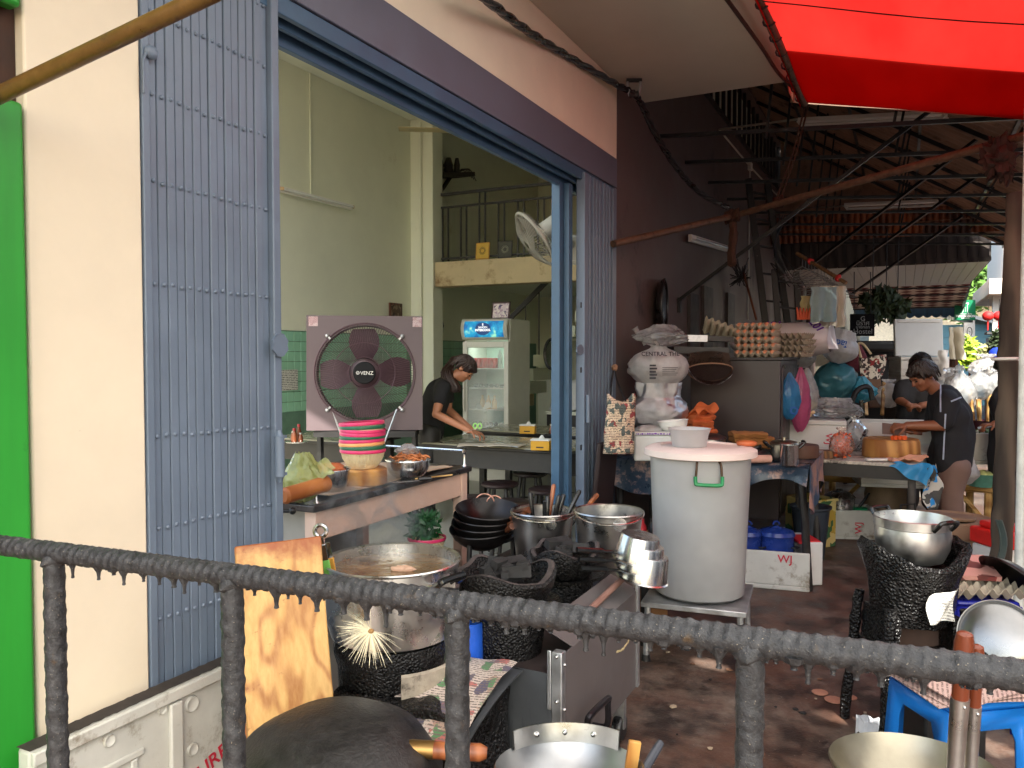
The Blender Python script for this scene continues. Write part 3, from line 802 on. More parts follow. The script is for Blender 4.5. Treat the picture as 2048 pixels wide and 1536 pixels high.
k2 = at(1548, 408, 6.3)
b = MB()
for k in range(5): b.tube(arc(k2 + (e_ - m1).normalized() * (k * .02), .042, 0, 2 * math.pi, 12, RGT * .3 + FWD, UPV)[:-1], .01, 5, closed=True)
b.rough(.01, 20, 2); b.build('rope_knot', MATS['dark_rope'], pl)
rg = MB(); c = at(1998, 300, 4.78)
rg.ball(c - UPV * .04, (.085, .07, .11), 30, 22, None, .7, 7, 3); rg.ball(c - UPV * .12 + RGT * .04, (.05, .04, .08), 20, 14, None, .8, 9, 5)
rg.rough(.025, 22, 5); tag(rg.build('rag', mat('dark_rag', rgb(62, 44, 38), .95, var=.4, scale=18, bmp=.6, bscale=60)), 'bundled dark brown rag tied on the rust brown pole', 'rag')
for (x0, y0, z0, x1, y1, z1) in ((1612, 205, 6.0, 1552, 402, 6.25), (1618, 205, 6.0, 1560, 402, 6.25)):
 b = MB(); b.tube(spline([at(x0, y0, z0), at((x0 + x1) / 2 + 4, (y0 + y1) / 2, (z0 + z1) / 2), at(x1, y1, z1)], 5), .007, 6); tag(b.build('hanging_rope', MATS['dark_rope']), 'dark rope tying the rust brown pole up to the awning pipe', 'rope', 'ropes holding the roof pole')
# down pipes on the brown wall
for x in (1600, 1618):
 p = onx(x, 600, FX + .08)
 b = MB(); b.tube([(p.x, p.y, .0), (p.x, p.y, 4.1)], .055, 10); tag(b.build('drain_pipe', mat('brown_drain_pipe', rgb(76, 58, 52), .6)), 'brown drain pipe running up the far brown wall', 'pipe', 'twin drain pipes')
# ladders
def ladder(name, label, bl, br_, tl_, tr_, n, w, t, mat_):
 L = thing(name, label, 'ladder', (bl + br_) / 2, 'black ladders')
 for (p, q) in ((bl, tl_), (br_, tr_)):
  b = MB(); b.beam(p, q, t, w, (RGT * .3 + FWD)); b.build('stile', mat_, L, bevel=.004)
 for k in range(n):
  f = (k + .6) / n
  b = MB(); b.beam(bl.lerp(tl_, f), br_.lerp(tr_, f), .05, .02); b.build('rung', mat_, L)
 return L
m_lad = mat('chipped_black_paint', (.02, .019, .018), .5, var=.4, scale=16, dirt=(rgb(170, 164, 150), .03, 14))
ladder('tall_ladder', 'tall paint-chipped black ladder leaning on the brown wall', at(1556, 860, 8.6), at(1606, 860, 8.6), at(1497, 362, 8.9), at(1535, 370, 8.9), 9, .2, .07, m_lad)
ladder('step_ladder', 'shorter black step ladder standing in front of the tall ladder', at(1572, 860, 8.3), at(1612, 860, 8.3), at(1548, 540, 8.4), at(1592, 545, 8.4), 6, .13, .06, m_lad)
# broom head and stick
bm_ = thing('broom', 'dark broom hung head up on the brown wall', 'broom', at(1490, 600, 8.2))
b = MB(); b.tube([at(1487, 545, 8.2), at(1513, 640, 8.0)], .012, 7); b.build('stick', m_darkwood, bm_)
b = MB()
for k in range(60):
 a = at(1483 + random.uniform(-6, 6), 556, 8.2); b.tube([a, a + RGT * random.uniform(-.12, .1) + UPV * random.uniform(-.09, .22) + FWD * random.uniform(-.05, .05)], .0045, 4)
b.build('bristles', m_black, bm_)
# dark upright boards on the wall shelf
for (x, y0, w) in ((1387, 585, 17), (1415, 571, 18), (1461, 585, 14)):
 z0 = onx(x, 672, FX + .03)
 b = MB(); p = onx(x - w / 2, y0, FX + .02); q = onx(x + w / 2, y0, FX + .02)
 b.box(FX + .001, FX + .035, p.y, q.y, z0.z - .2, p.z); tag(b.build('wall_batten', mat('dark_slat_paint', rgb(52, 44, 44), .6)), {1387: 'short dark batten between the black pan and the tallest batten', 1415: 'tallest of the three dark battens on the brown wall', 1461: 'narrow dark batten on the brown wall beside the broom'}[x], 'batten', 'wall battens')
# chains and wires
for k in range(4):
 p = at(1560 + 5 * k, 430, 8.3)
 b = MB(); b.tube(spline([p, p - UPV * .35 - RGT * (.05 + .03 * k), p - UPV * (.6 + .04 * k) + RGT * .05, p - UPV * (.5 - .05 * k) - RGT * .1, p - UPV * .75 + RGT * (.1 + .03 * k)], 6), .006, 5); tag(b.build('hanging_wire', m_black), 'loose dark wire dangling beside the tall ladder', 'wire', 'dangling wires')
# bamboo stick with wire hangers, towels
hp = thing('drying_pole', 'speckled bamboo stick with red ties holding wire hangers', 'pole', at(1640, 540, 7.0))
h0, h1 = at(1594, 507, 7.4), at(1692, 566, 6.9)
b = MB(); b.tube([h0, h1], .018, 8); b.build('stick', mat('speckled_bamboo', rgb(120, 92, 64), .5, var=.5, scale=40), hp)
for f in (.28, .85):
 b = MB(); b.ball(h0.lerp(h1, f), .03, 8, 6); b.rough(.012, 40); b.build('tie', mat('red_tie', rgb(196, 40, 44), .6), hp)
for k in range(11):
 f = .12 + k * .065; c = h0.lerp(h1, f)
 dx = RGT * (1 - k * .02) * .95 + FWD * random.uniform(-.3, .3); dx.normalize()
 cc = c - UPV * .09; s_ = .2
 b = MB(); b.tube([c + UPV * .022, c + dx * .022, c - UPV * .02, cc, cc - dx * s_ - UPV * .09, cc + dx * s_ - UPV * .10, cc], .0032, 5); tag(b.build('wire_hanger', mat('hanger_wire', rgb(120, 124, 124), .4, metal=.5)), 'thin wire hanger on the bamboo stick above the towels', 'hanger', 'wire hangers on the stick')
def drape(name, label, cat, x0, x1, y0, y1, Z, m, fold=.02, nf=3, sl=0, group=None, thick=.006, seed=1):
 p = at(x0, y0, Z); W = (at(x1, y0, Z + sl) - p); H = (at(x0, y1, Z) - p)
 def fn(u, v):
  q = p + W * u + H * v
  q += FWD * (fold * math.sin(u * nf * 2 * math.pi + seed) * (.35 + v) + .02 * noise.noise(V(u * 3 + seed, v * 3, seed)))
  q += RGT * (.012 * noise.noise(V(v * 4, seed, u)))
  q -= UPV * (.02 * abs(math.sin(u * 5 + seed)) * v)
  return q
 b = MB(); b.sheet(fn, 24, 16, thick); o = b.build(name, m); return tag(o, label, cat, group)
drape('towel', 'pale blue towel hanging on the bamboo stick', 'towel', 1622, 1673, 574, 640, 6.75, mat('pale_blue_towel', rgb(140, 164, 168), .95, var=.12, bmp=.5, bscale=160, scale=5), .02, 2)
drape('towel', 'cream white towel hanging behind the pale blue one', 'towel', 1640, 1692, 572, 650, 6.95, mat('cream_towel', rgb(206, 202, 186), .95, var=.08, bmp=.5, bscale=160), .025, 3)
drape('cloth', 'small yellow cream cloth hung left of the blue towel', 'cloth', 1602, 1630, 592, 625, 7.1, mat('yellow_cloth', rgb(200, 190, 140), .95, var=.1), .02, 2)
b = MB()
c = at(1607, 628, 7.0)
for k in range(5): b.tube(spline([c + RGT * (.02 * (k - 2)) - UPV * .05, c + RGT * (.024 * (k - 2)), c + RGT * (.03 * (k - 2)) + UPV * random.uniform(.03, .06)], 4), [.016, .018, .016, .013, .013, .012, .01, .008, .005], 6)
tag(b.build('rubber_glove', mat('orange_rubber', rgb(220, 84, 36), .5)), 'orange rubber glove propped on the white sack', 'glove')
# wooden post and sunlit pole at the right edge
def post_fn():
 b = MB(); n = 30; pts = []
 top, bot = at(2034, 385, 4.3), gnd(1996, 1200, 4.3)
 rs = [.052 + .008 * noise.noise(V(k * .7, 3, 1)) for k in range(n + 1)]
 b.tube([bot.lerp(top, k / n) + V(.01 * noise.noise(V(k * .4, 0, 0)), .01 * noise.noise(V(k * .4, 5, 0)), 0) for k in range(n + 1)], rs, 12)
 return b.rough(.012, 9)
tag(post_fn().build('wooden_post', wood('weathered_post', rgb(52, 44, 38), rgb(96, 84, 72), 4, 'Z', .9, (rgb(40, 32, 28), .3, 4), bmp=.5)), 'rough weathered wooden post holding the roof edge', 'post')
b = MB(); b.tube([gnd(2035, 1300, 3.9), Vector((*gnd(2035, 1300, 3.9).xy, 3.0))], .022, 12); tag(b.build('metal_pole', mat('white_painted_pole', rgb(206, 208, 204), .45, var=.2, scale=12, dirt=(rgb(110, 104, 96), .15, 8))), 'thin white metal pole beside the wooden post', 'pole')
b = MB(); p = at(2012, 718, 4.1); b.tube(arc(p, .062, 0, 2 * math.pi, 16, RGT, FWD)[:-1], .008, 6, closed=True); b.tube([p + RGT * .06, at(2040, 720, 3.92)], .008, 6); tag(b.build('plastic_tie', m_white), 'white cord tied round the wooden post', 'cord')
b = MB(); b.sheet(lambda u, v: at(1992 + 14 * u + 10 * math.sin(v * 6), 1040 + 170 * v, 4.2) + FWD * (.02 * math.sin(u * 9)), 8, 14, .004); tag(b.build('hanging_rag', mat('grey_green_rag', rgb(80, 92, 88), .95, var=.2)), 'torn grey green rag hanging on the wooden post', 'rag')
# ================================================================ BUILDERS FOR REPEATED KINDS
def pot_mb(M, r, h, thick=.004, belly=1.0, rim=.006, base=.85):
 b = MB(M)
 prof = [(0, .0), (r * base * .9, 0), (r * base, h * .04), (r * belly, h * .3), (r, h * .8), (r, h * .97), (r + rim, h), (r + rim * .6, h + .004), (r - thick, h), (r - thick, h * .8), (r * belly - thick, h * .3), (r * base - thick, h * .06), (0, h * .05)]
 return b.lathe(prof, 40)
def loop_handle(M, w, out, rise, r=.009, m=None, parent=None, name='handle'):
 """U shaped side handle: local X tangent, local -Y outward"""
 b = MB(M)
 b.tube(spline([(-w / 2, 0, 0), (-w / 2, -out * .7, rise * .6), (-w / 2 * .8, -out, rise), (w / 2 * .8, -out, rise), (w / 2, -out * .7, rise * .6), (w / 2, 0, 0)], 4), r, 8)
 return b.build(name, m or m_blackplastic, parent)
def handle_at(c, ang, r, z, w, out, rise, rad, m, parent):
 M = Matrix.Translation(Vector((c[0], c[1], z))) @ Matrix.Rotation(ang + math.pi / 2, 4, 'Z') @ Matrix.Translation(Vector((0, -r, 0)))
 return loop_handle(M, w, out, rise, rad, m, parent)
def bowl_mb(M, r, h, thick=.003, base=.45):
 b = MB(M)
 p = [(0, 0)] + [(r * (base + (1 - base) * math.sin(t * math.pi / 2) ** .8), h * (t ** 1.6)) for t in [k / 8 for k in range(9)]]
 q = [(max(0, x - thick), z + thick * .6) for (x, z) in reversed(p)]
 return b.lathe(p + [(r + .006, h + .001), (r + .005, h + .006)] + q, 36)
def bag_mb(M, w, d, h, seed=0, neck=.25, crumple=.16, nu=56, nv=40, knot=True):
 """filled plastic bag: slumped belly, gathered neck, loose ears"""
 b = MB(M); prof = []
 for j in range(nv + 1):
  t = j / nv
  if t < .72:
   a = t / .72; r = math.sin(math.pi * (.02 + .80 * a)) ** .55
  else:
   a = (t - .72) / .28; r = (math.sin(math.pi * .82) ** .55) * (1 - a) + neck * a
   if knot: r = max(.1, r * (1 - .5 * math.sin(a * math.pi) ** 2)) * (1 + (.5 * a if a > .7 else 0))
  prof.append((max(r, 0.02), t * h))
 def fn(t, r, z):
  q = V(math.cos(t) * 1.6, math.sin(t) * 1.6, z / h * 2.4 + seed * 4.7)
  k = 1 + crumple * (noise.noise(q) + .55 * noise.noise(q * 2.7) - .75 * abs(noise.noise(q * 3.3 + V(7, 0, 0))) - .5 * abs(noise.noise(q * 7.0)) + .25)
  tz = z / h
  pleat = .12 * math.sin(t * 9 + seed) * max(0, tz - .55) * 2
  return (r * (k + pleat), z + .04 * h * noise.noise(q * 1.3))
 vs0 = len(b.v)
 b2 = MB(); b2.lathe([(0, 0)] + prof, nu, None, fn)
 for p in b2.v: p.x *= w / 2; p.y *= d / 2
 b.add(b2.v, b2.f)
 return b
def bag(name, label, c, w, d, h, m, seed=0, group=None, rz=CAMZ, **kw):
 b = bag_mb(TR(c, rz), w, d, h, seed, **kw)
 return tag(b.build(name, m, ang=60), label, 'bag', group)
def foam_box(name, label, M, w, d, h, lid=True, m=None, wall=.025, group='foam boxes', letters=None, lm=None, tape=True):
 t = thing(name, label, 'box', M.translation, group)
 m = m or m_foam
 b = MB(M)
 hh = h - (.04 if lid else 0)
 b.box(-w / 2, w / 2, -d / 2, d / 2, 0, .03)
 b.box(-w / 2, w / 2, -d / 2, -d / 2 + wall, .03, hh); b.box(-w / 2, w / 2, d / 2 - wall, d / 2, .03, hh)
 b.box(-w / 2, -w / 2 + wall, -d / 2 + wall, d / 2 - wall, .03, hh); b.box(w / 2 - wall, w / 2, -d / 2 + wall, d / 2 - wall, .03, hh)
 b.build('tub', m, t, bevel=.006)
 if lid:
  b = MB(M); b.box(-w / 2 - .004, w / 2 + .004, -d / 2 - .004, d / 2 + .004, hh + .002, h); b.build('lid', m, t, bevel=.008)
 if letters:
  for (s_, x, z, sz, rot) in letters:
   lettering(s_, M @ Matrix.Translation(Vector((x, -d / 2 - .0015, z))) @ Matrix.Rotation(math.pi / 2, 4, 'X') @ Matrix.Rotation(rot, 4, 'Z'), sz, lm or m_red_ink, t, bold=.001)
 return t
def folded(name, label, M, w, d, n, lt, m, seed=0, cat='towel', group=None):
 """stack of folded cloth"""
 b = MB(M)
 for k in range(n):
  z = k * lt
  dx, dy = random.uniform(-.02, .02), random.uniform(-.015, .015)
  sw = w * random.uniform(.86, 1.02)
  pts = []
  b.sheet(lambda u, v: (dx - sw / 2 + sw * u, dy - d / 2 + d * v + .006 * math.sin(u * 9 + k), z + lt * .9 - .35 * lt * (abs(2 * v - 1) ** 6) + lt * .35 * noise.noise(V(u * 4 + k, v * 3, seed))), 16, 8, lt * .85)
 return tag(b.build(name, m, ang=60), label, cat, group)
def utensil(name, label, p, q, r, m, group=None, cat='utensil', flat=1.0):
 b = MB(); p, q = Vector(p), Vector(q)
 n = 8; b.tube([p.lerp(q, k / n) for k in range(n + 1)], [r * .8, r * .95, r, r, r * .98, r * .95, r * 1.0, r * 1.02, r * .7], 9)
 return tag(b.build(name, m), label, cat, group)
# ================================================================ COOKING CORNER
m_alu = mat('stained_aluminium', (.66, .65, .63), .3, metal=1, var=.08, scale=20, dirt=(rgb(104, 80, 44), .24, 5, (1, 1, .35)))
m_bakelite = mat('black_bakelite', (.012, .012, .012), .18, var=.2)
# ---- big soup pot
c = at(785, 1118, 2.5); PR, PH = .208, .235
sp = thing('soup_pot', 'large aluminium soup pot full of simmering brown broth on a tarred drum', 'pot', (c.x, c.y, c.z - PH))
M = TR((c.x, c.y, c.z - PH), CAMZ)
pot_mb(M, PR, PH, .006, 1.0, .008, .92).build('body', m_alu, sp)
m_, nt, bs, o, co = base_mat('broth')
n = noise_n(nt, co, 16, 5, .65); n2 = noise_n(nt, co, 40, 3, .6)
nt.links.new(ramp(nt, n, [(.3, rgb(84, 62, 40)), (.55, rgb(128, 102, 70)), (.75, rgb(176, 156, 122))]), bs.inputs['Base Color']); bs.inputs['Roughness'].default_value = .12
bump(nt, bs, mixc(nt, .5, n, n2), .6, .012); m_broth = m_
b = MB(M); b.lathe([(0, PH - .03), (.05, PH - .03), (.1, PH - .03), (.15, PH - .03), (PR - .006, PH - .03)], 40); b.build('broth', m_broth, sp)
b = MB(M); b.ball((.03, -.02, PH - .027), (.035, .016, .012), 10, 7, None, .5, 7); b.ball((.055, -.03, PH - .025), (.02, .012, .01), 8, 6, None, .5, 7); b.build('meat', mat('boiled_pork', rgb(206, 166, 140), .5, var=.15, scale=30), sp)
for ang, s_ in ((math.radians(-38), 1), (math.radians(165), 1)):
 A = CAMZ + ang
 h = handle_at(c, A, PR, c.z - .05, .1, .05, .035, .011, m_bakelite, sp)
 for w_ in (-1, 1):
  bb = MB(Matrix.Translation(Vector((c.x, c.y, c.z - .05))) @ Matrix.Rotation(A + math.pi / 2, 4, 'Z') @ Matrix.Translation(Vector((0, -PR, 0))))
  bb.box(w_ * .05 - .009, w_ * .05 + .009, -.02, .006, -.012, .02); bb.build('bracket', m_steel, h)
# drum below it
dr = thing('drum_stove', 'tar-crusted black drum stove carrying the big soup pot', 'stove', (c.x, c.y, 0))
zt = c.z - PH
b = MB(TR((c.x, c.y, 0), CAMZ))
b.lathe([(.165, 0), (.17, .1), (.168, zt * .5), (.172, zt - .08), (.185, zt - .03), (.18, zt - .002), (.11, zt - .002), (.11, zt - .12), (0, zt - .12)], 40, None, lambda t, r, z: (r * (1 + .035 * noise.noise(V(math.cos(t) * 3, math.sin(t) * 3, z * 2))), z)); b.build('drum', m_tar, dr)
b = MB(TR((c.x, c.y, 0), CAMZ)); b.lathe([(.172, zt - .2), (.21, zt - .17), (.215, zt - .06), (.205, zt - .055), (.2, zt - .16), (.172, zt - .18)], 30, None, None, R(-75), R(20)); b.build('side_lip', mat('ash_white_cement', rgb(170, 158, 140), .9, var=.25, scale=16, dirt=(rgb(46, 40, 36), .35, 10), bmp=.4), dr)
b = MB(); p = gnd(868, 1450, 2.62); b.cbox((p.x, p.y, .2), .2, .2, .4, ); tag(b.build('cement_block', mat('spattered_cement', rgb(186, 176, 156), .9, var=.12, scale=8, dirt=(rgb(38, 32, 30), .22, 22), bmp=.3), bevel=.02), 'beige soot-spattered cement block beside the soup drum', 'block')
# pan handle with wooden grip below
# skimmers leaning between board and pot
def skimmer(lab, x0, y0, x1, y1, Z, m, ring=False):
 t = thing('skimmer', lab, 'utensil', at(x1, y1, Z), 'utensils by the soup pot')
 p, q = at(x0, y0, Z), at(x1, y1, Z + .02)
 b = MB(); b.beam(p.lerp(q, .4), q, .022, .01, FWD); b.build('grip', m, t, bevel=.003)
 b = MB(); b.beam(p, p.lerp(q, .42), .016, .005, FWD); b.build('shank', m_steel, t)
 if ring:
  b = MB(); b.tube(arc(p + UPV * .02, .018, 0, 2 * math.pi, 14, RGT, UPV)[:-1], .007, 7, closed=True); b.build('ring', m_steel, t)
skimmer('steel skimmer with ring end and black grip behind the plank', 641, 1075, 652, 1150, 2.42, m_bakelite, True)
skimmer('green gripped skimmer standing between the plank and soup pot', 645, 1090, 660, 1165, 2.38, mat('green_grip', rgb(120, 190, 90), .5))
skimmer('yellow gripped skimmer standing between the plank and soup pot', 655, 1085, 668, 1160, 2.44, mat('yellow_grip', rgb(206, 150, 60), .5))
# ---- planks
def plank(label, pts, thick, m):
 P = [Vector(p) for p in pts]   # tl tr br bl
 b = MB(); b.sheet(lambda u, v: P[0].lerp(P[1], u).lerp(P[3].lerp(P[2], u), v) + FWD * (.004 * noise.noise(V(u * 3, v * 3, 0))), 10, 14, thick)
 return tag(b.build('plank', m, ang=30, bevel=.004), label, 'plank', 'planks leaning by the gate')
def plank_mat():
 m, nt, b, o, co = base_mat('figured_plank')
 mp = nd(nt, 'ShaderNodeMapping'); mp.inputs['Scale'].default_value = (5, 5, .9); nt.links.new(co, mp.inputs[0])
 n0 = noise_n(nt, mp.outputs[0], .7, 3, .5)
 k_ = nd(nt, 'ShaderNodeMath', operation='MULTIPLY'); k_.inputs[1].default_value = 70; nt.links.new(n0, k_.inputs[0])
 w = nd(nt, 'ShaderNodeMath', operation='SINE'); nt.links.new(k_.outputs[0], w.inputs[0])
 g2 = noise_n(nt, co, 60, 4, .6, (1, 1, .06))
 c = ramp(nt, w.outputs[0], [(.0, rgb(212, 166, 98)), (.6, rgb(202, 150, 84)), (.98, rgb(172, 114, 58))])
 c = mixc(nt, .22, c, ramp(nt, g2, [(.3, rgb(110, 62, 28)), (.7, rgb(236, 200, 140))]))
 sx = nd(nt, 'ShaderNodeSeparateXYZ'); nt.links.new(co, sx.inputs[0])
 tn = noise_n(nt, co, 9, 5, .65)
 ad = nd(nt, 'ShaderNodeMath', operation='MULTIPLY_ADD'); ad.inputs[1].default_value = .25; nt.links.new(tn, ad.inputs[0]); nt.links.new(sx.outputs[2], ad.inputs[2])
 c = mixc(nt, ramp(nt, ad.outputs[0], [(.86, 0.0), (.92, .85)]), c, rgb(150, 74, 38))
 c = mixc(nt, ramp(nt, noise_n(nt, co, 5, 4, .6, (1, 1, .5)), [(.6, 0.0), (.7, .75)]), c, rgb(112, 54, 24))
 c = mixc(nt, ramp(nt, noise_n(nt, co, 34, 4, .7, (1, .2, 1)), [(.63, 0.0), (.7, .5)]), c, rgb(120, 60, 34))
 nt.links.new(c, b.inputs['Base Color']); b.inputs['Roughness'].default_value = .5
 bump(nt, b, g2, .2, .003)
 return m
m_plank = plank_mat()
plank('wide figured wooden plank with reddish worn top edge', [at(468, 1096, 2.22), at(640, 1073, 2.3), at(684, 1700, 2.12), at(510, 1740, 2.0)], .03, m_plank)
plank('narrow orange plank edge behind the wide figured plank', [at(474, 1110, 2.29), at(500, 1106, 2.31), at(530, 1740, 2.1), at(488, 1740, 2.08)], .03, wood('orange_plank', rgb(176, 100, 36), rgb(214, 146, 66), 3, 'Z', .5))
# ---- foam lids stacked low against the gate
fm = thing('foam_sheet', 'large dirty white foam box lid leaning along the foot of the gate', 'box lid', gnd(300, 1500, 1.9), 'foam lids by the gate')
P = [onx(150, 1440, FX + .16), onx(446, 1340, FX + .16)]
b = MB(); y0, y1 = 1.12, 1.80; zt_ = .59
b.box(FX + .06, FX + .11, y0, y1, .02, zt_); b.build('panel', m_foamdirty, fm, bevel=.01)
b = MB(); b.box(FX + .11, FX + .125, y0, y1, zt_ - .035, zt_ - .002); b.box(FX + .11, FX + .125, y0 + .38, y0 + .42, .05, zt_ - .04); b.box(FX + .11, FX + .118, y0 + .02, y0 + .3, zt_ - .14, zt_ - .12); b.box(FX + .11, FX + .118, y0 + .26, y0 + .28, .1, zt_ - .14); b.build('ribs', m_foamdirty, fm, bevel=.006)
for (yy, zz, rr) in ((.2, -.06, .014), (.46, -.07, .02), (.46, -.2, .016), (.36, -.045, .012)): b = MB(); b.lathe([(0, .004), (rr * .7, .004), (rr, .007), (rr * 1.15, .002), (rr * 1.15, 0)], 16, face_M((FX + .11 if yy < .38 else FX + .11, y0 + yy, zt_ + zz), (0, 1, 0), (0, 0, 1))); b.build('stud', m_foamdirty, fm)
b = MB(); b.sheet(lambda u, v: (FX + .06 + .05 * u, y0 + (y1 - y0) * v, zt_ + .002 + .003 * noise.noise(V(u * 4, v * 40, 1))), 4, 60, .001); b.build('grime', mat('black_grime', rgb(52, 46, 42), .9, var=.4, scale=40), fm)
lettering('NATURE   FARM', face_M((FX + .1125, 1.69, .335), (0, 1, .32), (0, -.3, 1)), .062, m_red_ink, fm, bold=.0005)
f2 = thing('foam_sheet', 'small foam lid with dark red printing standing in front of the larger lid', 'box lid', V(FX + .22, .98, 0), 'foam lids by the gate')
b = MB(); b.box(FX + .17, FX + .21, .7, 1.1, .0, .53); b.build('panel', m_foamdirty, f2, bevel=.008)
b = MB(); b.box(FX + .21, FX + .24, 1.06, 1.1, .0, .55); b.build('end_rib', m_foamdirty, f2, bevel=.008)
lettering('NATURE FARM', face_M((FX + .2415, 1.08, .42), (0, 0, 1), (0, -1, 0)), .03, m_red_ink, f2)
b = MB()
for k in range(24): b.cbox((FX + .2105, .72 + k * .013, .5 + random.uniform(-.004, .006)), .001, .009, .01)
b.build('worn_print', mat('dark_red_print', rgb(120, 30, 46), .8), f2)
# ---- grey metal cart
ct = thing('metal_cart', 'brown grey sheet metal charcoal cart with bent pipe handle', 'cart', (-1.18, 2.6, 0))
CX0, CX1, CY0, CY1, CZ0, CZ1 = -1.52, -.93, 2.22, 3.0, .2, .58
m_cart = mat('brown_grey_sheet', rgb(106, 99, 98), .42, metal=.1, var=.12, scale=5, dirt=(rgb(190, 180, 160), .03, 9), bmp=.06, bscale=14)
m_cart2 = mat('grey_sheet', rgb(98, 102, 106), .45, metal=.5, var=.15, scale=5, dirt=(rgb(30, 28, 28), .18, 7, (1, 1, .2)))
b = MB(); b.box(CX1 - .004, CX1, CY0, CY1, CZ0, CZ1); b.build('side_panel', m_cart, ct)
b = MB(); b.box(CX0, CX1 - .005, CY0 + .001, CY0 + .005, CZ0, CZ1 - .06); b.build('end_panel', m_cart2, ct)
b = MB(); b.box(CX0, CX0 + .004, CY0 + .006, CY1, CZ0, CZ1 - .05); b.box(CX0, CX1 - .005, CY1 - .004, CY1, CZ0, CZ1 - .05); b.build('back_panel', m_cart2, ct)
b = MB(); b.box(CX0 + .005, CX1 - .006, CY0 + .006, CY1 - .005, CZ1 - .08, CZ1 - .06); b.build('top_tray', mat('sooty_tray', rgb(52, 42, 40), .6, var=.4, scale=10, dirt=(rgb(20, 18, 18), .4, 7)), ct)
b = MB(); b.box(CX1 - .03, CX1 + .004, CY0 - .004, CY0 + .03, CZ0 + .0, CZ1 + .012); b.box(CX1 - .045, CX1 - .031, CY0 - .006, CY0 + .0, CZ1 - .17, CZ1 + .015); b.build('corner_post', m_galv, ct, bevel=.003)
b = MB()
for z in (CZ1, CZ1 - .14, CZ1 - .28): b.ball((CX1 - .012, CY0 - .006, z), .006, 8, 6); b.ball((CX1 + .005, CY0 + .018, z - .03), .006, 8, 6)
b.build('rivets', m_steel, ct)
b = MB(); b.box(CX1 - .004, CX1 + .008, CY1 - .02, CY1 + .004, CZ0, CZ1 + .05); b.build('far_post', m_galv, ct)
b = MB(); b.sheet(lambda u, v: (CX1 - .002 - .11 * v, CY0 + .1 + (CY1 - CY0 - .1) * u, CZ1 + .0 + .05 * v), 8, 3, .003); b.build('tilted_flap', m_cart, ct)
b = MB(); b.tube([(CX1 - .06, CY0 + .2, CZ1 + .01), (CX1 - .02, CY1 - .02, CZ1 + .08)], .012, 8); b.build('wooden_rod', mat('pinkish_rod', rgb(140, 104, 92), .6), ct)
pz = .36
b = MB(); b.tube(spline([(CX1, CY0 + .08, pz - .1), (CX1 + .05, CY0 + .08, pz - .09), (CX1 + .055, CY0 + .085, pz - .01), (CX1 + .06, CY0 + .1, pz + .012), (CX1 + .06, CY0 + .26, pz), (CX1 + .055, CY0 + .275, pz - .02), (CX1 + .05, CY0 + .28, pz - .1), (CX1, CY0 + .28, pz - .11)], 5), .011, 9); b.build('handle', mat('dark_pipe', rgb(48, 46, 50), .4, metal=.6), ct)
for (x, y) in ((CX1 - .05, CY1 - .07), (CX1 - .05, CY0 + .07), (CX0 + .05, CY0 + .07), (CX0 + .05, CY1 - .07)):
 b = MB(); b.lathe([(0, -.018), (.045, -.018), (.05, -.01), (.05, .01), (.045, .018), (0, .018)], 18, face_M((x, y, .05), (0, 1, 0), (0, 0, 1))); w_ = b.build('caster', m_blackplastic, ct)
 b = MB(); b.box(x - .024, x + .024, y - .012, y + .012, .05, CZ0 + .001); b.build('fork', m_galv, w_)
b = MB()
for k in range(26):
 f = k / 25; b.ball((CX1 + .0008, CY1 - .1 - .15 * f, .42 - .014 * math.sin(f * 3) + .006 * noise.noise(V(f * 9, 0, 0))), (.0012, .008, .005 + .003 * noise.noise(V(f * 7, 3, 0))), 6, 4)
b.build('paint_smear', mat('cream_smear', rgb(206, 186, 140), .6), ct)
# ---- tarred block stove with newspapers
p = V(-1.33, 2.0, 0)
ts = thing('block_stove', 'square tar-crusted black stove under the folded newspaper', 'stove', p)
b = MB(); b.box(-1.52, -1.06, 1.84, 2.19, 0, .50)
b = MB(); b.sheet(lambda u, v: (-1.52 + .46 * u, 1.84 + .35 * v, .50), 3, 3); bb = MB()
def tarbox(x0, x1, y0, y1, z0, z1, n=12):
 b = MB()
 b.sheet(lambda u, v: (x0 + (x1 - x0) * u, y0, z0 + (z1 - z0) * v), n, n); b.sheet(lambda u, v: (x1, y0 + (y1 - y0) * u, z0 + (z1 - z0) * v), n, n)
 b.sheet(lambda u, v: (x0, y1 - (y1 - y0) * u, z0 + (z1 - z0) * v), n, n); b.sheet(lambda u, v: (x1 - (x1 - x0) * u, y1, z0 + (z1 - z0) * v), n, n)
 b.sheet(lambda u, v: (x0 + (x1 - x0) * u, y0 + (y1 - y0) * v, z1), n, n); b.sheet(lambda u, v: (x0 + (x1 - x0) * u, y1 - (y1 - y0) * v, z0), n, n)
 return b
tarbox(-1.52, -1.08, 1.86, 2.18, 0, .5).rough(.03, 9).rough(.012, 30, 2).build('body', m_tar2, ts)
b = MB(); b.sheet(lambda u, v: (-1.5 + .45 * u, 1.8 + .4 * v, .525 - .10 * (1 - v) ** 2), 8, 8, .006); b.build('metal_apron', m_cart2, ts)
m_news = printmat('colour_newspaper', rgb(206, 190, 178), [rgb(176, 150, 134), rgb(96, 140, 96), rgb(186, 110, 104), rgb(96, 90, 108)], 15, .12, .8, (30, 'Y', rgb(120, 106, 100)))
b = MB(); b.sheet(lambda u, v: (-1.47 + .42 * u, 1.80 + .36 * v, .545 - .11 * (1 - v) ** 2 + .008 * noise.noise(V(u * 5, v * 5, 1)) + .02 * u * u), 18, 14, .002); tag(b.build('newspaper', m_news), 'crumpled colour newspaper spread over the tarred stove', 'newspaper')
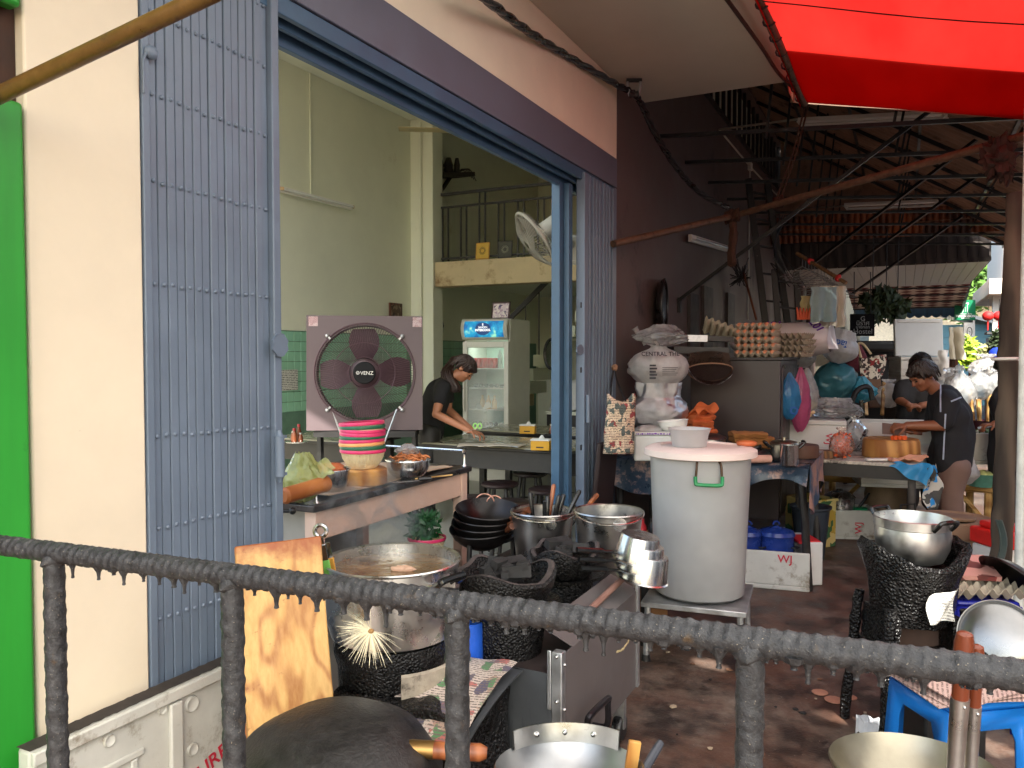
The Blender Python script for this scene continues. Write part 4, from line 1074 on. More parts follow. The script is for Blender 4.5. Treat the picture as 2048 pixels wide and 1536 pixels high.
b = MB(); p = at(938, 1290, 2.56); b.lathe([(0, -.1), (.045, -.1), (.048, .08), (0, .08)], 20, TR(p, 0)); tag(b.build('blue_canister', mat('blue_plastic', rgb(40, 96, 206), .35)), 'bright blue plastic canister half hidden behind the railing', 'canister')
# ---- charcoal stoves
def charcoal_stove(label, c, r, h, M=None, plate=True, below=.0):
 t = thing('charcoal_stove', label, 'stove', (c.x, c.y, c.z - h - below), 'tarred charcoal stoves')
 A = TR((c.x, c.y, c.z - h), CAMZ)
 def wav(tt, rr, z):
  k = noise.noise(V(math.cos(tt) * 2.2, math.sin(tt) * 2.2, z * 6))
  lift = (.016 * math.sin(tt * 3 + 1.1) + .012 * k) * max(0, (z / h - .5) * 2)
  return (rr * (1 + .07 * k), z + lift)
 b = MB(A); b.lathe([(0, 0), (r * .72, 0), (r * .86, h * .25), (r * .97, h * .6), (r * 1.03, h * .9), (r * 1.0, h), (r * .9, h * 1.0), (r * .82, h * .7), (r * .5, h * .5), (0, h * .48)], 44, None, wav); b.build('bowl', m_tar, t)
 b = MB(A); b.lathe([(r * .985, h * 1.005), (r * .93, h * 1.03), (r * .86, h * .99)], 44, None, wav); b.build('ash_rim', mat('ashy_clay', rgb(72, 64, 62), .85, var=.4, scale=24, dirt=(rgb(30, 26, 26), .4, 14)), t)
 if plate:
  b = MB(A); b.lathe([(r * .7, -.012), (r * 1.12, 0), (r * 1.16, .012), (r * 1.1, .006), (r * .7, -.004)], 40); b.build('plate', m_tar, t)
 if below:
  b = MB(A); b.lathe([(r * .72, -below), (r * .8, -below * .5), (r * .84, -.012), (0, -.012)], 30); b.build('base_bucket', m_tar, t)
 for k in range(14):
  a = random.uniform(0, 6.28); q = random.uniform(0, r * .62)
  b = MB(A @ Matrix.Translation(Vector((q * math.cos(a), q * math.sin(a), h * .86 + random.uniform(0, .035)))) @ Matrix.Rotation(random.uniform(0, 3), 4, 'Z') @ Matrix.Rotation(random.uniform(-.5, .5), 4, 'X'))
  b.cbox((0, 0, 0), random.uniform(.04, .1), random.uniform(.025, .04), random.uniform(.025, .04)); b.rough(.008, 30, k); b.build('charcoal_lump', m_char, t, smooth=False)
 return t
charcoal_stove('wide tar-beaded charcoal stove full of coals beside the soup pot', at(1010, 1140, 2.65), .165, .115, below=.17)
charcoal_stove('smaller charcoal stove on a rimmed bucket behind the wide one', at(1130, 1098, 3.15), .135, .1, below=.22)
# ---- low steel bench, buckets, utensils
bn = thing('low_bench', 'low sooty steel bench under the steel buckets', 'bench', (-1.5, 3.35, 0))
b = MB(); b.box(-1.88, -1.16, 3.08, 4.0, .44, .47); b.build('top', mat('sooty_steel', rgb(58, 52, 52), .5, metal=.4, var=.3), bn, bevel=.003)
for (x, y) in ((-1.85, 3.1), (-1.19, 3.1), (-1.85, 3.96), (-1.19, 3.96)):
 b = MB(); b.box(x - .015, x + .015, y - .015, y + .015, 0, .44); b.build('leg', m_blackmetal, bn)
m_bucket = mat('worn_steel_bucket', (.42, .4, .38), .33, metal=1, var=.2, scale=9, dirt=(rgb(46, 40, 38), .3, 6), rvar=.15)
def bucket(label, c, r, h, hang):
 t = thing('steel_bucket', label, 'bucket', (c.x, c.y, c.z - h), 'steel buckets on the low bench')
 A = TR((c.x, c.y, c.z - h), CAMZ)
 b = MB(A); b.lathe([(0, .008), (r * .74, .008), (r * .75, 0), (r * .78, .01), (r, h - .006), (r + .006, h), (r + .003, h + .006), (r - .003, h + .002), (r * .76, .015), (0, .012)], 40); b.build('body', m_bucket, t)
 b = MB(A)
 b.tube([V(r * math.cos(a) * 1.02, r * math.sin(a) * 1.02 - .01, h - hang * abs(math.sin(a)) * (1 if math.sin(a) < 0 else .0)) for a in [math.pi + math.pi * k / 16 for k in range(17)]], .005, 7); b.build('bail', m_steel, t)
 b = MB(A); b.lathe([(0, 0), (.024, 0), (.03, .004), (0, .006)], 12, face_M((0.03, -r * .985, h - .03), (1, 0, 0), (0, 0, 1))); b.build('ear', m_steel, t)
 return t
b1 = at(1085, 1022, 3.72); b2 = at(1217, 1022, 3.5)
bucket('steel bucket crammed with spatula handles by the blue gate', b1, .146, b1.z - .471, .02)
bucket('empty steel bucket beside the white barrel', b2, .148, b2.z - .471, .03)
hd = [(1060, 985, 1066, 1020, m_blackplastic, 'black'), (1090, 1000, 1088, 1025, m_blackplastic, 'black'), (1108, 968, 1090, 1030, m_handle, 'wooden'), (1118, 990, 1102, 1030, m_blackplastic, 'black'), (1128, 988, 1108, 1030, m_blackplastic, 'black'), (1160, 980, 1112, 1030, m_blackplastic, 'black'), (1196, 988, 1120, 1035, m_handle, 'wooden'), (1095, 992, 1098, 1030, m_blackplastic, 'black')]
for k, (x0, y0, x1, y1, m_, nm) in enumerate(hd):
 p = at(x0, y0, 3.68 + .02 * (k % 3)); q = b1 + RGT * ((x1 - 1085) / 1590 * 3.7) * .7 - UPV * .16
 t = thing('spatula', {'black': 'black handled spatula standing in the utensil bucket', 'wooden': ('straight pale wooden spatula handle in the utensil bucket' if k == 2 else 'brown wooden spatula handle leaning far out of the utensil bucket')}[nm], 'spatula', q, 'utensils in the bucket')
 b = MB(); b.tube([p, p.lerp(q, .03), p.lerp(q, .5)], [.006, .0115, .010], 8); b.build('grip', m_, t)
 b = MB(); b.tube([p.lerp(q, .5), q], .005, 6); b.build('shaft', m_steel, t)
# woks
def wok_mb(M, r, h, n=36):
 b = MB(M); R0 = (r * r + h * h) / (2 * h)
 p = [(R0 * math.sin(a), R0 - R0 * math.cos(a)) for a in [math.acos(1 - h / R0) * k / 9 for k in range(10)]]
 q = [(x * .985, z + .004) for (x, z) in reversed(p)]
 return b.lathe(p + q, n)
m_wok = mat('seasoned_iron', (.03, .027, .026), .35, metal=.8, var=.5, scale=7, dirt=(rgb(96, 66, 54), .2, 5))
wc = at(968, 1020, 3.9)
stnd = thing('wok_stand', 'black iron ring stand under the stacked woks', 'stand', (wc.x, wc.y, 0))
b = MB(); b.tube(arc((wc.x, wc.y, wc.z - .13), .14, 0, 2 * math.pi, 24, (1, 0, 0), (0, 1, 0))[:-1], .012, 7, closed=True); b.build('ring', m_blackmetal, stnd)
for k in range(3):
 a = 2.1 * k + .5; b = MB(); b.tube([(wc.x + .14 * math.cos(a), wc.y + .14 * math.sin(a), wc.z - .13), (wc.x + .17 * math.cos(a), wc.y + .17 * math.sin(a), 0)], .013, 7); b.build('leg', m_blackmetal, stnd)
for k in range(4):
 cc = wc + UPV * (.03 * (k - 3)) + RGT * .006 * k
 t = thing('wok', ['lowest', 'second lowest', 'second from top', 'topmost'][k] + ' iron wok of the nested stack beside the utensil bucket', 'wok', cc - V(0, 0, .12), 'nested woks on the ring stand')
 A = TR(cc - V(0, 0, .1), CAMZ, R(8), R(-3 + 2 * k))
 wok_mb(A, .165, .11).build('bowl', m_wok, t)
 b = MB(); p = cc + RGT * .1 - FWD * .1 - UPV * .0; q = cc + RGT * (.14 + .02 * k) - FWD * .22 + UPV * (.05 - .005 * k); b.tube([p.lerp(q, .25), q], [.011, .017], 8); b.build('handle', m_darkwood, t)
 if k == 3:
  for s_ in (0, 1):
   b = MB(); b.tube(arc(cc + FWD * .14 + RGT * (-.02 + .05 * s_) + UPV * .01, .05 - .01 * s_, 0, math.pi, 10, RGT, UPV), .004, 6); b.build('ear', mat('copper_wire', rgb(200, 150, 130), .4, metal=.8), t)
# sauce pans upside down on the cart flap
sc0 = at(1284, 1150, 3.0)
for k in range(3):
 A = TR(sc0 + UPV * (.035 * (2 - k) - .01) + RGT * (-.012 * (2 - k)), CAMZ, R(4), R(10))
 t = thing('saucepan', ['topmost', 'middle', 'lowest'][k] + ' upturned steel saucepan of the stack on the cart', 'saucepan', A.translation, 'upturned saucepans on the cart')
 b = MB(A); rr = .085 + .005 * k; b.lathe([(0, .095), (rr * .84, .095), (rr * .88, .088), (rr, .004), (rr + .006, 0), (rr, .0), (rr * .86, .085), (0, .09)], 34); b.build('pan', m_steel, t)
 b = MB(A); b.tube([(-rr * .9, -.02, .02), (-rr - .05, -.04, .02)], .006, 7); b.tube([(-rr - .05, -.04, .02), (-rr - .15, -.08, .02)], .011, 8); b.build('handle', m_bakelite, t)
# cook box, dark cutting board by the gate
p = gnd(1292, 1085, 4.3, .0)
kb = thing('cardboard_box', 'small brown cardboard box with red bottles beside the white barrel', 'box', (p.x, p.y, 0))
A = TR((p.x, p.y, .42), CAMZ)
b = MB(A); b.box(-.1, .1, -.1, .1, -.42, .12); b.build('carton', mat('cardboard', rgb(150, 108, 72), .85, var=.1), kb, bevel=.004)
lettering('COOK', A @ Matrix.Translation(Vector((.0, -.102, .05))) @ Matrix.Rotation(math.pi / 2, 4, 'X'), .05, m_dark_ink, kb, bold=.001)
for k, m_ in enumerate((mat('red_cap', rgb(200, 40, 50), .4), m_blackplastic)):
 b = MB(A @ Matrix.Translation(Vector((-.03 + .06 * k, -.04, .1)))); b.lathe([(0, 0), (.026, 0), (.026, .07), (.014, .09), (.014, .11), (0, .11)], 14); b.build('bottle', m_, kb)
b = MB(TR(onx(1204, 1005, FX + .09) * 1.0, R(80), R(6))); b.box(-.13, .13, -.02, .02, -.3, .42); tag(b.build('cutting_board', mat('dark_worn_board', rgb(48, 36, 36), .55, var=.35, scale=6), bevel=.02), 'dark worn board leaning against the packed gate', 'board')
# ---- bottom woks near the railing
c = at(665, 1500, 1.72)
t = thing('iron_wok', 'large black iron wok turned upside down by the plank', 'wok', c - V(0, 0, .2))
b = MB(TR(c + V(0, 0, .06), CAMZ, R(6))); b.lathe([(.235, -.12), (.2, -.06), (.13, -.015), (.06, 0), (0, .003)], 40); b.build('shell', mat('greasy_black_iron', (.03, .028, .027), .45, metal=.4, var=.5, scale=30, dirt=(rgb(120, 112, 104), .05, 60), bmp=.5, bscale=120), t, solid=.006)
b = MB(); b.tube([at(800, 1496, 1.72), at(810, 1497, 1.72), at(960, 1505, 1.7), at(974, 1506, 1.7)], [.014, .018, .0185, .012], 12); hd_ = b.build('handle', m_handle, t)
b = MB(); b.tube([at(800, 1496, 1.718), at(868, 1500, 1.712)], .0192, 12); b.build('ferrule', mat('dull_brass', rgb(150, 118, 70), .35, metal=.9, var=.3), hd_)
b = MB(); p = gnd(665, 1500, 1.72); b.lathe([(.15, 0), (.16, c.z - .08), (0, c.z - .08)], 24, TR(p)); tag(b.build('oil_drum', m_tar2), 'tarred drum under the upturned iron wok', 'drum')
c = at(1140, 1560, 1.62)
t = thing('aluminium_basin', 'riveted aluminium wok with torn rim holding a black lid', 'wok', c - V(0, 0, .12))
A = TR(c - V(0, 0, .1), CAMZ, R(-6))
wok_mb(A, .155, .12).build('bowl', mat('dull_wok_aluminium', (.34, .34, .34), .38, metal=1, var=.15, scale=9), t)
b = MB(A); b.lathe([(.146, .118), (.150, .158), (.153, .158), (.152, .118)], 30, None, None, R(40), R(140)); b.build('rim_plate', m_steel2, t)
b = MB(A)
for a in (65, 90, 115): b.ball((.146 * math.cos(R(a)), .146 * math.sin(R(a)), .138), .006, 8, 6)
b.build('rivets', m_steel, t)
b = MB(A); b.lathe([(0, .085), (.02, .085), (.05, .07), (.1, .05), (.105, .045)], 10); b.build('black_lid', m_tar, t)
b = MB(); p = gnd(1140, 1560, 1.62); b.lathe([(.1, 0), (.1, c.z - .11), (0, c.z - .11)], 20, TR(p)); tag(b.build('basin_stand', m_tar2), 'tarred stand below the aluminium wok', 'stand')
b = MB(); b.beam(at(1252, 1600, 1.66), at(1270, 1482, 1.66), .026, .012, FWD); tag(b.build('wooden_stick', wood('split_bamboo', rgb(176, 116, 52), rgb(216, 166, 90), 10, 'Z', .5), bevel=.002), 'flat split bamboo stick standing in front of the cart', 'stick')
utensil('grey_ladle', 'dark grey ladle grip beside the bamboo stick', at(1322, 1484, 1.68), at(1270, 1570, 1.62), .0095, mat('dark_grey_grip', rgb(66, 68, 76), .45))
# golden wok and wooden ladles at right
c = at(1828, 1590, 1.66)
t = thing('brass_wok', 'wide yellowed metal wok below the blue stool', 'wok', c - V(0, 0, .12))
A = TR(c - V(0, 0, .06), CAMZ, R(-4))
wok_mb(A, .165, .12).build('bowl', mat('yellowed_steel', (.36, .32, .24), .4, metal=1, var=.2, scale=9), t)
b = MB(); p = gnd(1828, 1590, 1.66); b.lathe([(.1, 0), (.1, c.z - .06), (0, c.z - .06)], 20, TR(p)); tag(b.build('wok_drum', m_tar2), 'tarred stand below the yellowed wok', 'stand')
for (x0, y0, x1, y1, r_, Z, lab) in ((1930, 1264, 1905, 1600, .0165, 1.42, 'thick wooden handled ladle standing in the yellowed wok'), (1955, 1290, 1938, 1600, .013, 1.46, 'thinner wooden handled ladle standing in the yellowed wok')):
 t = thing('ladle', lab, 'ladle', at(x1, y1, Z), 'ladles in the yellowed wok')
 p, q = at(x0, y0, Z), at(x1, y1, Z + .06)
 n = 7; b = MB(); b.tube([p, p.lerp(q, .01), p.lerp(q, .06), p.lerp(q, .16), p.lerp(q, .3), p.lerp(q, .4)], [r_ * .4, r_ * .8, r_, r_ * .98, r_ * .85, r_ * .88], 12); b.build('grip', mat('red_brown_varnish', rgb(122, 58, 34), .3, var=.2, scale=20, stretch=(1, 1, .1)), t)
 b = MB(); b.tube([p.lerp(q, .38), q], [r_ * .98, r_ * .8], 12); b.build('socket', m_steel2, t)
 b = MB(); b.ball(p.lerp(q, .42) - FWD * r_ * .95, .0035, 8, 6); b.build('rivet', m_steel, t)
t = thing('steel_cover', 'shallow stainless lid held on edge beside the dark blue stool', 'lid', at(1995, 1300, 1.9))
nrm = (-FWD * .75 - RGT * .55 + UPV * .25)
c = at(1997, 1275, 1.95); up = (UPV + RGT * .75)
A = face_M(c, up, nrm.cross(up))
b = MB(A); b.lathe([(0, .012), (.05, .01), (.075, .004), (.085, -.004), (.088, 0), (.09, .004)], 34); b.build('disc', mat('dim_steel', (.24, .235, .23), .3, metal=1), t, solid=.002)
b = MB(A); b.tube([(-.05, 0, .01), (-.12, .0, .02)], .006, 6); b.build('hook', m_bakelite, t)
# ================================================================ BARREL, TARP TABLE, CABINET
# ---- barrel on its stand
c = at(1398, 1180, 4.05); bz = .30
bc = V(c.x, c.y, bz)
stl = thing('barrel_stand', 'low galvanised square stand under the white barrel', 'stand', (bc.x, bc.y, 0))
b = MB(TR((bc.x, bc.y, 0), R(6))); b.box(-.25, .25, -.25, .25, bz - .03, bz - .004); b.build('top', m_galv, stl, bevel=.003)
for (x, y) in ((-.22, -.22), (.22, -.22), (-.22, .22), (.22, .22)):
 b = MB(TR((bc.x, bc.y, 0), R(6))); b.tube([(x, y, bz - .03), (x * 1.03, y * 1.03, .01)], .016, 8); l_ = b.build('leg', m_galv, stl)
 b = MB(TR((bc.x, bc.y, 0), R(6))); b.lathe([(0, 0), (.024, 0), (.02, .03), (0, .03)], 10, TR((x * 1.03, y * 1.03, 0))); b.build('foot', m_black, l_)
br_ = thing('water_barrel', 'milky white plastic barrel of water with pink lid and green handle', 'barrel', bc)
A = TR(bc, CAMZ); BH, R0, R1 = .715, .222, .25
def rr(z): return R0 + (R1 - R0) * z / BH
m_barrel = filmmat('milky_barrel_plastic', (.96, .94, .93), .26, .35, .0, 3, .55)
b = MB(A); b.lathe([(0, 0), (R0 - .02, 0), (R0, .015)] + [(rr(z), z) for z in (.1, .3, .5, .68, BH)], 48); b.build('wall', m_barrel, br_)
b = MB(A); b.lathe([(0, .012), (R0 - .01, .012)] + [(rr(z) - .008, z) for z in (.02, .2, .4, .555)] + [(0, .555)], 48); b.build('water', mat('cloudy_water', rgb(110, 120, 126), .15, var=.03), br_)
m_lidp = mat('pink_white_lid', rgb(232, 212, 204), .42, var=.04, scale=4)
b = MB(A); b.lathe([(0, BH + .03), (.1, BH + .03), (.19, BH + .028), (.2, BH + .036), (R1 + .004, BH + .03), (R1 + .028, BH + .018), (R1 + .03, BH - .01), (R1 + .022, BH - .014), (R1 + .004, BH + .006), (0, BH + .01)], 48); b.build('lid', m_lidp, br_)
h0 = A @ V(-.055, -rr(.6) - .004, 0)
for s_ in (-1, 1):
 b = MB(A); b.tube(spline([(-.02 + .052 * s_, -.242, .70), (-.02 + .058 * s_, -.262, .68), (-.02 + .062 * s_, -.262, .62)], 4), .006, 7); b.build('handle_arm', mat('brown_wire', rgb(88, 66, 52), .5, metal=.6), br_)
b = MB(A); b.tube(spline([(-.084, -.262, .63), (-.082, -.264, .6), (-.07, -.266, .592), (.03, -.266, .588), (.043, -.264, .6), (.044, -.262, .63)], 4), .009, 9); b.build('green_grip', mat('green_tube', rgb(30, 140, 84), .4), br_)
p = bc + V(0, 0, BH + .031) - RGT * .055
b = MB(TR(p, CAMZ)); b.lathe([(0, 0), (.085, 0), (.095, .06), (.105, .085), (.108, .09), (.102, .088), (.09, .05), (.08, .006), (0, .006)], 36); tag(b.build('plastic_tub', filmmat('frosted_tub', (.86, .84, .84), .2, .3, 0, 3, .5)), 'frosted round plastic tub standing on the barrel lid', 'tub')
b = MB(); q = bc + V(0, 0, BH + .02) + RGT * .235; b.tube(arc(q + V(0, 0, .025), .04, 0, 2 * math.pi, 20, RGT, FWD)[:-1], .012, 7, closed=True); tag(b.build('orange_ring', mat('orange_ring', rgb(186, 96, 52), .5)), 'orange ring resting at the edge of the barrel lid', 'ring')
# ---- table covered in blue painted tarp
TX = (-1.86, -.56); TY = (5.3, 6.24); TZ = .8
tt = thing('work_table', 'rough work table covered with peeling blue tarpaulin', 'table', (-1.2, 5.8, 0))
m_tp = mat('peeling_blue_tarp', rgb(52, 78, 104), .45, var=.35, scale=5, dirt=(rgb(176, 134, 118), .42, 5), bmp=.5, bscale=18)
b = MB(); b.box(TX[0], TX[1], TY[0], TY[1], TZ - .05, TZ - .004); b.build('top', m_blackwood, tt)
def cov(u, v):
 x = TX[0] - .0 + (TX[1] - TX[0] + .03) * u; s_ = v * 1.28
 n_ = noise.noise(V(u * 7, v * 5, 2))
 if s_ < 1: return (x, TY[1] - (TY[1] - TY[0] + .02) * s_, TZ + .006 + .006 * n_)
 d = s_ - 1
 return (x + .02 * math.sin(u * 30) * d * 2, TY[0] - .03 - .03 * math.sin(u * 26 + 1) * d * 2 - .02 * n_, TZ - d * (.62 + .25 * math.sin(u * 5) + .1 * math.sin(u * 13)) )
b = MB(); b.sheet(cov, 60, 30, .003); b.build('tarp_cover', mat('dark_blue_drape', rgb(44, 58, 74), .3, var=.4, scale=6, dirt=(rgb(186, 146, 128), .33, 6), bmp=.6, bscale=14), tt)
def cov2(u, v):
 y = TY[0] - .02 + (TY[1] - TY[0]) * u; d = v * .26
 return (TX[1] + .035 + .02 * math.sin(u * 18) * v, y, TZ + .008 - d * (1 + .3 * math.sin(u * 7)))
b = MB(); b.sheet(cov2, 20, 6, .003); b.build('side_drape', m_tp, tt)
for (x, y) in ((TX[0] + .06, TY[0] + .08), (TX[1] - .03, TY[0] + .06), (TX[1] - .05, TY[1] - .06), (TX[0] + .06, TY[1] - .06)):
 b = MB(); b.tube([(x, y, TZ - .05), (x - .0 + (.03 if x > -1 else 0), y - .0, .45), (x + (.06 if x > -1 else 0), y, 0)], .027, 9); b.rough(.006, 12); b.build('leg', m_blackwood, tt)
def on_t(x, y, Z): p = at(x, y, Z); return V(p.x, p.y, TZ + .012)
# stack of bags at the wall end
p = on_t(1316, 900, 5.75); p.z = TZ + .012
b = MB(TR((p.x, p.y, TZ + .012), CAMZ)); b.box(-.2, .2, -.1, .16, 0, .14); tag(b.build('dark_crate', m_blackwood, bevel=.01), 'dark crate under the stacked plastic bags', 'crate')
bag('plastic_bag', 'large grey plastic bag bulging under the printed white bag', V(p.x, p.y, TZ + .15), .42, .34, .36, m_bag, 3, 'stacked bags by the brown wall', crumple=.12, knot=False, neck=.75)
cb_ = thing('printed_bag', 'white printed shopping bag tied shut on top of the grey bag', 'bag', V(p.x, p.y, TZ + .47), 'stacked bags by the brown wall')
A = TR((p.x + .0, p.y, TZ + .47), CAMZ + R(4))
bag_mb(A, .43, .34, .34, 7, neck=.3, crumple=.12).build('film', m_bag, cb_, ang=60)
for (s_, x, z, sz) in (('CENTRAL THE', -.03, .245, .042),):
 lettering(s_, A @ Matrix.Translation(Vector((x, -.166, z))) @ Matrix.Rotation(math.pi / 2 - .25, 4, 'X'), sz, m_dark_ink, cb_, bold=.0006)
b = MB(A)
for k in range(5):
 b.box(-.02, .09 - .01 * (k % 3), -.182, -.1805, .15 - .013 * k, .153 - .013 * k)
 b.box(-.11, -.065 + .008 * (k % 2), -.182, -.1805, .16 - .022 * k, .172 - .022 * k)
b.build('small_print', m_dark_ink, cb_)
bag('plastic_bag', 'clear plastic bag with twisted neck lying on the printed white bag', V(p.x + .02, p.y + .02, TZ + .77), .36, .3, .16, m_bagclear, 11, 'stacked bags by the brown wall', crumple=.3, knot=False, neck=.3)
b = MB(); q = at(1290, 690, 5.75); b.tube(spline([q, q - RGT * .04 + UPV * .07, q - RGT * .075 + UPV * .125], 5), [.012] * 5 + [.02] * 5 + [.028], 8); tag(b.build('bag_knot', m_bagclear), 'twisted film tail standing up from the clear bag', 'bag')
# white tub with purple print, bowl
p = on_t(1326, 912, 5.3)
tb = thing('foam_tray', 'white foam box with purple printed tape along its rim', 'box', p)
A = TR(p, CAMZ + R(-3));
b = MB(A); b.prism([(-.2, -.1), (.19, -.1), (.2, .14), (-.19, .14)], 0, .17); b.build('tub', m_foam, tb, bevel=.012)
b = MB(A); b.box(-.205, .2, -.108, .15, .172, .192); b.build('lid', m_foam, tb, bevel=.004)
b = MB(A); rnd = random.Random(1); x = -.19
while x < .185:
 w_ = rnd.uniform(.004, .016); b.box(x, x + w_, -.1095, -.1085, .175 + rnd.uniform(0, .003), .188 - rnd.uniform(0, .005)); x += w_ + rnd.uniform(.002, .007)
o = b.build('tape_print', m_purple_ink, tb); o['kind'] = 'stuff'
b = MB(A); b.ball((-.09, .02, .195), (.1, .06, .035), 14, 8, None, .4, 6); b.build('wrapped_lump', m_bag, tb)
p2 = A @ V(.07, .01, .194)
bowl_mb(TR(p2, 0, R(-5)), .098, .06, .003, .45); b = bowl_mb(TR(p2, 0, 0, R(-6)), .098, .062, .003, .5); tag(b.build('white_bowl', m_white), 'white melamine bowl on the foam box lid', 'bowl')
# orange and tan towels, pots
folded('towel_stack', 'stack of folded orange towels behind the white bowl', TR(on_t(1396, 880, 5.75) + V(0, 0, .06), CAMZ + R(20)), .2, .16, 6, .035, m_orange, 2)
b = MB(TR(on_t(1402, 800, 5.75) + V(0, 0, .27), CAMZ + R(30))); b.sheet(lambda u, v: (-.1 + .2 * u, -.08 + .16 * v, .05 * u + .02 * math.sin(v * 7) + .03 * math.sin(u * 6 + v * 3)), 12, 10, .012); tag(b.build('orange_cloth', m_orange), 'loose orange cloth thrown over the towel stack', 'cloth')
folded('towel_stack', 'stack of folded tan towels beside the pots', TR(on_t(1500, 900, 5.5) + V(0, 0, .0), CAMZ), .27, .16, 5, .034, m_tan, 5)
p = on_t(1421, 895, 5.5)
t = thing('lidded_pot', 'dented steel pot with dark lid in front of the cabinet', 'pot', p)
pot_mb(TR(p, CAMZ), .1, .12).build('body', m_steel2, t); b = MB(TR(p, CAMZ)); b.lathe([(.108, .122), (.1, .135), (.06, .152), (0, .16)], 30); b.build('lid', mat('dark_lid', rgb(86, 66, 62), .4, metal=.6), t)
handle_at(p, CAMZ + R(-90), .1, p.z + .05, .05, .03, .015, .006, m_bakelite, t)
p = on_t(1450, 900, 5.3)
t = thing('frying_pan', 'shallow steel pan with black handle among the pots', 'pan', p)
pot_mb(TR(p, CAMZ), .105, .05, .003, 1, .005, .9).build('body', m_steel2, t)
b = MB(TR(p, CAMZ)); b.tube([(.1, -.02, .045), (.24, -.0, .09)], .011, 8); b.build('handle', m_bakelite, t)
p = on_t(1568, 912, 5.25)
t = thing('handled_pot', 'old brassy pot with two black handles beside a steel cup', 'pot', p)
pot_mb(TR(p, CAMZ), .088, .11).build('body', mat('old_brassy_steel', (.5, .44, .34), .36, metal=1, var=.25, scale=9), t)
b = MB(TR(p, CAMZ)); b.lathe([(.094, .112), (.085, .124), (.05, .135), (.012, .14), (.012, .155), (0, .157)], 28); b.build('lid', MATS['old_brassy_steel'], t)
for a in (0, 180): handle_at(p, CAMZ + R(a), .088, p.z + .085, .06, .04, .04, .008, m_bakelite, t)
p = on_t(1578, 930, 5.02)
t = thing('steel_cup', 'tall plain steel cup at the table corner', 'cup', p)
b = MB(TR(p, CAMZ)); b.lathe([(0, 0), (.052, 0), (.055, .005), (.055, .125), (.058, .13), (.053, .127), (.05, .01), (0, .008)], 30); b.build('body', m_steel, t)
p = on_t(1600, 912, 5.45); b = MB(TR(p, CAMZ)); b.lathe([(0, 0), (.12, 0), (.122, .01), (.122, .075), (.118, .085), (0, .085)], 30); tag(b.build('small_block', mat('dark_block_wood', rgb(84, 56, 42), .6, var=.3, scale=10)), 'dark round wooden block behind the steel cup', 'chopping block')
p = on_t(1520, 905, 5.3); b = MB(TR(p, CAMZ)); b.ball((0, 0, .035), (.1, .06, .04), 16, 9, None, .25, 5); tag(b.build('black_bag', m_blackplastic), 'crumpled black bag between the towels and brassy pot', 'bag')
p = on_t(1515, 925, 5.1); b = MB(TR(p, CAMZ)); b.tube([(-.08, 0, .028), (.09, .02, .028)], .026, 10); tag(b.build('pink_sausage_roll', mat('pink_roll', rgb(206, 158, 140), .6, var=.15, scale=20)), 'pale pink wrapped roll on the tarp table', 'food roll')
# ---- dark cabinet
cbn = thing('metal_cabinet', 'large dark brown metal cabinet with chipped corner', 'cabinet', (-1.18, 6.8, 0))
m_cab = mat('dark_brown_enamel', rgb(58, 48, 48), .4, var=.12, scale=4, dirt=(rgb(176, 166, 150), .012, 20))
b = MB(); b.box(-1.53, -.845, 6.3, 7.35, .25, 1.47); b.build('body', m_cab, cbn, bevel=.006)
b = MB(); b.box(-1.55, -.83, 6.28, 7.4, 1.472, 1.49); b.build('top_plate', mat('cab_top', rgb(48, 42, 42), .5), cbn)
b = MB(); b.box(-.845, -.836, 6.36, 7.3, .3, 1.42); b.build('side_door', mat('cab_side', rgb(66, 58, 56), .42, var=.1), cbn, bevel=.003)
b = MB(); b.box(-.838, -.82, 6.4, 7.25, 1.405, 1.43); b.build('door_rail', m_blackmetal, cbn)
for (x, y) in ((-1.5, 6.33), (-.87, 6.33), (-1.5, 7.3), (-.87, 7.3)):
 b = MB(); b.box(x - .02, x + .02, y - .02, y + .02, 0, .25); b.build('leg', m_blackmetal, cbn)
# shelf above
shf = thing('wall_shelf', 'dark shelf with silver label strip behind the plastic bags', 'shelf', V(-1.55, 6.5, 1.55))
q0, q1 = at(1345, 690, 6.1), at(1485, 690, 6.1)
b = MB(); b.beam(at(1335, 676, 6.2), at(1455, 679, 6.2), .35, .04); b.build('board', m_blackwood, shf)
b = MB(); b.beam(at(1352, 676, 6.01), at(1415, 677, 6.01), .004, .05); b.build('silver_strip', m_galv, shf)
b = MB(); b.beam(at(1340, 700, 6.2), at(1448, 702, 6.2), .3, .05); b.build('lower_board', m_black, shf)
# big black lid on the wall
p = onx(1322, 612, FX + .05)
t = thing('black_pan_lid', 'large round black pan hung on the brown wall', 'pan', p)
A = face_M(p, (0, 1, 0), (0, 0, 1))
b = MB(A @ Matrix.Rotation(R(9), 4, 'Y')); b.lathe([(0, -.01), (.15, -.01), (.2, .02), (.225, .03), (.228, .02), (.2, -.015), (0, -.03)], 40); b.build('disc', m_blackplastic, t)
b = MB(A @ Matrix.Rotation(R(9), 4, 'Y')); b.tube(arc((0, 0, .03), .222, 0, 2 * math.pi, 40, (1, 0, 0), (0, 1, 0))[:-1], .011, 7, closed=True); b.build('rim', m_blackmetal, t)
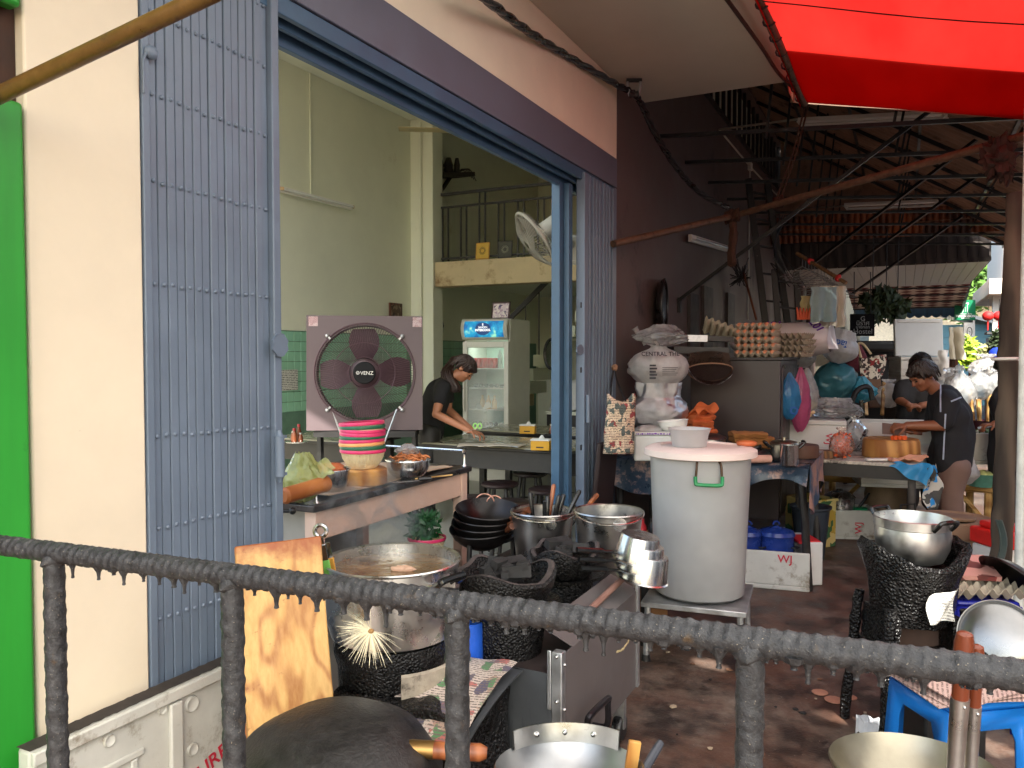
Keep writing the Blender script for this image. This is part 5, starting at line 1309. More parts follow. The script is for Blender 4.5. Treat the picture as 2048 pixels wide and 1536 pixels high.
# net sieve
t = thing('net_sieve', 'brown mesh sieve with wire rim hanging before the cabinet', 'sieve', at(1420, 730, 5.95))
c = at(1420, 738, 5.95); rw = 45 / 1590 * 5.95
b = MB(); b.tube([c + RGT * (rw * math.cos(a)) + UPV * (rw * .55 * math.sin(a) * (1.0 if math.sin(a) < 0 else .45)) - FWD * .06 * math.sin(a) for a in [2 * math.pi * k / 30 for k in range(30)]], .005, 6, closed=True); b.build('rim', mat('tan_wire', rgb(150, 116, 92), .5), t)
b = MB(); b.sheet(lambda u, v: c + RGT * (rw * (2 * u - 1) * (1 - .12 * v)) + UPV * (.02 + .10 * v + .015 * math.sin(u * 3.1)) + FWD * (.02 + .1 * math.sin(u * math.pi) * (1 - v)), 16, 8); b.build('mesh_top', filmmat('brown_mesh', (.10, .065, .05), .35, .8, .4, 30, .3), t)
b = MB(); b.lathe([(0, -.1), (rw * .4, -.09), (rw * .75, -.06), (rw * .98, 0)], 26, face_M(c - FWD * .01, RGT, UPV * .55 + FWD * .8) ); b.build('mesh_bowl', filmmat('dark_mesh', (.07, .05, .045), .5, .8, .4, 30, .3), t)
for n_ in ('brown_mesh', 'dark_mesh'):
 for q_ in MATS[n_].node_tree.nodes:
  if q_.type == 'FRESNEL': q_.inputs[0].default_value = 1.02
# ---- eggs in trays
tray_me = None
def egg_tray(label, M, eggs=True, rows=5, cols=6, detail=True):
 t = thing('egg_tray', label, 'egg tray', M.translation, 'egg trays')
 b = MB(M); P_ = .052; W, D = cols * P_, rows * P_
 nu, nv = cols * 6, rows * 6
 b.sheet(lambda u, v: (-W / 2 + W * u, -D / 2 + D * v, .026 + .026 * math.cos(u * cols * 2 * math.pi) * .5 + .026 * math.cos(v * rows * 2 * math.pi) * .5), nu, nv, .003); b.build('pulp_sheet', m_pulp, t)
 if eggs:
  for i in range(cols):
   for j in range(rows):
    if not (j == 0 or i == cols - 1 or detail): continue
    e = MB(M); e.ball((-W / 2 + P_ * (i + .5), -D / 2 + P_ * (j + .5), .031), (.0195, .0195, .027), 10, 7); e.build('egg', m_egg, t)
 return t
ez = 1.492
for k in range(5):
 x = -1.04 + random.uniform(-.008, .008)
 egg_tray(['bottom', 'second', 'middle', 'fourth', 'topmost'][k] + ' egg tray of brown eggs in the tall stack on the cabinet', TR((x, 6.46 + random.uniform(-.006, .006), ez + k * .053), R(0)), detail=(k == 4))
for k in range(4):
 egg_tray(['bottom', 'second', 'third', 'topmost'][k] + ' egg tray of the shorter stack beside the white sack', TR((-.86 + .03 * random.random(), 6.95, ez + k * .05), R(-12)), eggs=False)
egg_tray('empty egg tray tipped on the dark shelf left of the egg stack', TR(at(1443, 668, 6.35), R(10), R(-22), R(20)), eggs=False)
# ---- white woven sack and bags behind
p = V(-1.0, 7.55, 1.492)
sk = thing('woven_sack', 'big white woven sack with purple figures lying on the cabinet', 'sack', p)
A = TR(p, R(-6))
b = MB(A)
b.sheet(lambda u, v: ((-.42 + .84 * u) * (1 - .12 * (abs(2 * v - 1) ** 3)), .26 * math.cos(v * 2 * math.pi) * (1 - .25 * (2 * u - 1) ** 6), .155 + .15 * math.sin(v * 2 * math.pi) * (1 - .3 * abs(2 * u - 1) ** 5) + .02 * noise.noise(V(u * 5, v * 6, 1))), 30, 28)
m_sack = mat('white_woven_sack', rgb(216, 206, 206), .7, var=.05, scale=5, bmp=.35, bscale=130)
b.build('cloth', m_sack, sk, ang=70)
b = MB(A); b.sheet(lambda u, v: (.42 + .0 * u + .04 * math.sin(v * 9) * u, (-.2 + .4 * v) * (1 - .3 * u), .16 + .14 * (1 - u) * math.sin(v * 3.14) - .1 * u + .01), 8, 10); b.build('gathered_end', m_sack, sk)
lettering('107', A @ Matrix.Translation(Vector((-.05, -.14, .292))) @ Matrix.Rotation(R(50), 4, 'X') @ Matrix.Rotation(math.pi, 4, 'Z'), .11, m_purple_ink, sk, bold=.003)
lettering('107', A @ Matrix.Translation(Vector((.33, -.15, .275))) @ Matrix.Rotation(R(50), 4, 'X') @ Matrix.Rotation(R(125), 4, 'Z'), .1, m_purple_ink, sk, bold=.003)
p = at(1600, 735, 7.5); bag('plastic_bag', 'milky plastic bag slumped between the sack and cabinet top', p, .3, .25, .26, m_bag, 21, 'bags behind the egg trays', knot=False, neck=.5)
lb = thing('shopping_bag', 'round white shopping bag with blue lettering beside the sack', 'bag', at(1672, 722, 7.4), 'bags behind the egg trays')
A = TR(at(1672, 726, 7.4), CAMZ, 0, R(12)); bag_mb(A, .34, .3, .31, 31, neck=.6, crumple=.1, knot=False).build('film', m_bag, lb, ang=60)
lettering('โลตัส', A @ Matrix.Translation(Vector((-.07, -.145, .18))) @ Matrix.Rotation(math.pi / 2, 4, 'X') @ Matrix.Rotation(math.pi, 4, 'Z'), .07, m_blue_ink, lb, bold=.002)
# ---- paper bag on the gate corner
hb = thing('newsprint_bag', 'cream carrier bag printed with cartoons hanging by the folding gate', 'bag', at(1236, 900, 5.2))
q = at(1236, 848, 5.15);
m_comic = printmat('comic_print', rgb(216, 190, 160), [rgb(206, 176, 150), rgb(150, 60, 60), rgb(86, 96, 90)], 20, .18, .8, (30, 'Z', rgb(60, 46, 44)))
def hbf(u, v):
 w = .098 * (1 - .08 * v); s_ = -1 if v < .5 else 1
 a = u * 2 * math.pi
 return q + RGT * (w * math.copysign(abs(math.cos(a)) ** .6, math.cos(a)) + .012 * noise.noise(V(v * 4, u * 6, 0)) + .02 * v) + FWD * (.05 * math.copysign(abs(math.sin(a)) ** .6, math.sin(a)) * (1 if v < .85 else 1) + .012 * noise.noise(V(u * 6, v * 5, 3))) + UPV * (-.19 + .36 * v + (.03 * math.sin(a * 2 + 1) if v > .9 else 0))
b = MB(); b.sheet(hbf, 28, 14); b.build('paper', m_comic, hb, solid=.002)
b = MB(); hk = onx(1229, 735, FX + .05); b.tube(spline([q + UPV * .15 - RGT * .05, hk - RGT * .02 - UPV * .1, hk, hk + RGT * .02 - UPV * .1, q + UPV * .15 + RGT * .05], 5), .006, 6); b.build('straps', m_black, hb)
b = MB(); b.ball(hk, .022, 12, 8, None, .6, 8); tag(b.build('knotted_cloth', mat('beige_knot', rgb(150, 116, 92), .9, var=.3)), 'knotted beige cloth on the hook above the cartoon bag', 'cloth')
# ---- under the table
p = gnd(1546, 1182, 5.1)
p = gnd(1546, 1180, 5.28)
foam_box('foam_box', 'dirty foam box with red letters under the tarp table', TR(p, CAMZ + R(-18)), .44, .34, .245, False, m_foamdirty, letters=[('WJ', .07, .2, .07, 0)])
for (x, y, rr_, lab) in ((1552, 1100, .115, 'wide blue enamel pot with lid in the foam box'), (1496, 1100, .085, 'small blue enamel pot in the foam box behind the barrel')):
 q = at(x, y, 5.3); q.z = .045
 t = thing('blue_pot', lab, 'pot', q, 'blue pots')
 m_ = mat('blue_enamel', rgb(34, 56, 128), .25, var=.12)
 A = TR(q, CAMZ); pot_mb(A, rr_, .27).build('body', m_, t)
 b = MB(A); b.lathe([(rr_ * 1.06, .272), (rr_ * .95, .295), (rr_ * .5, .315), (.02, .32), (.02, .33), (0, .332)], 30); b.build('lid', m_, t)
 b = MB(A); b.tube(arc((0, 0, .335), .022, 0, math.pi, 8), .006, 6); b.build('knob', m_, t)
 handle_at(q, CAMZ + R(-40), rr_, q.z + .2, .05, .03, .0, .006, m_blackmetal, t)
p = gnd(1620, 1112, 5.95)
t = thing('dark_bin', 'dark slate plastic bin with a red lid edge behind the table leg', 'bin', p)
b = MB(TR(p, CAMZ)); b.lathe([(0, 0), (.1, 0), (.135, .36), (.15, .37), (.15, .385), (.128, .375), (.09, .02), (0, .02)], 30); b.build('tub', mat('slate_plastic', rgb(48, 56, 66), .45), t)
b = MB(TR(at(1612, 1078, 5.3), CAMZ)); b.box(-.08, .06, -.1, .1, -.01, .008); tag(b.build('red_tray', mat('red_plastic', rgb(206, 44, 48), .4)), 'small red tray behind the table leg', 'tray')
b = MB(TR(V(*gnd(1613, 1175, 5.35)), CAMZ)); b.box(-.06, .05, -.15, .15, 0, .285); tag(b.build('white_crate', m_foam, bevel=.01), 'narrow white foam crate behind the table leg', 'crate')
p = gnd(1620, 1080, 6.35)
t = thing('produce_carton', 'yellow fruit carton with green print behind the dark bin', 'box', p)
b = MB(TR(p, CAMZ + R(25))); b.box(-.13, .13, -.14, .14, 0, .36); b.build('carton', printmat('yellow_carton', rgb(206, 186, 120), [rgb(180, 150, 60), rgb(60, 100, 60)], 9, .25), t, bevel=.006)
b = MB(TR(p, CAMZ + R(25))); b.box(-.14, .14, -.15, .15, .36, .38); b.build('carton_flap', MATS['yellow_carton'], t)
# ================================================================ CUTTING TABLE, BACK STALLS, RIGHT STOVE
MX = (-.78, .13); MY = (6.32, 7.25); MZ = .73
ct2 = thing('cutting_table', 'black cutting table with worn paper top and hanging blue plastic', 'table', (-.3, 6.8, 0))
m_tt = mat('worn_printed_top', rgb(196, 190, 176), .6, var=.15, scale=5, dirt=(rgb(58, 50, 46), .42, 7), bmp=.2)
b = MB(); b.box(MX[0], MX[1], MY[0], MY[1], MZ - .025, MZ); b.build('top', m_tt, ct2, bevel=.004)
b = MB(); b.box(MX[0] + .02, MX[1] - .03, MY[0] + .01, MY[0] + .03, MZ - .12, MZ - .027); b.build('apron', m_blackwood, ct2)
for (x, y) in ((MX[0] + .06, MY[0] + .05), (MX[1] - .08, MY[0] + .06), (MX[0] + .06, MY[1] - .06), (MX[1] - .08, MY[1] - .06)):
 b = MB(); b.tube([(x, y, MZ - .03), (x + .01, y, .4), (x, y, 0)], [.03, .028, .032], 9); b.rough(.008, 14); b.build('leg', mat('grey_worn_leg', rgb(80, 74, 70), .7, var=.3, scale=8), ct2)
b = MB(); b.beam((MX[0] + .06, MY[0] + .05, .5), (MX[0] + .3, MY[0] + .04, MZ - .06), .02, .02); b.build('brace', m_blackwood, ct2)
m_blp = filmmat('bright_blue_plastic', (.06, .42, .82), .08, .25, .7, 14, .3)
b = MB(); b.sheet(lambda u, v: (MX[1] - .2 + .24 * u + .02 * math.sin(v * 5), MY[0] - .02 - .04 * v + .02 * math.sin(u * 11), MZ + .01 - (.10 * u + .02) * (v ** 1.3) * 1.3 + .01 * math.sin(u * 9)), 14, 14); b.build('blue_plastic', m_blp, ct2)
b = MB(); b.sheet(lambda u, v: (MX[1] + .02 + .03 * math.sin(v * 8 + u * 4) + .08 * u, MY[0] - .04 + .1 * u, MZ - .02 - .34 * v + .03 * math.sin(u * 8)), 10, 14); b.build('hanging_plastic', printmat('torn_wrapper', rgb(190, 190, 180), [rgb(40, 140, 210), rgb(70, 70, 66)], 14, .4, .4), ct2)
def on_m(x, y, Z): p = at(x, y, Z); return V(p.x, p.y, MZ + .002)
foam_box('foam_box', 'white foam box with red sideways letters at the wall end of the cutting table', TR(V(-.66, 7.0, MZ + .004), CAMZ + R(-20)), .46, .34, .25, True, letters=[('WJ', .1, .1, .07, R(-90))])
bag('plastic_bag', 'clear bag of white vegetables lying on the lettered foam box', V(-.52, 7.05, MZ + .256), .4, .3, .17, m_bagclear, 41, 'bags around the cutting table', crumple=.35, knot=False, neck=.5)
bag('plastic_bag', 'crumpled clear bag drooping beside the lettered foam box', V(-.36, 7.0, MZ + .004), .2, .2, .3, m_bagclear, 43, 'bags around the cutting table', crumple=.3, neck=.4)
p = on_m(1787, 893, 6.2); p = V(-.085, 6.72, MZ + .002)
t = thing('chopping_block', 'thick round wooden chopping block under the cleaver', 'chopping block', p)
b = MB(TR(p, CAMZ)); b.lathe([(0, 0), (.2, 0), (.205, .01), (.2, .125), (.19, .14), (.17, .142), (.1, .136), (0, .134)], 40, None, lambda a, r_, z: (r_ * (1 + .015 * math.sin(a * 5)), z)); b.build('block', m_chop, t)
# carrots in a bag
p = V(-.42, 6.46, MZ + .002)
t = thing('carrot_bag', 'clear bag packed with orange carrot sticks on the table edge', 'bag', p)
b = MB(TR(p, CAMZ)); rnd = random.Random(3)
for k in range(150):
 a = rnd.uniform(0, 6.28); q = rnd.uniform(.0, 1) ** .5; z = rnd.uniform(.02, .175)
 r_ = .066 * math.sin(math.pi * (.14 + .74 * z / .2)) ** .5
 c_ = V(r_ * q * math.cos(a), r_ * .8 * q * math.sin(a), z); d = V(rnd.uniform(-1, 1), rnd.uniform(-.3, .3), rnd.uniform(-.7, .7)).normalized() * .028
 b.tube([c_ - d, c_ + d], .0055, 4)
o = b.build('carrot_sticks', mat('carrot', rgb(226, 96, 34), .5, var=.15, scale=30), t); o['kind'] = 'stuff'
bag_mb(TR(p, CAMZ), .185, .15, .23, 51, neck=.25, crumple=.12).build('film', filmmat('bag_over_carrots', (.95, .8, .7), .82, .1, .8, 18, .3), t, ang=60)
b = MB(TR(V(-.62, 6.42, MZ + .002), CAMZ + R(-15))); b.box(-.14, .14, -.06, .06, 0, .055); tag(b.build('wood_block', wood('striped_end_grain', rgb(70, 46, 28), rgb(140, 98, 56), 16, 'Z', .7), bevel=.004), 'low dark wooden block beside the carrot bag', 'block')
foam_box('foam_box', 'wide open foam box behind the chopping block', TR(V(-.05, 7.35, MZ - .3), CAMZ + R(-14)), .62, .4, .53, False, m_foam)
b = MB(TR(V(-.02, 7.02, MZ + .002), CAMZ + R(-12), R(-62))); b.box(-.25, .25, -.0, .03, 0, .33); o = b.build('foam_sheet', m_foam, bevel=.01); tag(o, 'foam lid with purple print propped behind the chopping block', 'box lid')
o2 = lettering('L30', TR(V(-.1, 6.95, MZ + .2), CAMZ + R(-12), R(28)) , .06, m_purple_ink, o, bold=.001)
b = MB(TR(V(.02, 6.45, MZ + .004), CAMZ)); b.sheet(lambda u, v: (-.13 + .26 * u, -.06 + .12 * v, .012 + .04 * abs(math.sin(u * 4 + v * 2)) * u + .02 * noise.noise(V(u * 5, v * 5, 4))), 16, 10, .008); tag(b.build('pink_cloth', mat('salmon_cloth', rgb(222, 164, 132), .9, var=.12, bmp=.4, bscale=120)), 'salmon pink cloth crumpled at the table edge', 'cloth')
b = MB(TR(V(-.12, 6.42, MZ + .004), CAMZ)); b.box(-.14, .1, -.02, .03, 0, .018); tag(b.build('white_peel', m_white, bevel=.006), 'white radish slab lying before the chopping block', 'vegetable')
# cleaver and carrot slices
cl = thing('cleaver', 'rust brown cleaver held over sliced carrot on the block', 'cleaver', at(1800, 858, 6.1))
A = face_M(at(1796, 855, 6.08), RGT - FWD * .15, UPV)
b = MB(A); b.add([(-.115, -.05, .0), (.06, -.06, .0), (.06, .02, .0), (-.115, .035, .0), (-.115, -.05, .004), (.06, -.06, .004), (.06, .02, .004), (-.115, .035, .004)], [(0, 1, 2, 3), (7, 6, 5, 4), (0, 4, 5, 1), (1, 5, 6, 2), (2, 6, 7, 3), (3, 7, 4, 0)]); b.build('blade', mat('stained_blade', rgb(96, 70, 64), .5, metal=.15, var=.2), cl)
b = MB(A); b.tube([(.05, -.03, .002), (.06, -.03, .002), (.17, -.045, .002)], [.009, .013, .014], 9); b.build('handle', m_darkwood, cl)
for k in range(7):
 b = MB(); c_ = V(-.085, 6.72, MZ + .152) + RGT * (-.03 + .016 * k) - FWD * (.08 + .012 * (k % 2)); b.lathe([(0, -.003), (.017, -.003), (.017, .003), (0, .003)], 12, TR(c_, CAMZ, R(70), R(60))); tag(b.build('carrot_slice', MATS['carrot']), 'orange carrot slice lying under the cleaver', 'carrot', 'carrot slices')
# ---- hanging bags on the cabinet side
hk = onx(1572, 728, -.8)
def hbag(name, label, x, y0, y1, w, Z, m, seed, extra=None):
 h = (y1 - y0) / 1590 * Z
 t = thing(name, label, 'bag', at(x, y1, Z), 'bags hung on the cabinet')
 A = TR(at(x, y1, Z), CAMZ)
 b = bag_mb(A, w, w * .6, h, seed, neck=.12, crumple=.16, knot=False); b.build('film', m, t, ang=60)
 return t, A, h
t, A, h = hbag('hanging_bag', 'blue plastic bag with a round emblem hanging on the cabinet', 1578, 745, 838, .17, 6.15, m_bagblue, 61)
b = MB(A); b.lathe([(.02, 0), (.03, .001), (.03, .002), (.02, .002)], 20, TR((.015, -.062, .07), 0, R(84))); b.build('emblem', m_blue_ink, t)
hbag('hanging_bag', 'pink red plastic bag hanging behind the blue one', 1600, 735, 862, .17, 6.3, m_bagpink, 63)
t, A, h = hbag('hanging_bag', 'clear bag holding pale mushrooms beside the pink bag', 1612, 735, 835, .2, 6.45, m_bagclear, 67)
b = MB(A); rnd = random.Random(5)
for k in range(26): b.ball((rnd.uniform(-.06, .06), rnd.uniform(-.03, .03), rnd.uniform(.02, .13)), (.024, .024, .017), 8, 6)
o = b.build('mushrooms', mat('pale_mushroom', rgb(222, 190, 148), .7, var=.12), t); o['kind'] = 'stuff'
bag('plastic_bag', 'large teal plastic bag tied up behind the foam box', at(1672, 806, 7.6), .42, .34, .47, m_bagteal, 71, 'bags behind the cutting table', crumple=.14, neck=.3)
bag('plastic_bag', 'turquoise plastic bag draped over a black handlebar', at(1722, 806, 7.5), .24, .2, .25, filmmat('turquoise_bag_film', (.08, .42, .58), .15, .2, .9, 14), 73, 'bags behind the cutting table', crumple=.25, knot=False)
b = MB(); b.tube(spline([at(1700, 812, 7.3), at(1715, 780, 7.3), at(1738, 775, 7.3), at(1745, 800, 7.3)], 5), .025, 8); b.tube([at(1722, 800, 7.35), at(1728, 860, 7.35)], .02, 7); tag(b.build('scooter_handlebar', m_blackplastic), 'black scooter handlebar under the turquoise bag', 'handlebar')
def tote(u, v):
 return at(1718 + 48 * u + 6 * v * (1 - u), 712 + 42 * v + 4 * math.sin(u * 4), 7.8) + FWD * (.03 * math.sin(u * 5 + v * 3))
t = thing('tote_bag', 'cream tote bag with small dark and red printed squares', 'bag', at(1742, 755, 7.8))
b = MB(); b.sheet(tote, 16, 12, .03); b.build('cloth', printmat('tote_print', rgb(212, 204, 188), [rgb(66, 50, 46), rgb(140, 44, 44), rgb(60, 52, 50)], 24, .25, .85), t)
b = MB(); b.tube(spline([at(1722, 715, 7.78), at(1716, 690, 7.78), at(1726, 688, 7.78), at(1742, 708, 7.78)], 5), .012, 7); b.build('strap', mat('cream_strap', rgb(196, 176, 140), .8), t)
bag('plastic_bag', 'white carrier bag with dark scooter print beside the second cook', at(1778, 815, 7.9), .26, .2, .28, m_bag, 77, 'bags behind the cutting table', crumple=.2, neck=.3)
# tall stacked foam boxes with upright lid
for k, (w, x) in enumerate(((.50, 1838), (.52, 1840), (.54, 1842))):
 q = at(x, 800 - 34 * k, 8.6)
 foam_box('foam_box', ['lowest', 'middle', 'upper'][k] + ' stacked foam box below the upright white lid', TR(V(q.x, q.y, 1.0 + .165 * k), CAMZ + R(-8)), w, .4, .165, True, m_foam, group='stacked foam boxes')
q = at(1838, 697, 8.5)
t = thing('foam_sheet', 'large pale grey foam lid standing upright on the box stack', 'box lid', q)
A = TR(V(q.x, q.y, 1.5), CAMZ + R(-4), R(-6)); b = MB(A); b.box(-.25, .25, -.02, .03, 0, .4); b.build('panel', mat('pale_grey_foam', rgb(196, 200, 202), .7, var=.04), t, bevel=.01)
b = MB(A); b.box(-.22, .22, -.03, -.021, .36, .39); b.build('ridge', m_foam, t, bevel=.004)
q = gnd(1838, 800, 8.6); b = MB(TR(q, CAMZ + R(-8))); b.box(-.3, .3, -.22, .22, 0, .995); tag(b.build('stall_counter', mat('grey_counter', rgb(120, 116, 110), .7), bevel=.01), 'grey stall counter under the stacked foam boxes', 'counter')
drape('cloth', 'grey beige cloth hung over a stick beside the foam lid', 'cloth', 1896, 1924, 655, 716, 8.0, mat('grey_beige_cloth', rgb(172, 166, 148), .95, var=.1), .05, 1.4, seed=4, thick=.02)
drape('towel', 'white towel with dark stripe hung beside the foam boxes', 'towel', 1879, 1897, 700, 752, 7.8, mat('striped_white_towel', rgb(210, 210, 208), .95, var=.05), .03, 1, seed=2, thick=.02)
b = MB(); b.tube([gnd(1908, 800, 8.1), at(1908, 660, 8.1)], .04, 9); tag(b.build('stall_post', m_darkwood), 'dark brown stall post under the hung beige cloth', 'post')
# clear bags right of the cook
for k, (x, y1, w, h, lab) in enumerate(((1918, 830, .3, .44, 'tall clear bag tied to a point behind the cook'), (1958, 800, .26, .28, 'round clear bag of ice beside the tall clear bag'), (1992, 795, .22, .26, 'clear bag against the wooden post'))):
 bag('plastic_bag', lab, at(x, y1, 7.0), w, w * .8, h, m_bagclear, 81 + k, 'clear bags behind the cook', crumple=.18, neck=.1 if k == 0 else .3)
bkt = thing('stick_bucket', 'dark red bucket holding brown bamboo sticks', 'bucket', at(1968, 880, 6.9))
b = MB(TR(at(1968, 900, 6.9), CAMZ)); b.lathe([(0, 0), (.1, 0), (.12, .25), (.13, .26), (.11, .25), (.09, .02), (0, .02)], 24); b.build('tub', mat('dark_red_plastic', rgb(70, 24, 34), .4), bkt)
for k in range(8):
 a = R(45 * k); q = at(1968, 890, 6.9) + RGT * .07 * math.cos(a) + FWD * .07 * math.sin(a)
 b = MB(); b.tube([q, q + UPV * (.42 + .04 * math.sin(k * 2)) + RGT * .05 * math.cos(a)], .017, 7); b.build('stick', m_bamboo, bkt)
# bench, basket, jar, pot in foam box
bn2 = thing('bamboo_bench', 'long low bamboo bench running behind the cutting table', 'bench', at(1820, 1000, 7.0))
q0, q1 = at(1648, 955, 7.5), at(2010, 980, 6.3)
for d in (0, .1, .2, .3):
 b = MB(); b.tube([q0 + FWD * d - UPV * 0, q1 + FWD * d], .035, 9); b.build('pole', m_bamboo, bn2)
for f in (.06, .5, .93):
 for d in (0.02, .28):
  p = q0.lerp(q1, f) + FWD * d; b = MB(); b.tube([p, V(p.x, p.y, 0)], .03, 8); b.build('leg', m_bamboo, bn2)
for f, g_ in ((.06, .25), (.93, .75)): b = MB(); b.tube([q0.lerp(q1, f) - V(0, 0, .3), q0.lerp(q1, g_)], .02, 7); b.build('brace', m_bamboo, bn2)
for k, (x, w) in enumerate(((1662, .24), (1706, .22))):
 bag('plastic_bag', ['pale green bag of cabbage on the bamboo bench under the table', 'clear green tinted bag beside the red basket on the bench'][k], at(x, 948, 7.2), w, .2, .16, filmmat('pale_green_film', (.72, .78, .68), .3, .2, .8, 14), 91 + k, 'bags on the bamboo bench', crumple=.2, knot=False)
t = thing('red_basket', 'dark red plastic basket on the bench under the table', 'basket', at(1752, 948, 7.0))
A = TR(at(1752, 950, 7.0), CAMZ); b = MB(A); b.lathe([(0, 0), (.1, 0), (.125, .12), (.135, .125), (.12, .12), (.095, .01), (0, .01)], 26); b.build('tub', mat('maroon_plastic', rgb(110, 44, 52), .5, var=.2, scale=60), t)
p = gnd(1772, 1040, 6.9); t = thing('clay_jar', 'large worn brown clay jar behind the table leg', 'jar', p)
b = MB(TR(p)); b.lathe([(0, 0), (.13, 0), (.17, .12), (.18, .3), (.15, .42), (.13, .46), (.15, .48), (.12, .47), (0, .4)], 30); b.build('body', mat('worn_clay', rgb(130, 108, 84), .8, var=.25, scale=5, dirt=(rgb(196, 186, 168), .2, 4)), t)
p = V(-.31, 7.18, 0); p = gnd(1700, 1076, 6.55)
foam_box('foam_box', 'low mouldy foam box with red letters holding a steel pot', TR(p + FWD * .12, CAMZ + R(-6)), .47, .3, .24, False, m_foamdirty, letters=[('WJ', .07, .1, .075, R(90))])
q = p + FWD * .12 + V(0, 0, .06) - RGT * .04
t = thing('steel_kettle', 'steel pot with domed lid standing in the mouldy foam box', 'pot', q)
pot_mb(TR(q, CAMZ), .118, .27).build('body', m_steel, t); b = MB(TR(q, CAMZ)); b.lathe([(.124, .272), (.11, .29), (.06, .315), (.03, .322), (.02, .335), (0, .337)], 30); b.build('lid', m_steel, t)
handle_at(q, CAMZ + R(-115), .118, q.z + .2, .06, .03, .02, .006, m_steel, t)
b = MB(TR(q + RGT * .17 - FWD * .02 + V(0, 0, .15), CAMZ)); b.lathe([(0, 0), (.05, 0), (.052, .03), (0, .032)], 18); tag(b.build('green_disc', mat('green_plastic', rgb(28, 150, 92), .4)), 'round green plastic lid in the mouldy foam box', 'lid')
utensil('black_ladle', 'black ladle handle sticking out of the mouldy foam box', q + RGT * .25 + V(0, 0, .3), q + RGT * .12 + V(0, 0, .12), .011, m_bakelite)
t = thing('mesh_tray', 'steel wire frame behind the silver pot on the stove', 'rack', at(1818, 1040, 5.6))
b = MB(); b.tube([at(1800, 1048, 5.3), at(1802, 1010, 5.3), at(1830, 1008, 5.3), at(1832, 1048, 5.3)], .008, 6); b.build('frame', m_blackmetal, t)
# green basket of guavas, foam box with greens
q = at(1966, 972, 6.45)
t = thing('green_basket', 'sea green plastic basket of pale guavas on the bench', 'basket', q)
A = TR(q, CAMZ); b = MB(A); b.lathe([(0, 0), (.1, 0), (.13, .1), (.135, .105), (.125, .1), (.095, .008), (0, .008)], 30); b.build('tub', filmmat('sea_green_plastic', (.24, .62, .5), .12, .3, .2, 40, .5), t)
for k in range(6):
 a = k * 1.05; b = MB(A); b.ball((.06 * math.cos(a), .06 * math.sin(a), .085), .042, 12, 8); b.build('guava', mat('guava', rgb(186, 200, 130), .5, var=.1), t)
foam_box('foam_box', 'grey foam box of green leaves beside the cook', TR(at(1958, 925, 6.7), CAMZ), .3, .26, .26, False, m_foamdirty)
b = MB(); rnd = random.Random(8)
for k in range(60):
 c_ = at(1958, 866, 6.7) + V(rnd.uniform(-.1, .1), rnd.uniform(-.1, .1), rnd.uniform(-.03, .03)); d = V(rnd.uniform(-1, 1), rnd.uniform(-1, 1), rnd.uniform(0, .6)).normalized() * .04; s_ = d.cross(V(0, 0, 1)).normalized() * .012
 b.add([c_ - d, c_ + s_, c_ + d, c_ - s_], [(0, 1, 2, 3)])
o = b.build('herb_leaves', mat('herb_green', rgb(70, 104, 40), .6, var=.3, scale=20)); o['kind'] = 'stuff'; o['label'] = 'dark green herb leaves heaped in the grey foam box'; o['category'] = 'leaves'
bag('plastic_bag', 'white bag with red print next to the green basket', at(1930, 968, 6.3), .2, .16, .22, m_bag, 97, 'bags on the bamboo bench', crumple=.2, knot=False, neck=.5)
# fibre drum, cooler
p = gnd(1905, 1130, 5.5); p = V(*gnd(1905, 1130, 5.35))
t = thing('fibre_drum', 'wide tan fibre drum with loose round lid', 'drum', p)
m_fib = mat('tan_fibreboard', rgb(146, 118, 90), .7, var=.1, scale=5, dirt=(rgb(100, 76, 58), .2, 6))
A = TR(p, CAMZ); b = MB(A); b.lathe([(0, 0), (.228, 0), (.23, .38), (.2, .38), (0, .36)], 40); b.build('tub', m_fib, t)
b = MB(A); b.lathe([(.244, .32), (.246, .41), (.24, .422), (.232, .42), (.22, .41), (0, .408)], 40); b.build('lid', m_fib, t)
b = MB(A @ TR((-.06, .02, .415), 0, R(-3), R(4))); b.lathe([(0, .0), (.19, .0), (.195, .012), (.19, .022), (.17, .02), (.1, .012), (0, .01)], 36); b.build('inner_lid', m_fib, t)
p = gnd(1996, 1190, 4.8)
t = thing('cooler_box', 'white cooler box with bright red lid behind the wooden post', 'cooler', p)
A = TR(p, CAMZ + R(8)); b = MB(A); b.box(-.09, .12, -.12, .12, 0, .36); b.build('body', m_white, t, bevel=.015)
b = MB(A); b.box(-.1, .13, -.13, .13, .362, .46); b.box(-.06, .09, -.1, .1, .46, .5); b.build('lid', mat('cooler_red', rgb(214, 42, 36), .4), t, bevel=.012)
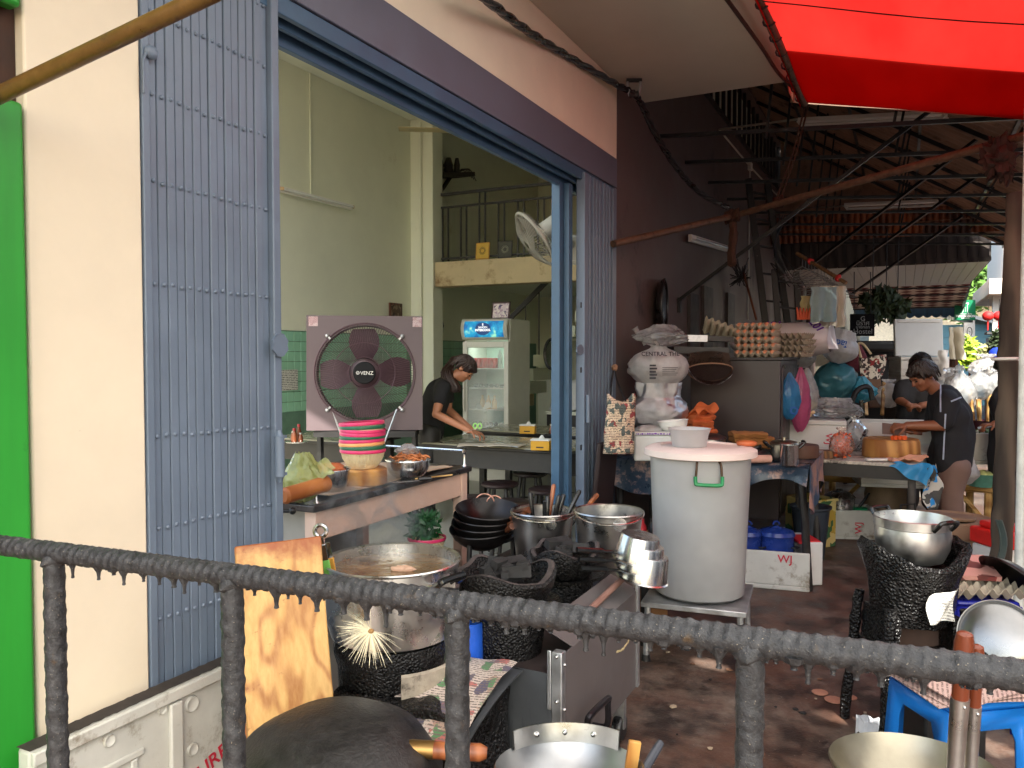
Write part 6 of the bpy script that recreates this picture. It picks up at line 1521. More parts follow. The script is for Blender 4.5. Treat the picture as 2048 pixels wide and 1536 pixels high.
# ---- tarred stove with silver pot
c = at(1824, 1118, 3.12)
sv = thing('tarred_stove', 'four-legged tarred charcoal stove under the silver pot', 'stove', (c.x, c.y, 0))
A = TR((c.x, c.y, 0), CAMZ); zt = c.z + .02
def wav(t_, r_, z):
 k = noise.noise(V(math.cos(t_) * 2.5, math.sin(t_) * 2.5, z * 5))
 up = max(0, (z - zt + .12) / .12)
 return (r_ * (1 + .08 * k), z + up * (.03 * math.cos(2 * (t_ + 1.57)) * -1 + .012 * k))
b = MB(A); b.lathe([(0, zt - .26), (.13, zt - .26), (.15, zt - .2), (.165, zt - .1), (.192, zt - .02), (.2, zt + .01), (.19, zt + .03), (.165, zt + .02), (.14, zt - .06), (0, zt - .1)], 48, None, wav); b.rough(.008, 30); b.build('fire_bowl', m_tar2, sv)
bz = zt - .26
for (x0, x1, y0, y1) in ((-.14, -.1, -.12, .12), (.1, .14, -.12, .12), (-.1, .1, .1, .13)):
 bb = tarbox(x0, x1, y0, y1, bz - .1, bz + .04, 6); bb.v = [A @ p for p in bb.v]; bb.rough(.01, 20); bb.build('fire_box', m_tar2, sv)
bb = tarbox(-.15, .15, -.15, .14, bz - .135, bz - .1, 8); bb.v = [A @ p for p in bb.v]; bb.rough(.012, 18); bb.build('ash_shelf', m_tar2, sv)
b = MB(A); b.box(-.1, .1, -.02, .0, bz - .1, bz + .02); b.build('inner_wall', mat('burnt_brick', rgb(76, 58, 50), .9, var=.3), sv)
for (x, y) in ((-.14, -.13), (.14, -.13), (-.15, .13), (.14, .13)):
 b = MB(A); n = 14; b.tube([V(x * (1 + .25 * (1 - k / n)), y * (1 + .25 * (1 - k / n)), .0 + (bz + .08) * k / n) for k in range(n + 1)], .021, 9); b.rough(.008, 25); b.build('leg', m_tar2, sv)
p = V(c.x, c.y, zt - .03)
t = thing('silver_pot', 'shiny aluminium pot with loop handle on the tarred stove', 'pot', p)
A = TR(p, CAMZ);
b = MB(A); r_, h_ = .136, .17
b.lathe([(0, 0), (.08, 0), (.11, .012), (.132, .06), (.138, .11), (.134, .14), (.141, .144), (.142, .176), (.138, .178), (.131, .146), (.12, .04), (0, .015)], 48); b.build('body', m_steel2, t)
handle_at(p, CAMZ + R(-70), .138, p.z + .15, .085, .03, .035, .0085, m_bakelite, t)
handle_at(p, CAMZ + R(110), .138, p.z + .15, .085, .03, .035, .0085, m_bakelite, t)
b = MB(A)
for a in (115, 95): b.ball((.131 * math.cos(R(a)), .131 * math.sin(R(a)), .165), .004, 6, 5)
b.build('rivets', m_steel, t)
m_paper = printmat('book_page', rgb(206, 204, 196), [rgb(196, 194, 188)], 14, .3, .8, (34, 'Z', rgb(120, 116, 112)))
b = MB(); b.sheet(lambda u, v: at(1857 + 58 * u - 8 * v * u, 1196 - 20 * u + 52 * v + 14 * u * v, 2.93 - .04 * v) + FWD * (.018 * math.sin(u * 6 + v * 4)), 14, 14, .001); tag(b.build('paper_bag', m_paper), 'white printed paper bag stuck on the tarred stove', 'paper bag')
# ---- plastic stools
def stool(label, c, h, w, m, rz=0):
 t = thing('plastic_stool', label, 'stool', c, 'blue plastic stools')
 A = TR(c, rz); s_ = w / 2; f = 1.22
 b = MB(A); b.box(-s_, s_, -s_, s_, h - .025, h); b.build('seat', m, t, bevel=.015)
 for a in range(4):
  B = A @ Matrix.Rotation(a * math.pi / 2, 4, 'Z')
  b = MB(B)
  o_, i_ = [(-s_ * f, 0), (s_ * f, 0), (s_, h - .02), (-s_, h - .02)], None
  y0, y1 = -s_ * f, -s_
  def pt(x, z): return (x, y0 + (y1 - y0) * z / h, z)
  lw = w * .3
  P = [pt(-s_ * f, 0), pt(-s_ * f + lw, 0), pt(-s_ * .6, h * .8), pt(-s_ * .48, h * .87), pt(s_ * .48, h * .87), pt(s_ * .6, h * .8), pt(s_ * f - lw, 0), pt(s_ * f, 0), pt(s_, h - .02), pt(-s_, h - .02)]
  b.add(P, [(0, 1, 2, 9), (2, 3, 9), (3, 4, 8, 9), (4, 5, 8), (5, 6, 7, 8)])
  b.build('side_leg', m, t, solid=.006)
 b = MB(A); b.tube([(-s_ * 1.1, -s_ * 1.1, h * .42), (s_ * 1.1, -s_ * 1.1, h * .42), (s_ * 1.1, s_ * 1.1, h * .42), (-s_ * 1.1, s_ * 1.1, h * .42)], .006, 6, closed=True); b.build('ring', m, t)
 return t
m_bst1 = mat('bright_blue_stool', rgb(24, 122, 214), .35, var=.06); m_bst2 = mat('deep_blue_stool', rgb(28, 34, 140), .3, var=.08)
p = gnd(1915, 1372, 2.3); stool('bright blue plastic stool with papers on its seat', V(p.x, p.y, 0), .55, .25, m_bst1, CAMZ + R(10))
for k in range(3):
 A = TR(V(p.x, p.y, .553 + .006 * k), CAMZ + R(6 + 9 * k)); b = MB(A)
 b.sheet(lambda u, v: (-.16 + .33 * u, -.15 + .28 * v, .004 + .035 * v * (1 - u) * (k == 2) + .01 * math.sin(u * 3)), 12, 10, .003); tag(b.build('newspaper', printmat('pink_newsprint', rgb(206, 176, 164), [rgb(200, 170, 160)], 10, .2, .8, (26, 'X', rgb(140, 112, 106)))), ['lowest', 'middle', 'uppermost curling'][k] + ' pinkish printed paper on the bright blue stool', 'paper', 'papers on the bright blue stool')
p = gnd(1945, 1235, 3.3); stool('deep blue plastic stool under the upturned egg tray', V(p.x, p.y, 0), .52, .25, m_bst2, CAMZ + R(-4))
egg_tray('grey brown egg tray upturned on the deep blue stool', TR(V(p.x, p.y, .525), CAMZ), eggs=False)
b = MB(TR(V(p.x - .02, p.y + .06, .6), CAMZ + R(-10), R(14))); b.box(-.13, .1, -.09, .1, 0, .02); o = b.build('magazine', printmat('pink_magazine', rgb(206, 150, 140), [rgb(150, 60, 60), rgb(110, 60, 56)], 12, .2, .5)); tag(o, 'pink covered magazine lying on the egg tray', 'magazine')
b = MB(TR(V(p.x + .13, p.y - .0, .6), CAMZ)); b.lathe([(0, .05), (.05, .045), (.1, .02), (.13, 0)], 26, TR((0, 0, 0), 0, R(-8), R(42))); tag(b.build('iron_pan_cover', m_wok, solid=.004), 'dark iron lid leaning on the egg tray', 'lid')
p = gnd(1890, 1400, 2.75); b = MB(TR(p, CAMZ)); b.box(-.11, .1, -.08, .1, 0, .3); tag(b.build('dark_crate', m_black, bevel=.01), 'black crate behind the bright blue stool', 'crate')
# scraps on the ground
b = MB(); c = onz(1745, 1470, .0); b.sheet(lambda u, v: (c.x - .06 + .1 * u, c.y - .05 + .12 * v, .012 + .09 * v * (1 - v) * 2 + .03 * noise.noise(V(u * 4, v * 4, 0))), 10, 10, .002); tag(b.build('tissue', mat('crumpled_tissue', rgb(206, 208, 212), .9, var=.05)), 'crumpled white tissue on the ground by the stove', 'tissue')
rnd = random.Random(12)
for k in range(26):
 x, y = rnd.uniform(1330, 1740), rnd.uniform(1240, 1520)
 q = onz(x, y, .004); s_ = rnd.uniform(.006, .022); b = MB(); a0 = rnd.uniform(0, 6)
 b.prism([(s_ * math.cos(a0 + i) * rnd.uniform(.5, 1), s_ * math.sin(a0 + i) * rnd.uniform(.5, 1)) for i in range(6)], 0, .003, TR(q)); tag(b.build('litter_scrap', [mat('pale_scrap', rgb(176, 160, 136), .9), m_char, mat('brown_scrap', rgb(120, 86, 66), .9)][k % 3]), ['pale scrap of litter trodden on the stained ground', 'black crumb of charcoal on the stained ground', 'brown scrap of peel on the stained ground'][k % 3], 'litter', 'litter on the ground')
for k, (x, y, s_) in enumerate(((1640, 1385, .035), (1668, 1400, .04), (1700, 1395, .03))):
 q = onz(x, y, .003); b = MB(); b.prism([(s_ * (1 + .5 * noise.noise(V(i, k, 0))) * math.cos(i * .52), s_ * (1 + .5 * noise.noise(V(i, k, 5))) * math.sin(i * .52)) for i in range(12)], 0, .0025, TR(q)); tag(b.build('orange_peel', mat('salmon_peel', rgb(176, 128, 104), .8)), 'flat salmon patch of peel on the ground', 'peel', 'peel patches on the ground')
b = MB(TR(at(1750, 815, 8.1), CAMZ + R(20), R(-12))); b.box(-.1, .1, -.03, .03, 0, .34); tag(b.build('cardboard_carton', mat('worn_brown_card', rgb(104, 76, 56), .85, var=.2), bevel=.005), 'worn brown carton leaning below the tote bag', 'box')
bag('cloth_bag', 'dark maroon cloth bag behind the tote bag', at(1705, 745, 8.2), .3, .2, .3, mat('maroon_cloth', rgb(96, 34, 44), .9, var=.2, bmp=.4, bscale=60), 111, knot=False, neck=.4)
for k, x in enumerate((1733, 1764)):
 b = MB(); b.beam(at(x, 830, 7.7), at(x - 6 + 10 * k, 745 + 20 * k, 7.9), .03, .02, FWD); tag(b.build('wooden_stick', m_bamboo), ['pale wooden slat standing left of the brown carton', 'pale wooden slat standing between the carton and carrier bag'][k], 'slat')
bag('plastic_bag', 'milky bag heaped on the clear bags beside the wooden post', at(1975, 760, 7.3), .3, .26, .24, m_bag, 121, 'clear bags behind the cook', crumple=.22, neck=.4)
bag('plastic_bag', 'clear bag bulging behind the shoulder of the cook', at(1900, 800, 7.4), .26, .22, .3, m_bagclear, 123, 'clear bags behind the cook', crumple=.22, neck=.3)
# ================================================================ INSIDE THE SHOP
# ---- prep counter
ctr = thing('prep_counter', 'cream painted prep counter with black steel top', 'counter', (-2.45, 3.1, 0))
KX = (-2.86, -2.1); KY = (2.47, 3.76); KZ = .905
m_ktop = mat('scuffed_black_top', rgb(52, 48, 48), .3, metal=.3, var=.3, scale=7, dirt=(rgb(150, 128, 104), .16, 6))
m_kcream = mat('chipped_pink_cream', rgb(206, 176, 158), .6, var=.08, scale=4, dirt=(rgb(36, 30, 30), .06, 9))
b = MB(); b.box(KX[0], KX[1], KY[0], KY[1], KZ - .03, KZ); b.build('top', m_ktop, ctr, bevel=.006)
b = MB(); b.box(KX[1] - .06, KX[1] - .025, KY[0] + .09, KY[1] - .08, KZ - .155, KZ - .032); b.build('front_apron', m_kcream, ctr, bevel=.004)
b = MB(); b.box(KX[0] + .05, KX[1] - .07, KY[1] - .06, KY[1] - .03, KZ - .13, KZ - .032); b.build('side_apron', m_kcream, ctr, bevel=.004)
for (x, y) in ((KX[1] - .045, KY[0] + .06), (KX[1] - .045, KY[1] - .05), (KX[0] + .06, KY[0] + .06), (KX[0] + .06, KY[1] - .05)):
 b = MB(); b.box(x - .03, x + .028, y - .03, y + .028, 0, KZ - .031); b.build('leg', m_kcream, ctr, bevel=.004)
b = MB(); b.box(KX[0] + .03, KX[1] - .09, KY[0] + .1, KY[0] + .14, .0, KZ - .035); b.build('end_panel', m_plaster, ctr)
b = MB(); b.box(KX[0], KX[0] + .04, KY[0] + .1, KY[1], 0, KZ - .035); b.build('back_panel', m_plaster, ctr)
b = MB(); p = at(632, 985, 3.15); p.z = KZ
def knob_post(p, h):
 bb = MB(); bb.lathe([(.012, 0), (.006, .012), (.005, h - .03), (.013, h - .022), (.014, h - .008), (0, h + .006)], 14, TR(p)); return bb
k1 = V(KX[1] - .03, KY[0] + .05, KZ); k2 = V(KX[1] - .03, KY[1] - .03, KZ); k3 = V(KX[0] + .1, KY[1] - .03, KZ)
for k in (k1, k2, k3): knob_post(k, .095).build('rail_post', m_steel, ctr)
b = MB(); b.tube([k2 + V(0, 0, .085), k3 + V(0, 0, .085)], .007, 8); b.build('guard_rail', m_steel, ctr)
b = MB(); b.tube([k1 + V(0, 0, .085), k1 + V(-.55, -.0, .085)], .007, 8); b.build('guard_rail', m_steel, ctr)
b = MB(); q = at(585, 1022, 3.02); b.tube([q - RGT * .05, q], .008, 8); b.ball(q, .014, 10, 8); b.build('side_knob', m_blackmetal, ctr)
# sheet of card
b = MB(); b.sheet(lambda u, v: (-2.8 + .65 * u, 2.62 + 1.02 * v, KZ + .004 + .012 * abs(math.sin(u * 5 + v * 4)) * (u > .85)), 12, 20, .003); tag(b.build('cardboard_sheet', mat('oily_card', rgb(176, 150, 124), .8, var=.1, scale=6)), 'oily sheet of cardboard spread over the prep counter', 'cardboard')
def on_k(x, y, Z): p = at(x, y, Z); return V(p.x, p.y, KZ + .008)
# chopping block and nested baskets
p = on_k(726, 955, 3.68)
b = MB(TR(p)); b.lathe([(0, 0), (.108, 0), (.112, .008), (.11, .066), (.102, .072), (0, .07)], 36); tag(b.build('round_block', m_chop), 'round wooden block under the stacked baskets on the counter', 'chopping block')
m_weave = mat('cream_basket_weave', rgb(222, 204, 164), .6, var=.15, scale=4, dirt=(rgb(96, 74, 50), .2, 90), bmp=.6, bscale=90)
rims = {'pink': mat('pink_rim', rgb(214, 52, 104), .4), 'green': mat('green_rim', rgb(30, 96, 66), .4), 'orange': mat('orange_rim', rgb(232, 164, 100), .4)}
def basket(label, p, r, h, rc, tilt=0, n=44, group='nested baskets', low=True):
 t = thing('plastic_basket', label, 'basket', p, group)
 A = TR(p, CAMZ, tilt * .5, tilt)
 b = MB(A); b.lathe([(0, 0), (r * .62, 0), (r * .7, .012), (r * .9, h * .55), (r * .97, h - .01), (r * .94, h - .008), (r * .87, h * .55), (r * .66, .016), (0, .006)], n); b.build('shell', m_weave, t)
 ribs = MB(A)
 if low:
  for k in range(40):
   a = 2 * math.pi * k / 40
   ribs.tube([(r * q * math.cos(a) * 1.008, r * q * math.sin(a) * 1.008, z) for (q, z) in ((.7, .012), (.9, h * .55), (.97, h - .01))], .0022, 4)
  o = ribs.build('rib_strands', m_weave, t); o['kind'] = 'stuff'
 b = MB(A); b.lathe([(r * .95, h - .012), (r * 1.03, h - .012), (r * 1.05, h - .004), (r * 1.02, h + .003), (r * .94, h)], n); b.build('rim', rims[rc], t)
 return t
order = ['pink', 'green', 'orange', 'pink', 'green', 'pink', 'pink', 'green', 'pink']
z = p.z + .073
names = ['bottom', 'second', 'third', 'fourth', 'fifth', 'sixth', 'seventh', 'eighth', 'topmost']
for k, rc in enumerate(order):
 basket(names[k] + ' basket of the tall nested stack, ' + rc + ' rimmed', V(p.x + .002 * math.sin(k * 2), p.y, z), .101, .085, rc, R(random.uniform(-3.5, 3.5)) if k else 0, low=(k == 0))
 z += .0155 if k else .016
# bowls
p = on_k(816, 915, 3.85)
t = thing('noodle_bowl', 'steel bowl heaped with fried noodles and a clear bag', 'bowl', p)
bowl_mb(TR(p), .105, .085, .003, .45).build('bowl', m_steel, t)
b = MB(TR(p)); rnd = random.Random(4)
for k in range(90):
 a = rnd.uniform(0, 6.28); q = rnd.uniform(0, .09); c_ = V(q * math.cos(a), q * math.sin(a), .09 + .03 * (1 - q / .09) + rnd.uniform(-.01, .01)); d = V(rnd.uniform(-1, 1), rnd.uniform(-1, 1), rnd.uniform(-.4, .4)).normalized() * .02
 b.tube([c_ - d, c_ + V(0, 0, .006), c_ + d], .005, 4)
o = b.build('fried_noodles', mat('fried_noodle', rgb(196, 120, 70), .6, var=.25, scale=30), t); o['kind'] = 'stuff'
bag_mb(TR(p + V(0, 0, .105), CAMZ), .11, .09, .06, 7, knot=False, crumple=.4).build('film', m_bagclear, t)
p = on_k(655, 945, 3.45)
t = thing('mixing_bowl', 'steel mixing bowl half behind the yellow bag', 'bowl', p)
bowl_mb(TR(p), .095, .095, .003, .55).build('bowl', m_steel, t)
b = MB(TR(p)); b.ball((0, 0, .09), (.08, .08, .035), 16, 8, None, .3, 9); b.build('food', mat('fried_orange_food', rgb(186, 98, 50), .7, var=.3, scale=24, bmp=.6), t)
p = on_k(572, 960, 3.25); b = bowl_mb(TR(p), .09, .06); tag(b.build('small_bowl', m_steel), 'small steel bowl beside the gate stile on the counter', 'bowl')
yb = thing('yellow_bag', 'yellow green plastic bag with loose ears on the prep counter', 'bag', on_k(605, 955, 3.2))
p = on_k(605, 955, 3.2)
bag_mb(TR(p, CAMZ), .15, .13, .2, 17, neck=.35, crumple=.25, knot=False).build('film', m_bagyellow, yb, ang=60)
b = MB(TR(p, CAMZ)); b.sheet(lambda u, v: (.02 + .10 * v + .015 * math.sin(u * 7), -.03 + .05 * u, .13 + .05 * u - .03 * v + .015 * math.sin(v * 8 + u * 3)), 10, 10); b.build('ear', m_bagyellow, yb)
wr = thing('wooden_roller', 'worn orange wooden block handle lying at the counter corner', 'roller', on_k(600, 985, 3.05))
a_, c_ = at(566, 993, 3.0), at(655, 966, 3.22)
b = MB(); b.tube([a_, a_.lerp(c_, .04), a_.lerp(c_, .5), a_.lerp(c_, .96), c_], [.022, .032, .031, .033, .022], 16); b.build('body', wood('orange_worn_wood', rgb(150, 84, 36), rgb(180, 112, 56), 2, 'X', .6), wr)
kn = thing('kitchen_knife', 'black handled knife lying on the counter beside the noodle bowl', 'knife', on_k(850, 945, 3.75))
q0, q1 = on_k(862, 938, 3.74), on_k(820, 950, 3.7)
b = MB(); b.tube([q0 + V(0, 0, .012), q1.lerp(q0, .4) + V(0, 0, .012)], .011, 8); b.build('handle', m_bakelite, kn)
b = MB(); b.beam(q1.lerp(q0, .4) + V(0, 0, .008), q1 - (q0 - q1) * .8 + V(0, 0, .006), .03, .003); b.build('blade', m_steel, kn)
b = MB(); q0 = on_k(905, 918, 3.8); q1 = on_k(830, 940, 3.75); b.tube([q0 + V(0, 0, .02), q1 + V(0, 0, .008)], .004, 6); tag(b.build('chopstick', m_bamboo), 'single pale cooking chopstick on the prep counter', 'chopstick')
# basket of greens on a wrapped jar under the counter
p = V(-2.35, 3.5, 0); q = at(865, 1090, 3.95)
t = thing('wrapped_jar', 'plastic wrapped clay jar under the prep counter', 'jar', V(q.x, q.y, 0))
b = MB(TR(V(q.x, q.y, 0))); b.lathe([(0, 0), (.1, 0), (.16, .12), (.17, .3), (.14, .44), (.12, .5), (.14, .52), (0, .52)], 30); b.rough(.012, 9); b.build('body', mat('dusty_wrapped_plastic', rgb(120, 104, 96), .4, var=.2, scale=6, bmp=.6, bscale=20), t)
zb = .53
basket('low pink rimmed basket of green herbs under the counter', V(q.x - .02, q.y - .02, zb), .092, .075, 'pink')
b = MB(); rnd = random.Random(6)
for k in range(170):
 c_ = V(q.x - .03, q.y - .02, zb + .09) + V(rnd.uniform(-.07, .06), rnd.uniform(-.06, .06), rnd.uniform(-.02, .1)); d = V(rnd.uniform(-1, 1), rnd.uniform(-1, 1), rnd.uniform(-.3, 1)).normalized() * .028; s_ = d.orthogonal().normalized() * .01
 b.add([c_ - d, c_ + s_, c_ + d, c_ - s_], [(0, 1, 2, 3)])
o = b.build('herb_leaves', mat('deep_herb_green', rgb(30, 84, 44), .5, var=.4, scale=25)); o['kind'] = 'stuff'; o['label'] = 'bunch of deep green herbs in the low pink rimmed basket'; o['category'] = 'herbs'
# ---- big square fan
fp = at(730, 746, 6.6); S = .475
fn_ = thing('exhaust_fan', 'large square purple grey fan with round wire grille and black hub', 'fan', V(fp.x, fp.y, 0))
A = face_M(fp, RGT + FWD * .12, UPV)
m_fan = mat('purple_grey_panel', rgb(94, 80, 83), .45, var=.05, scale=3)
b = MB(A); n = 48; RO = .395
ring = [(RO * math.cos(2 * math.pi * k / n), RO * math.sin(2 * math.pi * k / n), .0) for k in range(n)]
sq = []
for k in range(n):
 a = 2 * math.pi * k / n; m_ = S / max(abs(math.cos(a)), abs(math.sin(a))); sq.append((m_ * math.cos(a), m_ * math.sin(a), 0.0))
b.add(ring + sq, [(k, (k + 1) % n, n + (k + 1) % n, n + k) for k in range(n)]); b.build('panel', m_fan, fn_, solid=.012, smooth=False)
b = MB(A)
for (x0, x1, y0, y1) in ((-S, S, -S, -S + .02), (-S, S, S - .02, S), (-S, -S + .02, -S + .02, S - .02), (S - .02, S, -S + .02, S - .02)): b.box(x0, x1, y0, y1, -.12, -.008)
b.build('side_walls', m_fan, fn_)
b = MB(A); b.lathe([(RO + .0, -.16), (RO + .004, -.01), (RO + .02, .012)], 48); b.build('shroud', mat('fan_shroud', rgb(84, 74, 80), .5), fn_)
gr = MB(A)
for k in range(120):
 a = 2 * math.pi * k / 120; c_, s_ = math.cos(a), math.sin(a)
 gr.tube([(.13 * c_, .13 * s_, .075), (.25 * c_, .25 * s_, .07), (.36 * c_, .36 * s_, .045), (.412 * c_, .412 * s_, .01)], .0025, 3, caps=False)
for r_, z_ in ((.13, .075), (.25, .072), (.412, .012)):
 gr.tube(arc((0, 0, z_), r_, 0, 2 * math.pi, 60, (1, 0, 0), (0, 1, 0))[:-1], .0045 if r_ > .3 else .003, 5, closed=True)
o = gr.build('grille_wires', mat('fan_wire', rgb(96, 72, 80), .4, metal=.2), fn_); o['kind'] = 'stuff'
m_blade = mat('dark_red_blade', rgb(66, 42, 50), .45, var=.1)
for k in range(4):
 a = math.pi / 2 * k + .04
 b = MB(A @ Matrix.Rotation(a, 4, 'Z')); b.sheet(lambda u, v: ((.1 + .27 * u), (-.05 - .075 * math.sin(u * 2.6)) + (.1 + .15 * math.sin(u * 2.6)) * v, -.06 + .05 * (v - .5) * (1 - .4 * u)), 10, 6, .004); b.build('blade', m_blade, fn_)
b = MB(A); b.lathe([(.13, -.1), (.13, .0), (.12, .04), (.09, .05)], 36); b.build('motor_boss', m_blade, fn_)
b = MB(A); b.lathe([(0, .09), (.085, .088), (.092, .08), (.092, .07), (0, .07)], 36); hb_ = b.build('hub_cap', mat('matt_black', (.01, .01, .011), .7, spec=.2), fn_)
lettering('VENZ', A @ Matrix.Translation(Vector((.02, -.003, .0915))), .042, m_white, hb_)
b = MB(A)
for r_ in (.011, .021): b.tube(arc((-.052, .0, .0915), r_ * .62, 0, 2 * math.pi, 14, (1, 0, 0), (0, 1, 0))[:-1], .0016, 4, closed=True)
b.build('logo', m_white, hb_)
for (x, y) in ((-.3, .3), (.3, .3), (-.3, -.3), (.3, -.3)):
 b = MB(A); b.ball((x * 1.02, y * 1.02, .02), .018, 8, 6); b.beam((x, y, .02), (x * .93, y * .93, .02), .015, .012); b.build('grille_clip', m_galv, fn_)
for (x, w, lm) in ((-.42, .075, 'a'), (.43, .075, 'b')):
 b = MB(A); b.box(x - w / 2, x + w / 2, .385, .465, .0065, .0085); b.build('sticker', printmat('sticker_print' + lm, rgb(206, 186, 186), [rgb(190, 160, 160)], 30, .3, .7, (60, 'Y', rgb(120, 80, 84))), fn_)
for s_ in (-1, 1):
 b = MB(); q = fp + RGT * .4 * s_ + FWD * .1; b.beam(V(q.x, q.y, 0), V(q.x, q.y, fp.z - S), .04, .04); b.build('stand_leg', m_black, fn_)
 b = MB(); b.tube([fp + RGT * .27 * s_ - UPV * .3 - FWD * .03, fp + RGT * (.05 + .1) * s_ - UPV * .62 - FWD * .03], .008, 6); b.build('brace', m_galv, fn_)
b = MB(); q = fp + FWD * .1; b.beam(V(*(q - RGT * .42).xy, fp.z - S - .03), V(*(q + RGT * .42).xy, fp.z - S - .03), .3, .05); b.build('stand_top', m_black, fn_)
# ---- dining tables
m_lam = mat('grey_green_laminate', rgb(142, 140, 122), .22, var=.05, scale=4)
def dining(label, x0, x1, y0, y1, z):
 t = thing('dining_table', label, 'table', ((x0 + x1) / 2, (y0 + y1) / 2, 0), 'dining tables')
 b = MB(); b.box(x0, x1, y0, y1, z - .03, z); b.build('top', m_lam, t, bevel=.012)
 b = MB(); b.box(x0 - .006, x1 + .006, y0 - .006, y1 + .006, z - .036, z - .012); b.build('edge_band', m_blackwood, t, bevel=.006)
 for (yy) in (y0 + .05, y1 - .07):
  b = MB(); b.box(x0 + .06, x1 - .06, yy, yy + .02, z - .2, z - .037); b.build('apron', m_blackwood, t)
 for (x, y) in ((x0 + .07, y0 + .08), (x1 - .07, y0 + .08), (x0 + .07, y1 - .08), (x1 - .07, y1 - .08)):
  b = MB(); b.box(x - .03, x + .03, y - .03, y + .03, 0, z - .037); b.build('leg', m_blackwood, t)
 return t
dining('laminate dining table the woman is wiping down', -3.82, -2.38, 5.85, 6.65, .75)
dining('laminate dining table standing in front of the drinks fridge', -3.95, -2.6, 7.1, 7.85, .75)
dining('laminate table half hidden by the gate and big fan', -5.3, -4.3, 5.6, 6.3, .75)
def wstool(label, x, y, Z):
 p = gnd(x, y, Z); t = thing('round_stool', label, 'stool', p, 'round wooden stools')
 m_ = mat('dark_red_wood', rgb(44, 28, 28), .4, var=.2)
 b = MB(TR(p)); b.lathe([(0, .42), (.14, .42), (.155, .432), (.155, .448), (.14, .455), (0, .452)], 28); b.build('seat', m_, t)
 for k in range(4):
  a = R(45 + 90 * k + 10); b = MB(TR(p)); b.tube([(.1 * math.cos(a), .1 * math.sin(a), .42), (.15 * math.cos(a), .15 * math.sin(a), 0)], .017, 7); b.build('leg', m_blackwood, t)
 b = MB(TR(p)); b.tube(arc((0, 0, .2), .125, 0, 2 * math.pi, 20, (1, 0, 0), (0, 1, 0))[:-1], .009, 6, closed=True); b.build('ring', m_blackwood, t)
wstool('dark round stool just behind the nested woks', 1018, 1000, 5.75)
wstool('dark round stool under the front edge of the wiped table', 1000, 950, 6.6)
wstool('dark round stool beside the counter leg', 945, 985, 5.9)
wstool('dark round stool between the table and blue gate stile', 1095, 965, 6.3)
wstool('dark round stool under the far dining table', 1060, 950, 7.2)
# things on the tables
def tissue_box(label, x, y, Z):
 p = at(x, y, Z); p.z = .752; t = thing('tissue_box', label, 'box', p, 'yellow tissue boxes')
 A = TR(p, CAMZ - R(14)); b = MB(A); b.box(-.075, .075, -.045, .045, 0, .075); b.build('body', mat('yellow_box', rgb(216, 160, 40), .45, var=.06), t, bevel=.004)
 b = MB(A); b.box(-.078, .078, -.048, .048, .076, .09); b.build('lid', m_white, t, bevel=.003)
 b = MB(A); b.sheet(lambda u, v: (-.02 + .05 * u, -.02 + .03 * v, .09 + .03 * math.sin(u * 3.1) * v), 6, 6, .002); b.build('tissue', m_white, t)
 b = MB(A); b.box(-.03, .03, -.0465, -.0455, .02, .03); b.build('print_strip', m_dark_ink, t)
tissue_box('yellow tissue box with white lid on the wiped table', 1082, 890, 6.35)
tissue_box('yellow tissue box on the table before the fridge', 1056, 848, 7.7)
def condiments(label, x, y, Z, z=.752):
 p = at(x, y, Z); p.z = z; t = thing('condiment_set', label, 'condiments', p, 'condiment sets')
 b = MB(TR(p)); b.lathe([(0, 0), (.09, 0), (.1, .01), (.09, .006), (0, .005)], 20); b.build('tray', m_steel, t)
 for k, (dx, dy, cap, h) in enumerate(((-.04, .0, m_steel, .09), (.0, .03, mat('red_cap2', rgb(150, 40, 50), .4), .15), (.045, 0, m_steel, .08), (.01, -.04, MATS['red_cap2'], .12))):
  b = MB(TR(p + V(dx, dy, .007))); b.lathe([(0, 0), (.02, 0), (.022, .01), (.022, h * .55), (.012, h * .8), (.012, h * .85)], 12); j = b.build('bottle', mat('dark_sauce_glass', rgb(110, 60, 36), .15, var=.2), t)
  b = MB(TR(p + V(dx, dy, .007))); b.lathe([(.014, h * .84), (.014, h), (0, h)], 12); b.build('cap', cap, j)
condiments('condiment tray with red capped bottles on the wiped table', 1122, 888, 6.4)
condiments('condiment tray on the table before the fridge', 1110, 846, 7.6)
condiments('condiment tray on the table behind the big fan', 593, 850, 6.9, .752)
for k, (x, y, s_) in enumerate(((940, 880, .2), (990, 884, .24), (1010, 880, .24))):
 p = at(x, y, 6.65 - .06 * k); A = TR(V(p.x, p.y, .754 + .006 * k), CAMZ + R(-8 * k)); b = MB(A)
 b.sheet(lambda u, v: (-s_ / 2 + s_ * u * 1.1, -.12 + .24 * v, .004 + .02 * math.sin(u * 3) * (1 - v) * .6), 10, 6, .004); tag(b.build('menu_sheet', printmat('menu_print', rgb(196, 186, 172), [rgb(176, 180, 182), rgb(190, 176, 160)], 10, .25, .6)), 'large printed sheet laid on the wiped table', 'paper', 'printed sheets on the table')
t = thing('scissors', 'green handled scissors standing out over the wiped table', 'scissors', at(952, 862, 6.7))
b = MB(); q = at(955, 852, 6.7)
for s_ in (-1, 1): b.tube([q + RGT * (.02 * s_ + .016 * math.cos(a)) + UPV * (.022 * math.sin(a)) for a in [2 * math.pi * k / 12 for k in range(12)]], .006, 6, closed=True)
b.build('grips', mat('lime_plastic', rgb(150, 210, 110), .4), t)
b = MB(); b.beam(q - UPV * .02, q - UPV * .05 - RGT * .1, .012, .004); b.build('blades', m_steel, t)
